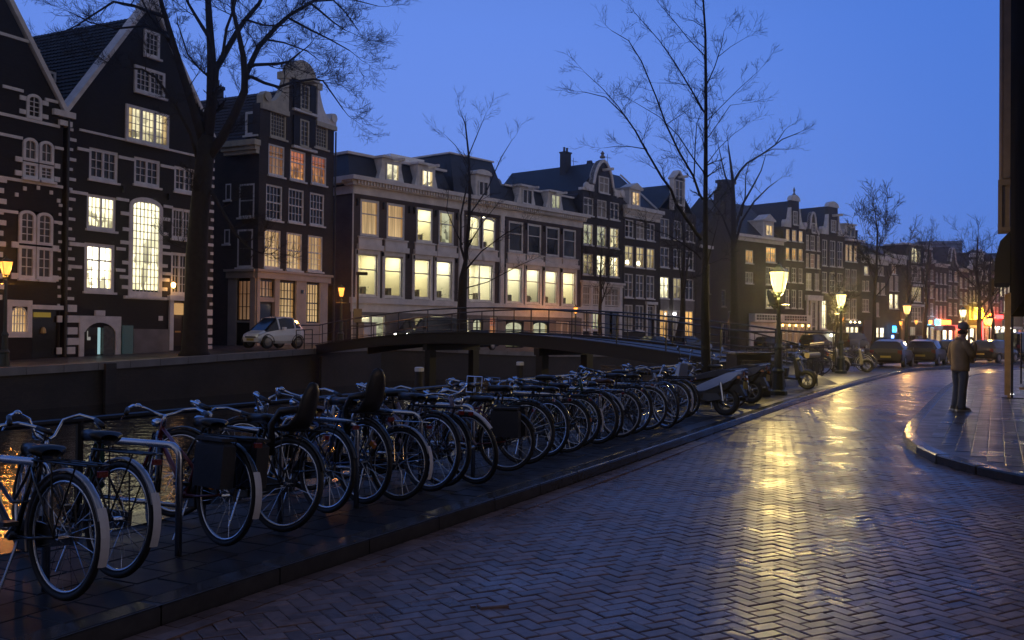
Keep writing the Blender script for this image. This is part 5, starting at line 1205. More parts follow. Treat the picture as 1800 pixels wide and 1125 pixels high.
railing('quay_railing', [(9.6, 31.2, 0), (12.0, 37.2, 0)], 1.25, 'tall barred railing beyond the nearest street lamp on the canal edge', mids=(.12,.96), post_every=.45, post_r=.014)
railing('quay_railing', [(13.6, 43.0, 0), (20, 51.8, 0)], .85, 'low black rail on the canal edge behind the scooters and second lamp', mids=(.5,), post_every=1.8)
railing('far_quay_railing', [(*ln(30.3, 37.2), .62), (*ln(30.2, 38.3), .66)], .9, 'short black rail beside the small white car at the bridge foot', mids=(.5,), post_every=.55)
railing('mast', [(5.4, 22.6, 0), (5.42, 22.6, 0)], .9, 'thin black post between the bicycles and metal box', mids=(), cat='post')
t = thing('traffic_post', (*ln(31.3, 43.6), .72), 0, 'tall dark pole with flood lamp head and grey box before the white shopfront', 'pole')
MB().tube([(0,0,0),(0,0,3.9)], .06, 8).build('pole', IRON, t); MB().box(-.1,.5,-.15,.15,3.85,4.02).build('lamp_head', IRON, t); MB().box(-.22,.22,-.16,.16,1.25,2.0).build('control_box', P('grey green box', (.10,.13,.12), .5), t)
t.rotation_euler = (0,0,R(15))
t = thing('utility_cabinet', (*ln(31.6, 44.9), .68), R(60), 'waist high pale grey cabinet at the far end of the bridge railing', 'cabinet')
MB().chbox(-.55,.55,-.25,.25,0,1.25,.03).build('body', CREAM, t); MB().box(-.6,.6,-.3,.3,1.252,1.32).build('lid', STONE, t)

# near quay furniture
t = thing('metal_cabinet', (6.0, 24.2, 0), R(15), 'tall dark metal street cabinet with paler end panel beside the nearest lamp post', 'cabinet')
MB().chbox(-.55, .38, -.28, .28, 0, 1.05, .02).build('body', P('cabinet grey', (.05,.05,.052), .4, var=(3,.3)), t)
MB().box(-.62, .46, -.33, .33, 1.052, 1.10).build('lid', STEEL, t); MB().box(.382, .41, -.22, .22, .06, 1.0).build('end_panel', P('faded orange panel', (.24,.15,.09), .6), t)
for z_ in (.3, .6, .85): MB().box(-.5, .3, -.31, -.285, z_, z_+.05).build('slat', STEEL, t)
t = thing('bench', (8.9, 28.6, 0), R(62), 'pale cylinder topped bar rack behind the moped right of the nearest lamp', 'rack')
MB().lathe([(.08,-.85),(.08,.85)], (0,0,.95), 10, 'x').build('roll', P('pale tarpaulin', (.40,.33,.20), .6), t)
for x_ in (-.7, 0, .7): MB().tube([(x_,0,0),(x_,0,.9)], .02, 6).build('leg', IRON, t)
# canal: mooring posts and a small boat
for (x, y, lb) in ((-2.67, 28, 'white capped dark mooring post in the canal, the left one'), (.3, 34, 'white capped dark mooring post in the canal, the one under the bridge middle')):
    t = thing('mooring_post', (x, y, -1.9), 0, lb, 'mooring post', 'mooring posts'); MB().lathe([(.13,0),(.12,2.27)], (0,0,0), 12).build('pile', P('wet timber', (.025,.02,.016), .6, var=(6,.4)), t); MB().lathe([(.135,2.272),(.135,2.38),(.1,2.4)], (0,0,0), 12).build('cap', WHITE, t)
t = thing('rowing_boat', (3.0, 31.5, -1.35), R(60), 'low dark boat with pale red gunwale moored by the bridge pier', 'boat')
hull = MB(); st = [(-2.3,.55,.0),(-1.6,.8,-.1),(0,.9,-.12),(1.5,.7,-.1),(2.4,.08,.0)]; o = []
for (x, w, zb) in st: hull.v += [(x,-w,.5),(x,-w*.75,.1),(x,0,zb-.05),(x,w*.75,.1),(x,w,.5)]
for i in range(4):
    for k in range(4): hull.f.append((i*5+k, i*5+k+1, (i+1)*5+k+1, (i+1)*5+k))
hull.f.append((0,1,2,3,4)); hull.build('hull', P('dark boat paint', (.03,.02,.018), .4), t)
gw = MB()
for sg_ in (-1, 1): gw.tube([(x, sg_*w, .5) for x, w, _ in st], .04, 6)
gw.build('gunwale', P('pink red paint', (.35,.12,.10), .4), t); MB().box(-.9,-.5,-.8,.8,.34,.4).box(.7,1.1,-.78,.78,.34,.4).build('thwart', P('boat wood', (.12,.08,.05), .5), t)
# terrace screens and post at the right edge
WOOD = P('varnished ash', (.45,.28,.14), .4, var=(5,.25))
t = thing('terrace_post', (12.57, 24.37, 0), R(-27), 'tall pale wooden post lit orange in front of the dark awning', 'post')
MB().chbox(-.07, .0, -.05, .05, .02, 2.66, .01).build('post', WOOD, t); MB().box(.005, .06, -.04, .04, .02, 2.66).build('side_frame', IRON, t); MB().box(-.2,.3,-.12,.12,0,.02).build('foot_plate', IRON, t)
t = thing('terrace_post', (12.99, 25.3, 0), R(-27), 'second wooden post standing close behind the first below the awning', 'post')
MB().chbox(-.09, -.01, -.05, .05, .02, 2.66, .01).build('post', WOOD, t)
t = thing('terrace_screen', (13.0, 24.7, 0), R(8), 'clear glass terrace screen with lattice frame right of the wooden posts', 'screen')
for x_ in (0, .35, .7, 1.05): MB().box(x_, x_+.03, 0, .03, .35, 1.65).build('upright', STEEL, t)
for z_ in (.75, 1.1): MB().box(0, 1.1, .031, .05, z_, z_+.03).build('crossbar', P('yellow trim', (.55,.4,.12), .4), t)
MB().box(0,1.1,.01,.02,.1,2.5).build('pane', clear_glass(), t); MB().box(0,1.1,-.03,.06,.2,.26).build('bottom_rail', WOOD, t)
for (x, y) in ((13.4, 26.0), (12.75, 23.0)):
    t = thing('ground_light', (x, y, .0), 0, 'round white light set in the sidewalk, '+('farther' if y > 25 else 'nearer')+' of the two below the terrace screen', 'ground light', 'ground lights')
    MB().lathe([(.09,0),(.09,.012),(.07,.018)], (0,0,0), 12).build('lens', glow('ground light', (1,.95,.8), 9), t)
# drain cover and puddle-smooth patch
t = thing('loose_paver', (-.1, 5.9, ROADZ), R(20), 'sunken broken paver lying in the road at lower centre', 'brick'); MB().chbox(-.09,.09,-.04,.04,-.02,.012,.006).box(-.13,-.1,.02,.05,-.02,.006).build('brick', PAVER, t)

# thin haze box, added to give the lamps soft halos
hz = MB().box(-260, 420, -120, 420, -3.4, 34).build('haze', None, kind='stuff')
hm = bpy.data.materials.new('lamp halo haze'); hm.use_nodes = True; hn = hm.node_tree; hn.nodes.clear()
ho = hn.nodes.new('ShaderNodeOutputMaterial'); hv = hn.nodes.new('ShaderNodeVolumePrincipled')
hv.inputs['Color'].default_value = (.96, .97, 1, 1); hv.inputs['Density'].default_value = .0007; hv.inputs['Anisotropy'].default_value = .93
hn.links.new(hv.outputs[0], ho.inputs['Volume']); hz.data.materials.append(hm)
try: SC.cycles.volume_bounces = 0
except Exception: pass
# ------------------------------------------------------------------ bicycles
def tyre_mesh(): return MB().ring((0,0,0), .335, .021, 'y', 44, 7).mesh('tyre', RUBBER, True)
def rim_mesh(mat): return MB().ring((0,0,0), .307, .011, 'y', 44, 5).mesh('rim', mat, True)
def spokes_mesh():
    m = MB(); m.lathe([(.018,-.045),(.018,.045)], (0,0,0), 8, 'y')
    for i in range(24):
        a = 2*math.pi*i/24; s = .035 if i % 2 else -.035; b = a+(.5 if (i//2) % 2 else -.5)
        m.tube([(math.cos(b)*.02, s, math.sin(b)*.02), (math.cos(a)*.305, 0, math.sin(a)*.305)], .0017, 3, cap=False)
    return m.mesh('spokes', CHROME)
def wheel(par, x, rimmat, name='wheel', refl=False):
    w = link(name, None, par, (x, 0, .356))
    link('tyre', cached('tyre', tyre_mesh), w); link('rim', cached(('rim', rimmat.name), lambda: rim_mesh(rimmat)), w); link('spokes', cached('spokes', spokes_mesh), w)
    if refl:
        r_ = MB().box(-.03, .03, -.012, .012, .17, .21).mesh('reflector', REFO); link('reflector', r_, w, rz=0)
    w.rotation_euler = (0, rnd.uniform(0, 6), 0)
    return w
def fender_mesh(mat, a0, a1, flap=None):
    m = MB(); n = 16; r = .375; w = .026
    for i in range(n+1):
        a = R(a0+(a1-a0)*i/n); c, s = math.cos(a), math.sin(a)
        for (rr, yy) in ((r-.008,-w), (r+.004,-w*.6), (r+.008,0), (r+.004,w*.6), (r-.008,w), (r-.004,0)): m.v.append((c*rr, yy, s*rr))
    for i in range(n):
        for k in range(6): m.f.append((i*6+k, i*6+(k+1) % 6, (i+1)*6+(k+1) % 6, (i+1)*6+k))
    return m.mesh('fender', mat, True)
def frame_mesh(kind, mat):
    m = MB()
    if kind == 'diamond':
        m.tube([(-.20,0,.78),(.345,0,.84)], .015, 8); m.tube([(-.06,0,.30),(.37,0,.74)], .018, 8)
    elif kind == 'sweep':
        m.tube([(-.06,0,.30),(.02,0,.36),(.16,0,.48),(.28,0,.62),(.365,0,.78)], .019, 8); m.tube([(-.16,0,.52),(.0,0,.50),(.14,0,.60),(.27,0,.72),(.355,0,.84)], .013, 8)
    else:
        m.tube([(-.06,0,.30),(.37,0,.72)], .019, 8); m.tube([(-.155,0,.50),(.355,0,.82)], .015, 8)
    m.tube([(-.06,0,.30),(-.235,0,.82)], .016, 8)
    m.tube([(.335,0,.92),(.385,0,.70)], .02, 8)
    for s in (-1, 1):
        m.tube([(-.06,s*.02,.30),(-.3,s*.045,.32),(-.56,s*.06,.356)], .009, 6); m.tube([(-.215,s*.015,.76),(-.30,s*.04,.68),(-.56,s*.06,.356)], .008, 6)
        m.tube([(.385,s*.02,.70),(.40,s*.05,.66),(.45,s*.055,.52),(.56,s*.055,.356)], .011, 6)
    m.lathe([(.026,-.04),(.026,.04)], (-.06,0,.30), 10, 'y')
    m.v = [(v[0], v[1], v[2] if v[2] < .42 else .42+(v[2]-.42)*.86) for v in m.v]
    return m.mesh('frame', mat, True)
def bars_mesh(kind):
    m = MB(); m.tube([(.335,0,.98),(.315,0,1.05),(.34,0,1.06)], .014, 8)
    for s in (-1, 1):
        if kind == 'swept': p = [(.345,0,1.055),(.39,s*.07,1.075),(.40,s*.15,1.11),(.345,s*.235,1.125),(.24,s*.275,1.105),(.13,s*.29,1.075)]
        elif kind == 'high': p = [(.345,0,1.055),(.37,s*.06,1.09),(.38,s*.11,1.20),(.34,s*.2,1.24),(.24,s*.27,1.22),(.13,s*.29,1.18)]
        else: p = [(.35,0,1.055),(.36,s*.12,1.065),(.32,s*.24,1.07),(.27,s*.30,1.065)]
        q = []; 
        for i in range(len(p)-1):
            for k in range(3): t = k/3; q.append(tuple(p[i][c]*(1-t)+p[i+1][c]*t for c in range(3)))
        q.append(p[-1]); m.tube(q, .0115, 7)
    m.v = [(v[0], v[1], v[2]-(.20 if kind != 'high' else .29)) for v in m.v]
    return m.mesh('handlebar', CHROME, True)
def saddle_mesh(mt=None):
    m = MB(); n = 12
    st = [(.155,.022,.0),(.10,.03,.008),(.03,.05,.012),(-.04,.095,.018),(-.09,.115,.02),(-.12,.10,.015),(-.135,.06,.0)]
    for (x, w, z) in st:
        for k in range(n):
            a = 2*math.pi*k/n; c, s = math.cos(a), math.sin(a); m.v.append((x, w*c, z+(.022*s if s > 0 else .05*s)))
    for i in range(len(st)-1):
        for k in range(n): m.f.append((i*n+k, i*n+(k+1) % n, (i+1)*n+(k+1) % n, (i+1)*n+k))
    m.f.append(tuple(range(n))); m.f.append(tuple((len(st)-1)*n+k for k in reversed(range(n))))
    m.tube([(-.04,0,-.02),(-.02,0,-.24)], .013, 7); m.ring((-.08,.05,-.06), .025, .006, 'y', 10, 4); m.ring((-.08,-.05,-.06), .025, .006, 'y', 10, 4)
    return m.mesh('saddle', mt or PLAST, True)
def rack_mesh(mat):
    m = MB()
    for y in (-.065, 0, .065): m.tube([(-.30,y,.765),(-.84,y,.775)], .006, 5)
    m.tube([(-.30,-.065,.765),(-.27,0,.765),(-.30,.065,.765)], .006, 5); m.tube([(-.84,-.065,.775),(-.87,0,.775),(-.84,.065,.775)], .006, 5)
    for x in (-.42,-.58,-.74): m.tube([(x,-.065,.772),(x,.065,.772)], .005, 5)
    for s in (-1, 1): m.tube([(-.74,s*.068,.77),(-.56,s*.07,.37)], .0055, 5); m.tube([(-.5,s*.068,.77),(-.56,s*.07,.37)], .0055, 5)
    return m.mesh('rack', mat)
def child_seat_mesh():
    m = MB(); n = 10
    st = [(-.40,.76,.09,.03),(-.50,.77,.105,.05),(-.60,.80,.11,.06),(-.655,.88,.11,.035),(-.68,1.0,.105,.028),(-.695,1.08,.085,.025),(-.70,1.13,.05,.02),(-.70,1.145,.012,.008)]
    for (x, z, w, d) in st:
        for k in range(n):
            a = 2*math.pi*k/n; m.v.append((x+d*math.sin(a)*.9, w*math.cos(a), z+d*.25*math.sin(a)))
    for i in range(len(st)-1):
        for k in range(n): m.f.append((i*n+k, i*n+(k+1) % n, (i+1)*n+(k+1) % n, (i+1)*n+k))
    for s_ in (-1, 1): m.tube([(-.66,s_*.10,.92),(-.52,s_*.125,.90),(-.44,s_*.12,.80),(-.46,s_*.10,.56)], [.03,.03,.026,.03], 7)
    return m.mesh('child_seat', PLAST, True)
def bike(x, y, head, lean=3, label='', frame='step', col=None, bars='swept', flap=None, bag=None, crate=None, chair=False, fendm=None, rimm=None, steer=0, front_bag=False, basket=False, sadm=None, rackm=None, orange=False, seath=0, group='bicycles parked along the canal kerb', shield=False, z=0.02):
    t = thing('bicycle', (x, y, z), R(90-head), label, 'bicycle', group)
    t.rotation_euler = (R(lean), 0, R(90-head)); col = col or BLACKP; fendm = fendm or col; rimm = rimm or CHROME; rackm = rackm or IRON
    link('frame', cached(('frame', frame, col.name), lambda: frame_mesh(frame, col)), t)
    wheel(t, -.56, rimm, refl=orange); 
    w = wheel(t, .56, rimm, refl=orange); sr = R(steer); fx_, fy_ = .385+.175*math.cos(sr), .175*math.sin(sr)
    w.location = (fx_, fy_, .356); w.rotation_euler = (0, w.rotation_euler[1], sr)
    f = link('fender', cached(('fr', fendm.name), lambda: fender_mesh(fendm, 20, 200)), t, (-.56, 0, .356)); f.rotation_euler = (0, R(0), R(0)); f.scale = (-1, 1, 1)
    link('fender', cached(('ff', fendm.name), lambda: fender_mesh(fendm, 40, 190)), t, (fx_, fy_, .356), sr)
    if flap:
        mm = MB(); n = 6
        for i in range(n+1):
            a = R(150+(48)*i/n); c, s = math.cos(a), math.sin(a)
            mm.v += [(c*.386,-.027,s*.386),(c*.392,0,s*.392),(c*.386,.027,s*.386)]
        for i in range(n): mm.f += [(i*3,i*3+1,i*3+4,i*3+3),(i*3+1,i*3+2,i*3+5,i*3+4)]
        o = link('fender_flap', cached(('flap', flap.name), lambda: mm.mesh('fender_flap', flap)), t, (-.56, 0, .356))
    hb = link('handlebar', cached(('bars', bars), lambda: bars_mesh(bars)), t); 
    ends = {'swept': (.13,.29,1.075), 'high': (.13,.29,1.18), 'flat': (.27,.30,1.065)}[bars]; prev = {'swept': (.225,.277,1.10), 'high': (.225,.272,1.215), 'flat': (.30,.26,1.068)}[bars]
    dzb = .20 if bars != 'high' else .29; ends = (ends[0], ends[1], ends[2]-dzb); prev = (prev[0], prev[1], prev[2]-dzb)
    for s in (-1, 1):
        link('grip', cached(('grip', bars, s), lambda: MB().tube([(prev[0], s*prev[1], prev[2]), (ends[0]-.02, s*ends[1], ends[2]-.004)], .017, 8).mesh('grip', PLAST, True)), hb)
        link('brake_lever', cached(('lever', bars, s), lambda: MB().tube([(prev[0]+.02, s*(prev[1]-.0), prev[2]-.02), (ends[0]+.02, s*(ends[1]+.03), ends[2]-.05)], .006, 5).mesh('brake_lever', CHROME)), hb)
    link('bell', cached(('bell', bars), lambda: MB().lathe([(.03,0),(.028,.015),(.015,.028),(.003,.032)], (prev[0]+.09, .2, prev[2]+.012), 10).mesh('bell', CHROME, True)), hb)
    if steer: hb.rotation_euler = (0, 0, R(steer)); hb.location = (.34*(1-math.cos(R(steer))), -.34*math.sin(R(steer)), 0)
    sd = link('saddle', cached(('saddle', bool(sadm)), lambda: saddle_mesh(sadm)), t, (-.25, 0, .845+seath)); sd.rotation_euler = (0, R(-3), 0)
    link('rack', cached(('rack', rackm.name), lambda: rack_mesh(rackm)), t)
    ck = link('crank', cached('crank', lambda: MB().tube([(-.06,-.07,.30),(.07,-.085,.20)], .009, 6).tube([(-.06,.06,.30),(-.19,.075,.40)], .009, 6).ring((-.06,-.055,.30), .085, .006, 'y', 20, 4).mesh('crank', STEEL)), t)
    link('pedal', cached('pedal1', lambda: MB().box(.03,.11,-.18,-.09,.19,.215).mesh('pedal', PLAST)), ck); link('pedal', cached('pedal2', lambda: MB().box(-.23,-.15,.08,.17,.385,.41).mesh('pedal', PLAST)), ck)
    link('chain_case', cached('case', lambda: MB().prism([(-.60,.31),(-.04,.21),(.04,.26),(.04,.34),(-.04,.39),(-.60,.40)][::-1], -.062, -.035).mesh('chain_case', PLAST)), t)
    link('headlight', cached('hl', lambda: MB().lathe([(.012,-.06),(.032,-.03),(.036,.03),(.03,.036)], (.43,0,.80), 10, 'x').mesh('headlight', CHROME, True)), t)
    link('tail_light', cached('tl', lambda: MB().chbox(-.895,-.875,-.028,.028,.715,.75,.004).mesh('tail_light', REFR)), t)
    link('kickstand', cached('ks', lambda: MB().tube([(-.14,.03,.28),(-.2,.16,.0)], .008, 6).mesh('kickstand', STEEL)), t)
    if bag:
        for s in (-1, 1): link('pannier', cached(('pan', bag.name, s), lambda: MB().chbox(-.76,-.42,min(s*.085,s*.19),max(s*.085,s*.19),.42,.74,.03).box(-.75,-.43,min(s*.08,s*.2),max(s*.08,s*.2),.742,.765).mesh('pannier', bag)), t)
    if crate:
        link('crate', cached(('crate', crate.name), lambda: MB().box(-.78,-.36,-.17,.17,.79,.80).box(-.78,-.36,-.17,-.16,.79,.97).box(-.78,-.36,.16,.17,.79,.97).box(-.78,-.77,-.16,.16,.80,.97).box(-.37,-.36,-.16,.16,.80,.97).mesh('crate', crate)), t)
    if chair:
        link('child_seat', cached('cseat', child_seat_mesh), t)
    if basket:
        bk = MB(); rg_ = [(.47,.62,.74),(.44,.68,.97)]
        for z_, a_, b_ in ((.74,.50,.70),(.80,.49,.72),(.86,.48,.73),(.92,.475,.74),(.97,.47,.75)):
            w_ = .12+(z_-.74)*.22; bk.tube([(a_,-w_,z_),(b_,-w_,z_),(b_,w_,z_),(a_,w_,z_)], .009, 5, closed=True)
        for q in range(7): y_ = -.12+.04*q; bk.tube([(.70,y_,.74),(.75,y_*1.4,.97)], .006, 4); bk.tube([(.50,y_,.74),(.47,y_*1.4,.97)], .006, 4); bk.tube([(.50,y_,.74),(.70,y_,.74)], .006, 4)
        for s_ in (-1, 1):
            for q in range(4): bk.tube([(.50+.06*q,s_*.12,.74),(.47+.085*q,s_*.17,.97)], .006, 4)
        link('basket', cached('basket', lambda: bk.mesh('basket', P('cane', (.20,.12,.06), .7))), t, (0, 0, -.06))
    if front_bag:
        fr = MB()
        for z_ in (.74, .95): fr.tube([(.47,-.17,z_),(.75,-.17,z_),(.75,.17,z_),(.47,.17,z_)], .007, 5, closed=True)
        for (a, b) in ((.47,-.17),(.75,-.17),(.75,.17),(.47,.17),(.61,-.17),(.61,.17),(.75,0)): fr.tube([(a,b,.74),(a,b,.95)], .005, 4)
        for q in range(5): fr.tube([(.47+.07*q,-.17,.74),(.47+.07*q,.17,.74)], .004, 4)
        link('front_carrier', cached(('fcar', (rackm or IRON).name), lambda: fr.mesh('front_carrier', CHROME)), t)
    return t
WFL = P('white fender plastic', (.62,.60,.60), .35); REDP = P('faded red paint', (.16,.025,.03), .3, coat=.4); BLUEP = P('blue paint', (.02,.08,.30), .3, coat=.4); GRNP = P('bottle green paint', (.015,.06,.035), .3, coat=.4)
SILP = P('silver paint', (.42,.43,.46), .3, .7); BAG = P('black canvas bag', (.02,.02,.024), .7, bump=(20,.3,.01)); LILP = P('pale violet paint', (.26,.24,.36), .35, coat=.3)
def rear(x, y, head, dist=.56):
    "bicycle origin when its rear wheel touches the ground at x, y"
    h = R(head); return x+math.sin(h)*dist, y+math.cos(h)*dist
BRN = P('brown leather', (.10,.045,.02), .45)
BIKES = [
 (-3.05, 4.75, -58, dict(label='black bicycle cut by the left edge of the photo, wire carrier in front', front_bag=True, bars='high')),
 (-2.51, 5.43, -56, dict(label='black bicycle with long white fender flap, nearest whole bicycle at lower left', flap=WFL, frame='sweep', seath=-.03, steer=12, fendm=SILP)),
 (-2.42, 5.93, -55, dict(label='black bicycle right behind the nearest one, dull white fender tip', flap=WFL, fendm=SILP, bars='high', lean=5, steer=-14)),
 (-2.03, 6.83, -50, dict(label='dark red framed bicycle with black panniers and orange reflectors', flap=WFL, col=REDP, frame='step', bag=BAG, fendm=BLACKP, orange=True, steer=-25, lean=5)),
 (-1.74, 7.32, -62, dict(label='black diamond framed bicycle with tall child seat, left of the two with child seats', frame='diamond', steer=8, chair=True)),
 (-1.56, 8.10, -48, dict(label='black bicycle with brown saddle between the two carrying child seats', lean=4, bars='high', sadm=BRN)),
 (-1.22, 8.45, -52, dict(label='dark bicycle with child seat and blue frame, right one of the two child seats', chair=True, col=BLUEP, fendm=BLACKP, lean=2, orange=True)),
 (-.94, 8.66, -47, dict(label='silver bicycle with chrome carrier and white flap near the free bent steel stand', col=SILP, frame='step', flap=WFL, rackm=CHROME, front_bag=True, bars='high', steer=20)),
 (-.77, 9.22, -52, dict(label='black bicycle half hidden behind the silver carrier bicycle', frame='sweep', lean=6)),
 (-.45, 9.9, 124, dict(rev=True, label='pale violet bicycle parked nose to the road behind the bent steel stand', col=LILP, fendm=WFL, frame='sweep', seath=.02)),
 (-.05, 10.60, -59, dict(label='black bicycle with big square black side bags beside the bent steel stand', bag=P('square pannier cloth', (.03,.03,.035), .8), col=REDP, fendm=BLACKP, frame='diamond', steer=-18)),
 (.45, 11.87, -57, dict(label='black bicycle with a small wire front carrier in the middle of the row', front_bag=True, lean=5)),
 (.70, 12.30, -50, dict(basket=True, label='bottle green bicycle with cane basket just right of the bicycle with the small front carrier', col=GRNP, fendm=BLACKP, bars='high', steer=15)),
 (1.00, 12.83, -57, dict(label='black bicycle with white rear flap and orange lamps in mid row', flap=WFL, frame='diamond', orange=True)),
 (1.32, 13.65, -60, dict(label='silver fendered bicycle left of the green violet pair', fendm=SILP, rackm=CHROME, lean=2)),
 (1.60, 14.10, -52, dict(sadm=BRN, rimm=WHITE, label='blue framed bicycle pressed between the silver fendered and chrome carrier bicycles', col=BLUEP, fendm=BLACKP, bars='high')),
 (1.80, 14.65, -64, dict(label='black bicycle with high chrome bars, second left of the chrome carrier bicycle', bars='high', steer=20, lean=6)),
 (2.21, 15.20, -60, dict(label='bicycle with chrome fenders and carrier, whole rear wheel in view, left of mopeds', fendm=SILP, col=SILP, rackm=CHROME, frame='step', seath=.04)),
 (2.62, 16.20, -55, dict(basket=True, label='black bicycle directly right of the chrome carrier bicycle', frame='sweep', flap=WFL)),
 (3.00, 17.10, -58, dict(label='black bicycle touching the silver blue moped', bars='high', lean=5, steer=-10)),
 (-.60, 9.45, -44, dict(label='bicycle with blue grey frame directly left of the free standing bent stand', col=LILP, fendm=BLACKP, bars='high', steer=-20)),
 (.20, 11.15, -62, dict(label='dark bicycle directly right of the one with square black side bags', frame='sweep', steer=14, lean=6)),
 (1.15, 13.25, 121, dict(rev=True, label='bottle green bicycle parked nose out in mid row', col=GRNP, fendm=BLACKP, lean=3)),
 (2.42, 15.75, 118, dict(rev=True, label='silver bicycle parked nose out right after the chrome carrier bicycle', col=SILP, fendm=BLACKP, lean=4, bars='high')),
 (3.15, 17.5, 122, dict(rev=True, label='black bicycle parked nose out beside the silver blue moped', lean=5)),
 (4.55, 19.9, -58, dict(label='thin wheeled dark bicycle between the two mopeds', col=BLACKP, fendm=BLACKP)),
 (3.55, 20.6, 20, dict(label='bicycle with pale saddle post standing across behind the silver blue moped', col=SILP, fendm=SILP, seath=.12, bars='flat')),
 (14.85, 40.9, -52, dict(label='pale rimmed bicycle beside the silver scooter near the second lamp', rimm=WHITE, fendm=SILP, orange=False)),
 (15.6, 42.2, -56, dict(label='dark bicycle leaning behind the pale rimmed one near the parked car', lean=6)),
 (9.9, 32.6, -48, dict(label='bicycle with chrome fenders beyond the nearest lamp, beside the barred railing', fendm=SILP)),
 (10.5, 34.0, -55, dict(label='black bicycle second past the nearest lamp on the near quay', lean=7)),
 (11.3, 35.7, -44, dict(label='bottle green bicycle midway between the first and second lamp', col=GRNP, fendm=BLACKP)),
 (12.1, 37.4, -58, dict(label='black bicycle with white flap just before the pewter scooter', flap=WFL)),
]
for bi_, (x, y, hd, kw) in enumerate(BIKES):
    kw = dict(kw); rev = kw.pop('rev', False); j_ = 0 if bi_ < 5 else 1; hd += j_*rnd.uniform(-15, 13); bx, by = rear(x, y, hd, (-.56 if rev else .56)+j_*rnd.uniform(-.05, .14)); kw.setdefault('steer', rnd.uniform(-32, 32)); ob_ = bike(bx, by, hd, **dict(dict(lean=3+rnd.uniform(-9, 8)), **kw))
    if j_: sc_ = rnd.uniform(.91, 1.05); ob_.scale = (sc_, sc_, sc_)
# bicycles on the far bank, seen under the bridge
for i_, (dx, hd, lb) in enumerate(((0, 50, 'leftmost pale bicycle seen below the bridge deck on the far bank'), (1.0, 62, 'second pale bicycle seen below the bridge deck'), (1.9, 45, 'middle bicycle of those seen below the bridge deck'), (3.4, 70, 'fourth bicycle seen below the bridge deck by the pier'), (4.3, 55, 'bicycle seen below the bridge deck close against the pier'))):
    fx, fy = 2.3+dx*.64, 68.2+dx*.77; bike(fx, fy, hd, label=lb, col=SILP, fendm=SILP, rimm=CHROME, group='bicycles on the far bank below the bridge', z=.13-.02*i_)

# bent tube bicycle stands
def stand(D, s, L=.8, label=''):
    x, y = ln(D, s); t = thing('bicycle_stand', (x, y, 0), R(90+63.4), label, 'bicycle stand', 'steel bicycle stands')
    # local x runs away from the road
    pts = [(0,0,-.03),(0,0,.66)]+[(.09-.09*math.cos(R(a)), 0, .66+.09*math.sin(R(a))) for a in (20,45,70,90)]+[(L-.09+.09*math.sin(R(a)), 0, .66+.09*math.cos(R(a))) for a in (0,20,45,70,90)]+[(L,0,-.03)]
    MB().tube(pts, .024, 10).build('hoop', STEEL, t, smooth=True); MB().tube([(.0,0,.34),(L,0,.34)], .017, 8).build('crossbar', STEEL, t, smooth=True)
SL = ['second from the left, behind the white flapped bicycle', 'with green chain on it, left of the dark red bicycle', 'between the dark red and the diamond framed bicycle', 'behind the two child seats', 'standing free right of the silver carrier bicycle, most visible', 'beside the square black side bags', 'behind the bicycle with small front carrier', 'in front of the blue framed bicycle', 'behind the chrome carrier bicycle', 'near the silver blue moped']
for i_, s_ in enumerate((3.87, 4.9, 5.95, 6.95, 8.0, 9.05, 10.2, 11.4, 12.7, 14.2)):
    stand(4.98, s_, label='bent tube stand '+SL[i_])
t = thing('chain_lock', (*ln(5.72, 4.88), 0), 0, 'green sleeved chain lock hanging on the second steel stand', 'chain')
MB().tube([(.0,0,.76),(.02,-.03,.6),(.0,.02,.42),(-.03,.03,.36),(-.06,.0,.45),(-.05,-.02,.62),(-.02,0,.75)], .022, 8, closed=True).build('sleeve', GRNP, t)

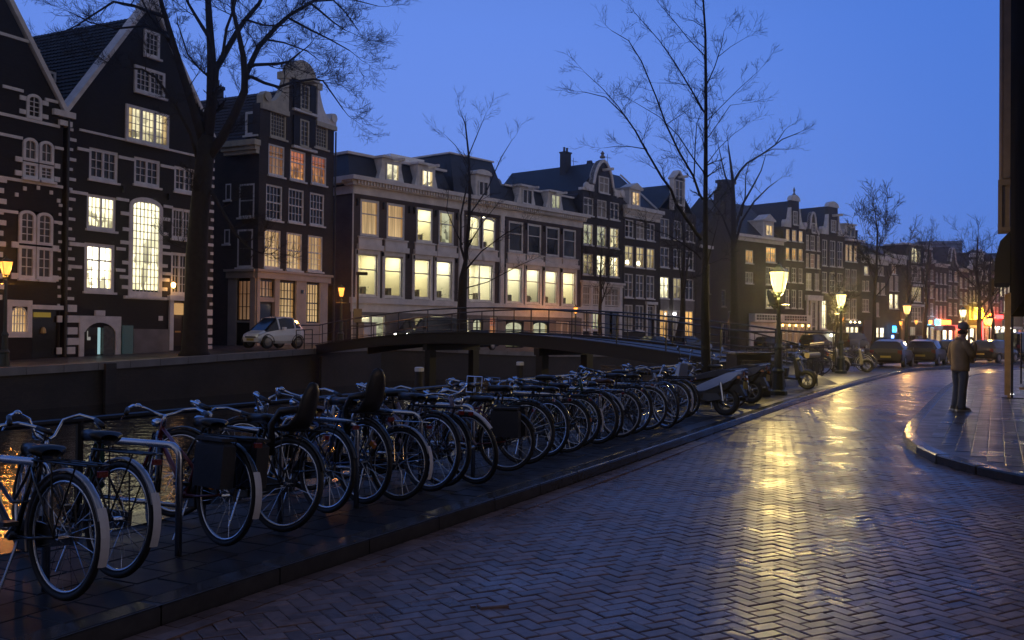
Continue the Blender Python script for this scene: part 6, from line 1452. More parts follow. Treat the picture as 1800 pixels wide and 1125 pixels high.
# ------------------------------------------------------------------ mopeds
def moped(x, y, head, label, body, style='sport', lean=7):
    t = thing('moped', (x, y, 0), R(90-head), label, 'moped', 'mopeds on the near quay'); t.rotation_euler = (R(lean), 0, R(90-head))
    def wh(px, r=.22, w=.055):
        k = link('wheel', None, t, (px, 0, r+w*.9)); MB().ring((0,0,0), r, w, 'y', 28, 8).build('tyre', RUBBER, k, smooth=True); rm_ = MB().ring((0,0,0), r*.74, .014, 'y', 24, 6).lathe([(.04,-.05),(.04,.05)], (0,0,0), 10, 'y')
        for q_ in range(5): a_ = q_*1.2566; rm_.tube([(.03*math.cos(a_),0,.03*math.sin(a_)),(r*.74*math.cos(a_+.2),0,r*.74*math.sin(a_+.2))], .014, 5)
        rm_.build('rim', P('grey wheel', (.2,.2,.2), .4, .6), k)
    wh(-.62); wh(.62)
    def panel(poly_, w0, name, mat, y0=0, chm=.03):
        m = MB(); n_ = len(poly_); cx = sum(p[0] for p in poly_)/n_; cz = sum(p[1] for p in poly_)/n_
        inner = [(cx+(p[0]-cx)*.86, cz+(p[1]-cz)*.86) for p in poly_]; o = 0
        m.v = [(p[0],-w0+chm,p[1]) for p in poly_]+[(p[0],-w0,p[1]) for p in inner]+[(p[0],w0-chm,p[1]) for p in poly_]+[(p[0],w0,p[1]) for p in inner]
        for i in range(n_):
            j = (i+1) % n_; m.f += [(j,i,n_+i,n_+j),(2*n_+i,2*n_+j,3*n_+j,3*n_+i),(i,j,2*n_+j,2*n_+i)]
        m.f += [tuple(n_+i for i in range(n_))[::-1], tuple(3*n_+i for i in range(n_))]
        return link(name, m.mesh(name, mat), t)
    if style == 'sport':
        panel([(-.95,.80),(-.78,.66),(-.2,.42),(.0,.40),(.05,.50),(-.3,.66),(-.7,.83),(-.93,.86)], .14, 'tail_panel', body)
        panel([(-.75,.78),(-.3,.70),(.08,.62),(.1,.70),(-.2,.80),(-.55,.88),(-.78,.86)], .13, 'seat', P('moped seat', (.02,.02,.03), .5))
        panel([(.36,.32),(.48,.34),(.44,.70),(.36,.98),(.30,.96),(.33,.6)], .17, 'leg_shield', body)
    else:
        panel([(-.9,.72),(-.7,.42),(-.15,.36),(-.05,.45),(-.15,.66),(-.6,.74),(-.88,.78)], .16, 'tail_panel', body)
        panel([(-.85,.79),(-.2,.69),(-.12,.74),(-.3,.82),(-.8,.87)], .14, 'seat', P('moped seat', (.02,.02,.03), .5))
        panel([(.36,.30),(.50,.34),(.44,.75),(.36,1.0),(.29,.97),(.34,.6)], .19, 'leg_shield', body)
    panel([(-.2,.30),(.4,.28),(.42,.33),(.0,.36),(-.2,.40)], .13, 'floor_board', PLAST)
    panel([(-.86,.70),(-.70,.50),(-.35,.30),(.02,.30),(.08,.60),(-.3,.68)], .105, 'inner_fairing', PLAST)
    MB().tube([(-.62,.13,.27),(-.55,.14,.62)], .03, 8).build('shock_absorber', CHROME, t); MB().tube([(-.7,-.10,.86),(-.98,-.08,.90),(-.98,.08,.90),(-.7,.10,.86)], .012, 6).build('grab_rail', STEEL, t)
    MB().prism([(-.90,.60),(-.62,.60),(-.60,.52),(-.86,.46),(-1.0,.36),(-1.02,.40)][::-1], -.06, .06).build('rear_mudguard', PLAST, t)
    panel([(-.62,.30),(-.3,.24),(-.1,.28),(-.12,.40),(-.5,.42)], .11, 'engine', P('engine grey', (.10,.10,.10), .4, .5))
    m = MB(); m.tube([(.37,0,.95),(.52,0,.62),(.62,0,.30)], .03, 8); m.build('fork', STEEL, t)
    fm = MB(); n_ = 8
    for i in range(n_+1):
        a = R(10+150*i/n_); fm.v += [(.62+.30*math.cos(a),-.06,.27+.30*math.sin(a)),(.62+.32*math.cos(a),0,.27+.32*math.sin(a)),(.62+.30*math.cos(a),.06,.27+.30*math.sin(a))]
    for i in range(n_): fm.f += [(i*3,i*3+1,i*3+4,i*3+3),(i*3+1,i*3+2,i*3+5,i*3+4)]
    fm.build('fender', body, t)
    hb = link('handlebar', MB().tube([(.36,0,.95),(.33,0,1.02),(.32,.1,1.05),(.27,.3,1.05)], .014, 7).tube([(.33,0,1.02),(.32,-.1,1.05),(.27,-.3,1.05)], .014, 7).mesh('handlebar', STEEL), t)
    for s in (-1, 1):
        MB().tube([(.30,s*.22,1.052),(.24,s*.34,1.05)], .02, 7).build('grip', PLAST, hb); MB().tube([(.3,s*.18,1.06),(.32,s*.26,1.22)], .007, 5).lathe([(.045,-.01),(.045,.01)], (.32,s*.28,1.24), 10, 'x').build('mirror', CHROME, hb)
    MB().lathe([(.06,-.03),(.07,.04),(.05,.06)], (.44,0,.88), 12, 'x').build('headlight', CHROME, t); MB().chbox(-.99,-.95,-.06,.06,.78,.85,.01).build('tail_light', REFR, t)
    for s in (-1, 1): MB().chbox(-.95,-.90,s*.15,s*.19,.70,.75,.01).build('indicator', REFO, t)
    MB().tube([(-.2,-.13,.28),(-.5,-.17,.30),(-.95,-.17,.36)], [.02,.045,.05], 8).build('exhaust', P('dark exhaust', (.06,.06,.06), .35, .8), t)
    MB().tube([(-.1,.1,.28),(-.14,.24,.0)], .012, 6).build('kickstand', STEEL, t); MB().box(-1.0,-.985,-.08,.08,.52,.66).build('plate', P('yellow plate', (.5,.38,.05), .5), t)
    return t
BLUM = P('silver blue fairing', (.33,.42,.62), .25, .3, coat=.6)
moped(*rear(4.05, 18.3, -52, .62), -52, 'silver blue moped with striped tail panel and red tail light next to the bicycles', BLUM)
moped(*rear(5.35, 21.6, -50, .62), -50, 'dark blue black moped with round red lamp, between the silver blue one and the cabinet', P('midnight fairing', (.012,.014,.04), .25, coat=.6))
moped(*rear(8.3, 27.3, -40, .62), 130, 'black moped right of the nearest street lamp post', P('black fairing', (.015,.015,.015), .3, coat=.6), 'classic')
moped(13.0, 39.9, 110, 'dark bodied silver grey scooter left of the second lamp post', P('pewter fairing', (.30,.28,.27), .3, .4), 'classic')
moped(14.25, 40.6, 112, 'cream scooter with tall leg shield right of the second lamp post', P('cream fairing', (.30,.27,.22), .35, coat=.5), 'classic')

# ------------------------------------------------------------------ cars
CGL = P('car glass', (.012,.016,.022), .05, spec=.8)
def car(x, y, z, head, label, paint, kind='hatch', lights='none', lean=0):
    t = thing('parked_car', (x, y, z), R(90-head), label, 'car', 'parked cars')
    if kind == 'micro': # x, zb, belt, roof, half width, roof half width, glass flag
        S = [(-1.34,.46,.72,.76,.62,.52,0),(-1.30,.32,.92,1.00,.72,.56,0),(-1.08,.28,.98,1.36,.77,.52,0),(-.72,.27,.98,1.52,.78,.55,1),(-.2,.25,.95,1.55,.79,.57,1),(.22,.25,.91,1.48,.79,.56,1),(.92,.27,.80,.87,.78,.62,0),(1.20,.29,.68,.74,.72,.55,0),(1.33,.33,.56,.60,.60,.42,0)]; wb, wr = .90, .32
    elif kind == 'van':
        S = [(-2.3,.4,.9,1.0,.85,.8,0),(-2.26,.3,1.15,1.9,.93,.82,1),(-1.2,.26,1.15,1.97,.95,.84,1),(.6,.26,1.12,1.97,.95,.84,1),(1.2,.26,1.1,1.8,.95,.8,1),(1.85,.28,1.0,1.05,.92,.8,0),(2.35,.3,.75,.8,.82,.7,0),(2.42,.36,.6,.62,.75,.6,0)]; wb, wr = 1.5, .33
    elif kind == 'suv':
        S = [(-2.1,.45,.85,.9,.8,.75,0),(-2.05,.36,1.08,1.15,.9,.75,0),(-1.85,.34,1.08,1.65,.92,.7,1),(-.6,.34,1.08,1.74,.93,.72,1),(.3,.34,1.06,1.70,.93,.7,1),(1.05,.34,1.02,1.08,.92,.78,0),(1.9,.36,.9,.96,.86,.7,0),(2.1,.42,.7,.72,.75,.6,0)]; wb, wr = 1.32, .36
    elif kind == 'sedan':
        S = [(-2.15,.38,.72,.8,.74,.68,0),(-2.1,.28,.93,.98,.82,.7,0),(-1.55,.24,.95,1.02,.86,.72,0),(-.95,.22,.93,1.38,.87,.6,1),(-.1,.22,.91,1.43,.87,.62,1),(.45,.22,.9,1.38,.87,.6,1),(1.15,.24,.86,.92,.86,.7,0),(1.95,.26,.74,.8,.8,.62,0),(2.15,.34,.58,.6,.68,.5,0)]; wb, wr = 1.3, .31
    else:
        S = [(-1.93,.38,.72,.78,.74,.68,0),(-1.88,.28,.92,.98,.81,.68,0),(-1.62,.24,.94,1.36,.85,.6,1),(-.8,.22,.93,1.46,.86,.62,1),(.2,.22,.91,1.43,.86,.62,1),(.95,.24,.87,.93,.85,.7,0),(1.7,.26,.76,.82,.79,.62,0),(1.92,.32,.58,.6,.68,.5,0)]; wb, wr = 1.2, .31
    body, glass = MB(), MB(); ring = []
    for (px, zb, zl, zr, w, w2, g) in S:
        h = [(w*.88,zb),(w,zb+.13),(w*1.01,(zb+zl)/2+.05),(w*.97,zl),(w2+.02,zr-.06),(w2*.8,zr)]
        ring.append([(px,a,b) for a, b in h]+[(px,-a,b) for a, b in reversed(h)])
    nn = 12
    for r_ in ring: body.v += r_; glass.v += r_
    for i in range(len(S)-1):
        gl = S[i][6] or S[i+1][6]; both = S[i][6] and S[i+1][6]
        for k in range(nn):
            k2 = (k+1) % nn; f = (i*nn+k, i*nn+k2, (i+1)*nn+k2, (i+1)*nn+k)
            side_ = k in (3, 7); topf = k in (4, 5, 6)
            if (side_ and both) or (gl and not both and k in (3, 4, 5, 6, 7)): glass.f.append(f)
            else: body.f.append(f)
    body.f += [tuple(range(nn)), tuple((len(S)-1)*nn+k for k in reversed(range(nn)))]
    bo = body.build('body', paint, t, smooth=False); glass.build('glass', CGL, t)
    pl = MB()
    for i, s_ in enumerate(S):
        if s_[6] and not (S[i-1][6] and S[i+1][6]):
            for sg in (-1, 1): pl.tube([(s_[0], sg*(s_[4]*.97+.004), s_[2]), (s_[0], sg*(s_[5]+.024), s_[3]-.06)], .028 if kind != 'micro' else .045, 5)
    pl.build('pillars', paint, t)
    for sx in (-1, 1):
        for sy in (-1, 1):
            w = link('wheel', None, t, (sx*wb, sy*(S[3][4]-.09), wr)); MB().lathe([(wr*.62,-.10),(wr*.96,-.09),(wr,-.06),(wr,.06),(wr*.96,.09),(wr*.62,.10)], (0,0,0), 22, 'y').build('tyre', RUBBER, w)
            rm = MB().lathe([(.03,-.115),(wr*.15,-.112),(wr*.62,-.101),(wr*.66,-.06),(wr*.66,.06),(wr*.62,.101),(wr*.15,.112),(.03,.115)], (0,0,0), 18, 'y')
            rm.build('rim', P('alloy', (.22,.22,.23), .35, .8), w)
            ar = MB(); ar.ring((sx*wb, sy*(S[3][4]+.004), wr), wr+.035, .022, 'y', 20, 5, R(-5), R(185)); ar.build('wheel_arch', PLAST, t)
    F, B = S[-2], S[1]
    hl = glow('bright headlight', (1,.95,.8), 16) if lights == 'on' else P('headlamp glass', (.5,.5,.52), .08, coat=1)
    tl = glow('lit tail light', (1,.08,.02), 3) if lights == 'rear' else REFR
    for sg in (-1, 1):
        MB().lathe([(.03,-.09),(.1,-.04),(.105,.02),(.05,.05)], (F[0]+.02, sg*F[4]*.74, F[2]-.08), 12, 'x').build('headlight', hl, t)
        MB().chbox(B[0]-.05, B[0]+.1, sg*B[4]*.72, sg*B[4]*.98, B[2]-.24, B[2]-.02, .01).build('tail_light', tl, t)
        MB().chbox(S[-4][0]-.25, S[-4][0]-.1, sg*(S[-4][4]+.02), sg*(S[-4][4]+.2), S[-4][2]+.0, S[-4][2]+.13, .02).build('mirror', paint, t)
    MB().box(B[0]-.085, B[0]-.055, -.26, .26, .5, .61).build('number_plate', P('yellow plate', (.5,.38,.05), .5), t); MB().box(S[-1][0]+.005, S[-1][0]+.025, -.26, .26, .38, .49).build('number_plate', P('yellow plate', (.5,.38,.05), .5), t)
    MB().box(S[-1][0]-.02, S[-1][0]+.012, -.4, .4, .52 if kind == 'micro' else .42, .58 if kind == 'micro' else .5).build('grille', PLAST, t)
    t.scale = (.93, .93, .93) if kind != 'micro' else (1, 1, 1)
    return t
CB = P('black car paint', (.004,.004,.005), .3, coat=.25); CG = P('dark grey car paint', (.04,.042,.046), .25, .4, coat=.25); CBL = P('dark blue car paint', (.006,.010,.03), .2, coat=.25); CW = P('silver white car paint', (.88,.88,.90), .25, .1, coat=1); CGR = P('green black car paint', (.006,.010,.008), .2, coat=.25)
car(-11.6, 47.0, .62, 218, 'small white two seat car parked on the far quay before the white shopfront', CW, 'micro')
car(19.0, 48.3, 0, 31, 'black hatchback parked nearest on the right, rear three quarter view with glinting side', CB, 'hatch')
car(22.3, 52.0, 0, 33, 'second parked car in the near row, black estate with red tail lights', CB, 'hatch')
car(25.4, 55.4, 0, 36, 'third parked car in the near row, just left of the standing man', CBL, 'hatch')
car(29.0, 58.2, 0, 50, 'dark green hatchback right of the standing man', CGR, 'hatch')
car(32.3, 61.4, 0, 49, 'dark blue van parked farthest right before the wooden post', CBL, 'van')
car(*ln(33.0, 53.6), .66, 222, 'dark blue car with bright headlights glimpsed through the bridge railing', CBL, 'van', 'on')
car(-2.6, 62.5, .33, 218, 'dark green black estate car below the bridge deck on the far bank', CGR, 'sedan')
car(11.2, 75.5, 0, 42, 'black car with yellow light on the far bank behind the bridge pier', CB, 'sedan')
car(14.6, 79.8, 0, 42, 'dark car on the far bank left of the slim tree', CG, 'hatch')
car(25.6, 95.6, 0, 50, 'blue glazed car on the far bank before the white shop canopy', CBL, 'hatch')
car(31.5, 100.0, 0, 48, 'dark car on the far bank right of the shop canopy', CG, 'suv')
car(36.8, 104.5, 0, 48, 'dark van on the far bank below the boxed dormer house', CB, 'van')
car(42.2, 109.5, 0, 48, 'dark hatchback on the far bank before the glowing double doors', CBL, 'hatch')
car(48.8, 115.8, 0, 48, 'dark blue car on the far bank before the flat roofed house', CBL, 'suv')
t = thing('white_stall', (34.6, 107.0, 0), R(42), 'low white kiosk with two bright lamps on the far bank', 'kiosk')
MB().box(-2.2,2.2,-1,1,0,1.9).build('body', P('kiosk wall', (.3,.3,.28), .6), t); MB().box(-2.4,2.4,-1.3,1.1,1.902,2.05).build('roof', STONE, t)
for x_ in (-.9,.1): MB().lathe([(.03,0),(.2,.1),(.2,.22),(.03,.32)], (x_,-1.35,1.35), 8).build('lamp', glow('kiosk lamp', (1,.95,.7), 12), t)

# ------------------------------------------------------------------ the standing man
def skin(name, verts, edges, radii, mat, parent, sub=1, root=0):
    me = bpy.data.meshes.new(name); me.from_pydata(verts, edges, []); ob = bpy.data.objects.new(name, me); COL.objects.link(ob)
    ob.modifiers.new('s', 'SKIN'); sv = me.skin_vertices[0].data
    for i, r_ in enumerate(radii): sv[i].radius = r_ if isinstance(r_, tuple) else (r_, r_); sv[i].use_root = (i == root)
    sd = ob.modifiers.new('d', 'SUBSURF'); sd.levels = sub; sd.render_levels = sub
    dg = bpy.context.evaluated_depsgraph_get(); dg.update(); nm = bpy.data.meshes.new_from_object(ob.evaluated_get(dg)); nm.name = name
    nm.materials.clear(); nm.materials.append(mat); nm.shade_smooth()
    bpy.data.objects.remove(ob); bpy.data.meshes.remove(me)
    return link(name, nm, parent)
SKIN = P('skin', (.38,.22,.16), .5); JACK = P('tan jacket cloth', (.36,.235,.12), .85, var=(5,.25), bump=(26,.5,.01)); JEAN = P('dark jeans', (.10,.112,.135), .85, var=(8,.3), bump=(40,.3,.005)); SHOE = P('dark sneakers', (.09,.085,.08), .5); SOLE = P('white sole', (.5,.5,.5), .5)
HAT = P('grey knit cap', (.20,.19,.20), .9, bump=(50,.5,.006)); HAIR = P('dark hair', (.03,.02,.015), .6)
# local: +x is where he faces (to the right of the photo and slightly away), y to his left
man = thing('person', (9.32, 20.1, 0), R(14), 'person in tan jacket, grey cap and jeans standing on the kerb, hand at mouth', 'person')
V = [(0,0,.95),(0,0,1.12),(.0,0,1.30),(.02,0,1.42),(.05,0,1.52),(.075,0,1.58),(.09,0,1.66),(.07,0,1.73)]; E_ = [(i,i+1) for i in range(7)]; RR = [(.13,.16),(.12,.15),(.13,.17),(.09,.12),(.055,.055),(.075,.072),(.095,.08),(.07,.065)]
def chain(pts, rad, par):
    a = par
    for p, r_ in zip(pts, rad): V.append(p); RR.append(r_); E_.append((a, len(V)-1)); a = len(V)-1
    return a
chain([(.0,.095,.88),(.02,.11,.50),(-.01,.12,.10),(.10,.13,.05)], [(.09,.09),(.06,.06),(.045,.045),(.04,.045)], 0)
chain([(.0,-.095,.88),(-.02,-.10,.50),(-.07,-.11,.10),(.03,-.13,.05)], [(.09,.09),(.06,.06),(.045,.045),(.04,.045)], 0)
chain([(0,.20,1.39),(-.02,.245,1.12),(.06,.24,.90),(.09,.235,.84)], [.06,.045,.035,.03], 3)      # left arm hangs, hand in pocket
wr_ = chain([(0,-.20,1.39),(.10,-.255,1.16),(.24,-.14,1.38),(.25,-.12,1.44)], [.06,.046,.034,.028], 3)      # right hand to the mouth
skin('body', V, E_, RR, SKIN, man, 2)
for k_, (dx, dy, ln_) in enumerate(((.0,.03,.07),(.008,.012,.08),(.008,-.006,.075),(.0,-.022,.06),(-.02,.04,.05))):
    MB().tube([(.25,-.12+dy,1.46),(.24+dx,-.10+dy,1.49),(.215+dx,-.07+dy*.6,1.46+ln_),(.19+dx,-.055+dy*.5,1.45+ln_)], [.011,.0105,.009,.007], 6).build('finger', SKIN, man, smooth=True)
def loft(rings, mat, name, parent, n=16):
    "rings: (x, y, z, half depth, half width)"
    m = MB()
    for (x_, y_, z_, d_, w_) in rings:
        for k in range(n): a = 2*math.pi*k/n; fo = 1.06+.035*math.sin(k*2.4+z_*23); m.v.append((x_+d_*fo*math.cos(a), y_+w_*fo*math.sin(a), z_))
    for i_ in range(len(rings)-1):
        for k in range(n): m.f.append((i_*n+k, i_*n+(k+1) % n, (i_+1)*n+(k+1) % n, (i_+1)*n+k))
    m.f += [tuple(range(n))[::-1], tuple((len(rings)-1)*n+k for k in range(n))]
    return m
jm = loft([(0,0,.83,.145,.19),(.0,0,.86,.15,.197),(.005,0,.95,.15,.2),(.0,0,1.05,.14,.19),(-.01,0,1.18,.14,.195),(-.02,0,1.30,.135,.2),(-.02,0,1.38,.12,.185),(-.01,0,1.44,.095,.135),(.0,0,1.48,.075,.085)], JACK, 'jacket', man)
def sleeve(p, r_):
    q = []; rr = []
    for a_, b_, ra, rb in zip(p, p[1:], r_, r_[1:]):
        for k in range(4): t_ = k/4; w_ = 1+.06*math.sin(k*2.1+len(q)); q.append(tuple(a_[c]*(1-t_)+b_[c]*t_ for c in range(3))); rr.append((ra*(1-t_)+rb*t_)*w_)
    q.append(p[-1]); rr.append(r_[-1]); jm.tube(q, rr, 12)
sleeve([(-.01,.12,1.41),(-.015,.20,1.36),(-.03,.25,1.13),(.05,.245,.92)], [.07,.083,.068,.055])
sleeve([(-.01,-.12,1.41),(-.01,-.20,1.36),(.09,-.258,1.15),(.225,-.155,1.36)], [.07,.083,.068,.05])
jk = jm.build('jacket', JACK, man, smooth=True)
MB().tube([(-.04,-.06,1.47),(-.08,0,1.50),(-.04,.07,1.48),(.05,.06,1.45),(.09,0,1.42),(.05,-.06,1.45)], .035, 8, closed=True).build('collar', JACK, jk, smooth=True)
MB().chbox(.16,.20,.06,.16,1.0,1.14,.01).chbox(.16,.20,-.16,-.06,1.0,1.14,.01).build('pocket', JACK, jk)
tm_ = loft([(-.005,.0,.80,.12,.165),(0,0,.92,.125,.17),(0,0,1.0,.12,.16)], JEAN, 'trousers', man)
for sy, kx, fx in ((1,.02,-.01),(-1,-.02,-.07)):
    tm_.tube([(0,sy*.095,.86),(.005,sy*.10,.70),(kx,sy*.108,.50),(kx-.01,sy*.11,.44),((kx+fx)/2,sy*.116,.28),(fx,sy*.12,.12),(fx+.01,sy*.12,.07),(fx+.01,sy*.12,.05)], [.10,.097,.083,.080,.082,.085,.092,.088], 14)
tm_.build('trousers', JEAN, man, smooth=True)
for (x0, y0, a_) in ((.0,.13,8), (-.06,-.12,-12)):
    s_ = MB(); st = [(-.11,.035,.09),(-.06,.042,.10),(.03,.045,.085),(.12,.045,.055),(.17,.03,.04)]
    for (x_, w_, h_) in st: s_.v += [(x_,-w_,.0),(x_,-w_,.03),(x_,-w_*.7,h_),(x_,w_*.7,h_),(x_,w_,.03),(x_,w_,.0)]
    for i in range(4):
        for k in range(5): s_.f.append((i*6+k, i*6+k+1, (i+1)*6+k+1, (i+1)*6+k))
    s_.f += [(5,4,3,2,1,0), tuple(24+k for k in range(6))]
    sh = s_.build('shoe', SHOE, man, loc=(x0, y0, .022), rz=R(a_)); MB().chbox(-.12,.18,-.05,.05,-.02,.014,.005).build('sole', SOLE, sh)
MB().lathe([(.105,-.01),(.108,.03),(.10,.08),(.07,.12),(.02,.135)], (.065,0,1.70), 16).build('cap', HAT, man, smooth=True); MB().prism([(.10,-.08),(.20,-.06),(.225,0),(.20,.06),(.10,.08)], 1.70, 1.716, 'z').build('cap_peak', HAT, man)
MB().lathe([(.088,0),(.096,.03),(.092,.08)], (.045,0,1.60), 14).build('hair', HAIR, man, smooth=True)
MB().tube([(.165,0,1.665),(.20,0,1.635),(.172,0,1.62)], [.012,.016,.012], 6).build('nose', SKIN, man, smooth=True)
MB().box(.165,.178,-.028,.028,1.585,1.597).build('mouth', P('lips', (.25,.10,.08), .5), man)
for s in (-1, 1):
    MB().lathe([(.002,-.01),(.011,0),(.002,.01)], (.168, s*.035, 1.675), 8, 'x').build('eye', P('dark eye', (.03,.02,.02), .2), man); MB().lathe([(.02,-.008),(.03,0),(.02,.008)], (.06, s*.092, 1.655), 8, 'y').build('ear', SKIN, man)
# ------------------------------------------------------------------ bare winter trees (limbs as (x, y, z, radius) in metres)
T1=[[(-13.77,42.00,0.60,0.494),(-13.74,42.00,2.48,0.477),(-13.73,42.00,4.70,0.460),(-13.65,42.00,6.44,0.442),(-13.48,42.00,8.42,0.425),(-13.35,42.00,9.91,0.408)],
[(-13.35,42.00,9.79,0.321),(-13.24,42.20,11.45,0.278),(-13.33,42.40,13.50,0.234),(-13.51,42.60,15.07,0.190),(-13.70,42.80,16.91,0.146),(-13.89,43.00,19.02,0.101)],
[(-13.44,42.00,9.36,0.247),(-13.83,41.60,11.05,0.213),(-14.26,41.20,12.66,0.179),(-14.57,40.80,14.00,0.146),(-14.80,40.40,15.07,0.114),(-15.08,40.00,16.60,0.082)],
[(-13.68,42.00,8.67,0.111),(-13.90,41.50,9.93,0.095),(-14.38,41.00,11.03,0.080),(-15.08,40.50,12.10,0.064),(-15.45,40.00,12.28,0.049),(-16.07,39.50,12.23,0.035)],
[(-15.26,42.00,15.11,0.086),(-15.86,41.75,15.27,0.076),(-16.43,41.50,15.43,0.065),(-17.19,41.25,15.51,0.055),(-17.92,41.00,14.88,0.044),(-18.53,40.75,14.31,0.034),(-19.01,40.50,13.94,0.024)],
[(-14.74,42.00,13.50,0.086),(-14.89,41.00,14.06,0.068),(-15.20,40.00,14.58,0.051),(-15.34,39.00,15.29,0.034)],
[(-13.14,42.00,10.93,0.185),(-13.10,42.33,12.96,0.168),(-12.86,42.67,13.68,0.151),(-12.41,43.00,14.78,0.133),(-12.16,43.33,15.42,0.115),(-11.62,43.67,16.29,0.096),(-11.33,44.00,17.24,0.078)],
[(-13.29,42.00,8.99,0.259),(-12.63,41.81,9.83,0.235),(-12.07,41.62,10.76,0.211),(-11.59,41.44,11.77,0.187),(-11.54,41.25,12.34,0.164),(-11.55,41.06,13.14,0.140),(-11.73,40.88,14.13,0.117),(-11.90,40.69,14.93,0.094),(-11.91,40.50,16.10,0.071)],
[(-11.75,42.00,12.48,0.161),(-11.65,42.50,13.20,0.144),(-11.42,43.00,14.15,0.126),(-10.74,43.50,15.23,0.109),(-10.32,44.00,15.89,0.091),(-9.32,44.50,16.73,0.072),(-8.66,45.00,17.36,0.053)],
[(-11.51,42.00,12.98,0.099),(-11.38,42.25,13.13,0.084),(-10.40,42.50,13.26,0.069),(-10.00,42.75,13.43,0.053),(-9.56,43.00,13.92,0.038)],
[(-11.70,42.00,12.49,0.099),(-11.52,42.25,12.60,0.090),(-11.01,42.50,12.40,0.081),(-10.44,42.75,12.29,0.072),(-9.87,43.00,12.59,0.063),(-9.01,43.25,12.79,0.054),(-8.63,43.50,12.78,0.045),(-8.21,43.75,12.20,0.035),(-7.80,44.00,11.62,0.026)],
[(-13.28,42.00,13.89,0.111),(-13.20,41.50,14.13,0.095),(-13.59,41.00,14.85,0.078),(-13.77,40.50,15.26,0.063),(-13.89,40.00,15.78,0.047)],
[(-12.80,42.00,13.27,0.099),(-12.78,42.25,13.67,0.087),(-12.72,42.50,14.80,0.075),(-12.51,42.75,15.69,0.063),(-12.34,43.00,16.74,0.051)],
[(-9.93,42.00,15.17,0.074),(-9.89,42.50,15.23,0.062),(-9.09,43.00,14.91,0.051),(-8.37,43.50,14.67,0.038),(-7.52,44.00,14.30,0.026)],
[(-8.94,42.00,15.80,0.062),(-8.51,42.33,15.51,0.050),(-8.04,42.67,15.17,0.038),(-7.57,43.00,14.93,0.025)],
[(-8.80,42.00,15.87,0.049),(-8.12,43.00,16.27,0.040),(-7.75,44.00,16.07,0.030),(-7.33,45.00,15.56,0.020)],
[(-8.57,42.00,16.05,0.049),(-7.29,43.50,16.46,0.035),(-6.39,45.00,16.69,0.020)],
[(-11.79,42.00,15.00,0.062),(-11.61,42.00,15.00,0.054),(-10.99,42.00,14.81,0.045),(-10.37,42.00,14.76,0.037)],
[(-13.17,42.00,7.56,0.099),(-12.42,41.60,6.45,0.086),(-11.73,41.20,5.51,0.073),(-11.13,40.80,4.99,0.060)],
[(-11.15,42.00,13.86,0.062),(-10.69,41.62,14.05,0.051),(-9.86,41.25,13.82,0.039),(-8.80,40.88,13.36,0.029),(-8.24,40.50,12.89,0.018)],
[(-13.19,42.00,12.40,0.062),(-13.96,42.67,13.07,0.050),(-14.70,43.33,13.88,0.038),(-15.41,44.00,15.50,0.026)],
[(-15.00,42.00,14.37,0.074),(-15.88,41.38,14.53,0.059),(-16.84,40.75,14.20,0.045),(-17.65,40.12,14.24,0.031),(-18.32,39.50,14.50,0.017)]]
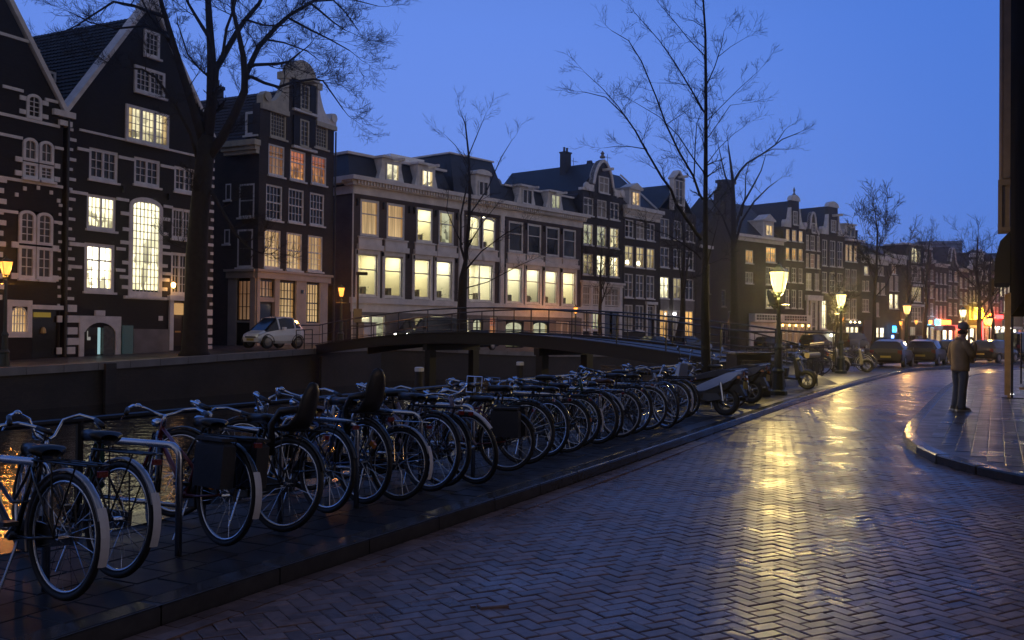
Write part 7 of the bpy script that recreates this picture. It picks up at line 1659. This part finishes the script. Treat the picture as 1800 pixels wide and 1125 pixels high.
T2=[[(4.35,21.50,-0.04,0.120),(4.32,21.50,0.87,0.108),(4.29,21.50,1.88,0.096),(4.29,21.50,3.28,0.084),(4.28,21.50,4.80,0.072),(4.28,21.50,5.81,0.060),(4.27,21.50,7.09,0.048),(4.25,21.50,8.23,0.037),(4.19,21.50,9.12,0.025),(4.14,21.50,9.89,0.013)],
[(4.19,21.50,3.63,0.051),(3.61,21.35,4.40,0.045),(3.46,21.20,4.71,0.040),(3.24,21.05,4.94,0.034),(2.85,20.90,5.53,0.029),(2.61,20.75,5.90,0.024),(2.35,20.60,6.20,0.019),(1.94,20.45,6.54,0.014),(1.48,20.30,6.61,0.009)],
[(2.49,21.50,6.36,0.019),(2.28,21.30,6.57,0.015),(1.94,21.10,6.88,0.011),(1.52,20.90,7.19,0.007)],
[(2.93,21.50,5.65,0.016),(2.64,21.67,5.73,0.013),(2.34,21.83,5.77,0.010),(2.06,22.00,5.76,0.006)],
[(4.22,21.50,4.54,0.044),(4.17,21.61,4.66,0.040),(4.05,21.73,5.09,0.036),(3.73,21.84,5.68,0.032),(3.46,21.95,6.30,0.027),(3.25,22.06,6.94,0.023),(2.92,22.18,7.80,0.019),(2.63,22.29,8.31,0.014),(2.25,22.40,8.57,0.010)],
[(4.26,21.50,5.05,0.028),(4.19,21.34,5.14,0.024),(3.95,21.18,5.38,0.020),(3.59,21.02,5.85,0.016),(3.14,20.86,6.23,0.011),(2.57,20.70,6.51,0.007)],
[(4.02,21.50,4.92,0.022),(4.08,21.70,5.77,0.017),(4.15,21.90,6.33,0.012),(4.31,22.10,6.65,0.006)],
[(4.28,21.50,6.45,0.032),(4.19,21.30,6.45,0.027),(3.88,21.10,6.87,0.022),(3.46,20.90,7.44,0.017),(3.10,20.70,7.84,0.012),(2.56,20.50,8.35,0.008)],
[(3.91,21.50,7.08,0.013),(3.60,21.70,7.18,0.010),(3.24,21.90,7.23,0.006)],
[(4.27,21.50,7.68,0.022),(4.26,21.70,7.82,0.018),(3.94,21.90,8.25,0.014),(3.65,22.10,8.71,0.011),(3.30,22.30,9.22,0.007)],
[(4.27,21.50,7.06,0.025),(4.33,21.68,7.16,0.021),(4.53,21.85,7.58,0.016),(4.71,22.02,8.07,0.011),(4.82,22.20,8.53,0.007)],
[(4.53,21.50,7.72,0.014),(4.76,21.25,7.88,0.009),(5.02,21.00,8.00,0.005)],
[(4.28,21.50,6.27,0.020),(4.37,21.73,6.37,0.017),(4.78,21.95,6.79,0.013),(5.19,22.18,7.21,0.010),(5.67,22.40,7.66,0.006)],
[(4.29,21.50,5.89,0.019),(4.30,21.23,5.90,0.014),(4.70,20.97,6.52,0.010),(4.96,20.70,6.50,0.005)],
[(4.25,21.50,8.36,0.014),(4.02,21.70,8.59,0.010),(3.80,21.90,8.73,0.005)],
[(4.26,21.50,4.10,0.019),(4.37,21.77,4.22,0.015),(4.72,22.03,4.62,0.011),(4.96,22.30,4.92,0.007)],
[(4.29,21.50,3.02,0.025),(4.28,21.27,3.07,0.020),(4.31,21.03,3.36,0.014),(4.37,20.80,3.77,0.009)],
[(4.19,21.50,3.21,0.025),(4.05,21.26,3.31,0.021),(3.67,21.02,3.52,0.017),(3.31,20.78,3.68,0.013),(2.64,20.54,3.85,0.010),(2.05,20.30,4.03,0.006)],
[(3.39,21.50,6.20,0.013),(3.81,21.80,6.51,0.009),(4.06,22.10,6.71,0.005)],
[(4.29,21.50,5.31,0.016),(4.59,21.67,5.70,0.012),(4.98,21.83,6.08,0.009),(5.27,22.00,6.29,0.005)]]
T3=[[(-2.99,58.00,0.80,0.324),(-3.01,58.00,2.99,0.288),(-2.96,58.00,4.70,0.252),(-2.83,58.00,5.69,0.215),(-2.65,58.00,7.95,0.179),(-2.61,58.00,9.96,0.143),(-2.70,58.00,12.12,0.107),(-2.92,58.00,13.97,0.070),(-3.13,58.00,14.52,0.034)],
[(-2.83,58.00,5.69,0.136),(-3.13,58.25,6.63,0.120),(-3.16,58.50,8.55,0.103),(-2.92,58.75,9.93,0.086),(-2.80,59.00,10.67,0.069)],
[(-2.70,58.00,12.12,0.060),(-2.21,57.50,13.22,0.040),(-1.70,57.00,14.31,0.020)],
[(-2.93,58.00,5.04,0.102),(-2.74,57.50,5.25,0.085),(-1.85,57.00,6.26,0.067),(-0.42,56.50,7.30,0.050),(0.28,56.00,7.59,0.033)],
[(-2.92,58.00,4.01,0.068),(-2.77,58.50,4.17,0.058),(-1.52,59.00,4.56,0.048),(0.53,59.50,5.69,0.037),(1.37,60.00,6.09,0.026)],
[(-2.66,58.00,8.53,0.102),(-2.47,58.25,8.80,0.084),(-1.56,58.50,10.19,0.065),(-0.76,58.75,12.14,0.045),(-0.11,59.00,13.27,0.026)],
[(-2.77,58.00,6.41,0.085),(-2.41,57.33,7.03,0.065),(-1.86,56.67,7.81,0.044),(-0.83,56.00,9.06,0.025)],
[(-3.02,58.00,6.74,0.068),(-3.49,58.33,7.63,0.053),(-4.04,58.67,8.87,0.037),(-3.91,59.00,10.65,0.021)],
[(-2.69,58.00,11.54,0.051),(-3.49,57.50,12.63,0.034),(-3.97,57.00,13.04,0.017)]]
T6=[[(20.08,87.00,-0.04,0.384),(20.00,87.00,3.95,0.336),(19.93,87.00,7.02,0.289),(19.90,87.00,11.13,0.241),(19.83,87.00,13.69,0.194),(19.77,87.00,15.33,0.146),(19.55,87.00,17.03,0.099),(19.33,87.00,18.57,0.051)],
[(19.82,87.00,15.13,0.128),(20.45,87.33,16.22,0.113),(21.20,87.67,17.06,0.099),(22.73,88.00,18.01,0.084),(23.90,88.33,18.87,0.069),(24.67,88.67,19.47,0.054),(26.33,89.00,20.18,0.039)],
[(22.47,87.00,17.83,0.051),(23.47,87.50,18.34,0.039),(25.01,88.00,18.45,0.026)],
[(23.54,87.00,18.61,0.051),(23.91,86.50,19.28,0.038),(24.17,86.00,19.79,0.025)],
[(19.83,87.00,13.95,0.102),(18.95,86.33,15.63,0.076),(18.44,85.67,17.03,0.050),(17.99,85.00,18.32,0.025)],
[(19.90,87.00,10.61,0.128),(20.83,87.75,13.29,0.103),(21.89,88.50,14.96,0.078),(22.90,89.25,16.67,0.052),(23.51,90.00,18.29,0.026)],
[(19.91,87.00,9.07,0.128),(20.38,86.25,11.56,0.101),(21.30,85.50,13.25,0.075),(22.36,84.75,14.41,0.050),(22.95,84.00,14.90,0.025)],
[(19.91,87.00,9.59,0.102),(19.01,87.67,12.22,0.077),(18.10,88.33,13.86,0.052),(17.60,89.00,14.99,0.026)],
[(20.56,87.00,12.16,0.077),(20.98,87.33,14.01,0.060),(21.10,87.67,15.87,0.043),(21.54,88.00,17.48,0.026)]]
def twigs(m, p, d, L, r, depth, rg, flat=1.0):
    "one shoot of a few bent segments that splits on the way"
    n = 4 if depth > 1 else 3; pts = [p.copy()]; rr = [r]; q = p.copy(); dd = d.normalized()
    kids_ = []
    for i in range(n):
        dd = (dd + Vector((rg.gauss(0, .17), rg.gauss(0, .17), rg.gauss(0, .13)+.05))).normalized()
        q = q + dd*(L/n); pts.append(q.copy()); rr.append(max(r*(1-(i+1)/(n+.6)), MINR))
        if depth > 0 and (i > 0 or rg.random() < .6):
            for _ in range(2 if depth > 1 else rg.choice((1, 2))):
                side_ = Vector((rg.uniform(-1, 1), rg.uniform(-1, 1), rg.uniform(-.5, .8)))
                nd = (dd*.9+side_.normalized()*.75).normalized()
                kids_.append((q.copy(), nd, L*rg.uniform(.38, .62), max(r*.5, MINR)))
    m.tube(pts, rr, 3 if r < .02 else 4, cap=False)
    for k in kids_: twigs(m, k[0], k[1], k[2], k[3], depth-1, rg)
def skeleton_tree(name, limbs, seed, label, dens, tlen, depth, thin=1, minr=.004, group=None, first=.3):
    limbs = [[(*q[:3], max(q[3]*(thin if li or qi > 2 else 1), minr)) for qi, q in enumerate(L)] for li, L in enumerate(limbs)]
    global MINR
    MINR = minr; rg = random.Random(seed)
    tr = limbs[0]; base = Vector(tr[0][:3])
    t = thing(name, tuple(base), 0, label, 'tree', group)
    tm = MB(); tp = [Vector(q[:3])-base for q in tr]; rr = [q[3] for q in tr]; rr[0] *= 1.15
    tp.insert(0, tp[0]-Vector((0, 0, .35))); rr.insert(0, rr[0]*1.35)
    tm.tube(tp, rr, 12 if rr[0] > .2 else 8)
    tm.build('trunk', BARK, t, smooth=True)
    cr = MB(); tw = MB()
    for li, L in enumerate(limbs):
        pts = [Vector(q[:3])-base for q in L]; r_ = [q[3] for q in L]
        if li: cr.tube(pts, r_, 6, cap=True)
        tot = sum((b-a).length for a, b in zip(pts, pts[1:])); acc = 0
        zlow = pts[-1].z*.42 if li == 0 else -9
        for i, (a, b) in enumerate(zip(pts, pts[1:])):
            seg = b-a; n_ = max(1, int(seg.length*dens+rg.random()))
            for k in range(n_):
                tt = (k+rg.random())/n_; p_ = a+seg*tt; frac = (acc+seg.length*tt)/tot
                if p_.z < zlow or (li and frac < first*.5): continue
                sd = Vector((rg.uniform(-1, 1), rg.uniform(-1, 1), rg.uniform(-.25, .6)))
                d_ = (seg.normalized()*rg.uniform(.3, .9)+sd.normalized()*.9)
                rad = r_[i]*(1-tt)+r_[i+1]*tt
                twigs(tw, p_, d_, tlen*rg.uniform(.5, 1.2)*(1-.35*frac), min(max(rad*.45, minr), .03), depth, rg)
            acc += seg.length
        d_ = (pts[-1]-pts[-2]).normalized(); twigs(tw, pts[-1], d_, tlen*.8, max(r_[-1]*.8, minr), depth, rg)
    if cr.v: cr.build('limbs', BARK, t, smooth=True)
    tw.build('twigs', BARK, t, kind='stuff')
    return t
skeleton_tree('elm_tree', T1, 3, 'huge bare dark tree on the far quay in front of the black gabled houses', .6, 1.9, 3, minr=.005, thin=.92)
skeleton_tree('elm_tree', T2, 5, 'tall slim bare tree rising behind the parked bikes and mopeds, right of center', 3.4, .60, 2, minr=.0022, first=.2, thin=.72)
skeleton_tree('elm_tree', T3, 8, 'bare tree before the middle of the cream office building, trunk behind the bridge railing', .9, 1.4, 2, minr=.005, thin=.62)
def vase_tree(x, y, z, h, r, seed, label, spread=.35, fork=.38, n=6, depth=2, tl=.16, minr=.01, dens=.55):
    rg = random.Random(seed); limbs = [[(x, y, z, r)]]
    cx, cy = x, y
    for i in range(1, 8):
        cx += rg.gauss(0, .008*h); cy += rg.gauss(0, .008*h); limbs[0].append((cx, cy, z+h*i/8, r*(1-i/8.6)))
    for k in range(n):
        t0 = fork+(.42)*k/n; i0 = t0*8; a = limbs[0][int(i0)]; ang_ = rg.uniform(0, 6.28); L = h*(1-t0)*rg.uniform(.55, .95); px, py, pz = a[:3]; rr = a[3]*.42
        out = spread*rg.uniform(.7, 1.3); li = [(px, py, pz, rr)]
        for q in range(1, 5):
            px += math.cos(ang_)*L*out/4*(1.3-.15*q); py += math.sin(ang_)*L*out/4*(1.3-.15*q); pz += L*(1-out*.4)/4
            li.append((px+rg.gauss(0, .06), py+rg.gauss(0, .06), pz, max(rr*(1-q/4.5), minr)))
        limbs.append(li)
    return skeleton_tree('elm_tree', limbs, seed, label, dens, h*tl, depth, minr=minr)
vase_tree(6.9, 76, 0, 9.6, .20, 21, 'small bare tree behind the bridge in front of the bell gable house', n=7, minr=.008, dens=.35)
vase_tree(13.4, 78, 0, 11.2, .30, 22, 'bare tree before the slim gabled attic house, partly behind the nearest slim tree', n=7, minr=.009, dens=.35)
skeleton_tree('elm_tree', T6, 23, 'large bare tree in front of the dark chimney house', .45, 1.7, 2, minr=.008)
vase_tree(18.7, 50.0, 0, 9.3, .13, 24, 'slim bare tree rising behind the nearest parked black car', spread=.5, n=10, tl=.13, minr=.009, dens=.8)
vase_tree(15.6, 46.5, 0, 4.3, .06, 25, 'thin young bare tree beside the second street lamp', n=5, minr=.006)
vase_tree(42.0, 103, 0, 11.5, .22, 26, 'bare tree in front of the bracketed attic house', n=8, minr=.010, dens=.4)
vase_tree(47.0, 110, 0, 14.2, .26, 27, 'tall thin bare tree sticking up above the flat roofed house', n=7, minr=.010, spread=.22, dens=.4)
vase_tree(31.9, 66, 0, 9.4, .20, 28, 'wide bare tree before the red neon ring at the right edge', spread=.75, n=14, tl=.16, minr=.007, fork=.3, dens=.8)
vase_tree(33.6, 67.5, 0, 8.4, .15, 29, 'bare tree trunk just right of the wide tree by the neon signs', spread=.6, n=9, minr=.007, fork=.3)
vase_tree(13.5, 40.6, 0, 3.0, .05, 30, 'thin stake like sapling left of the second street lamp', n=3, minr=.006)
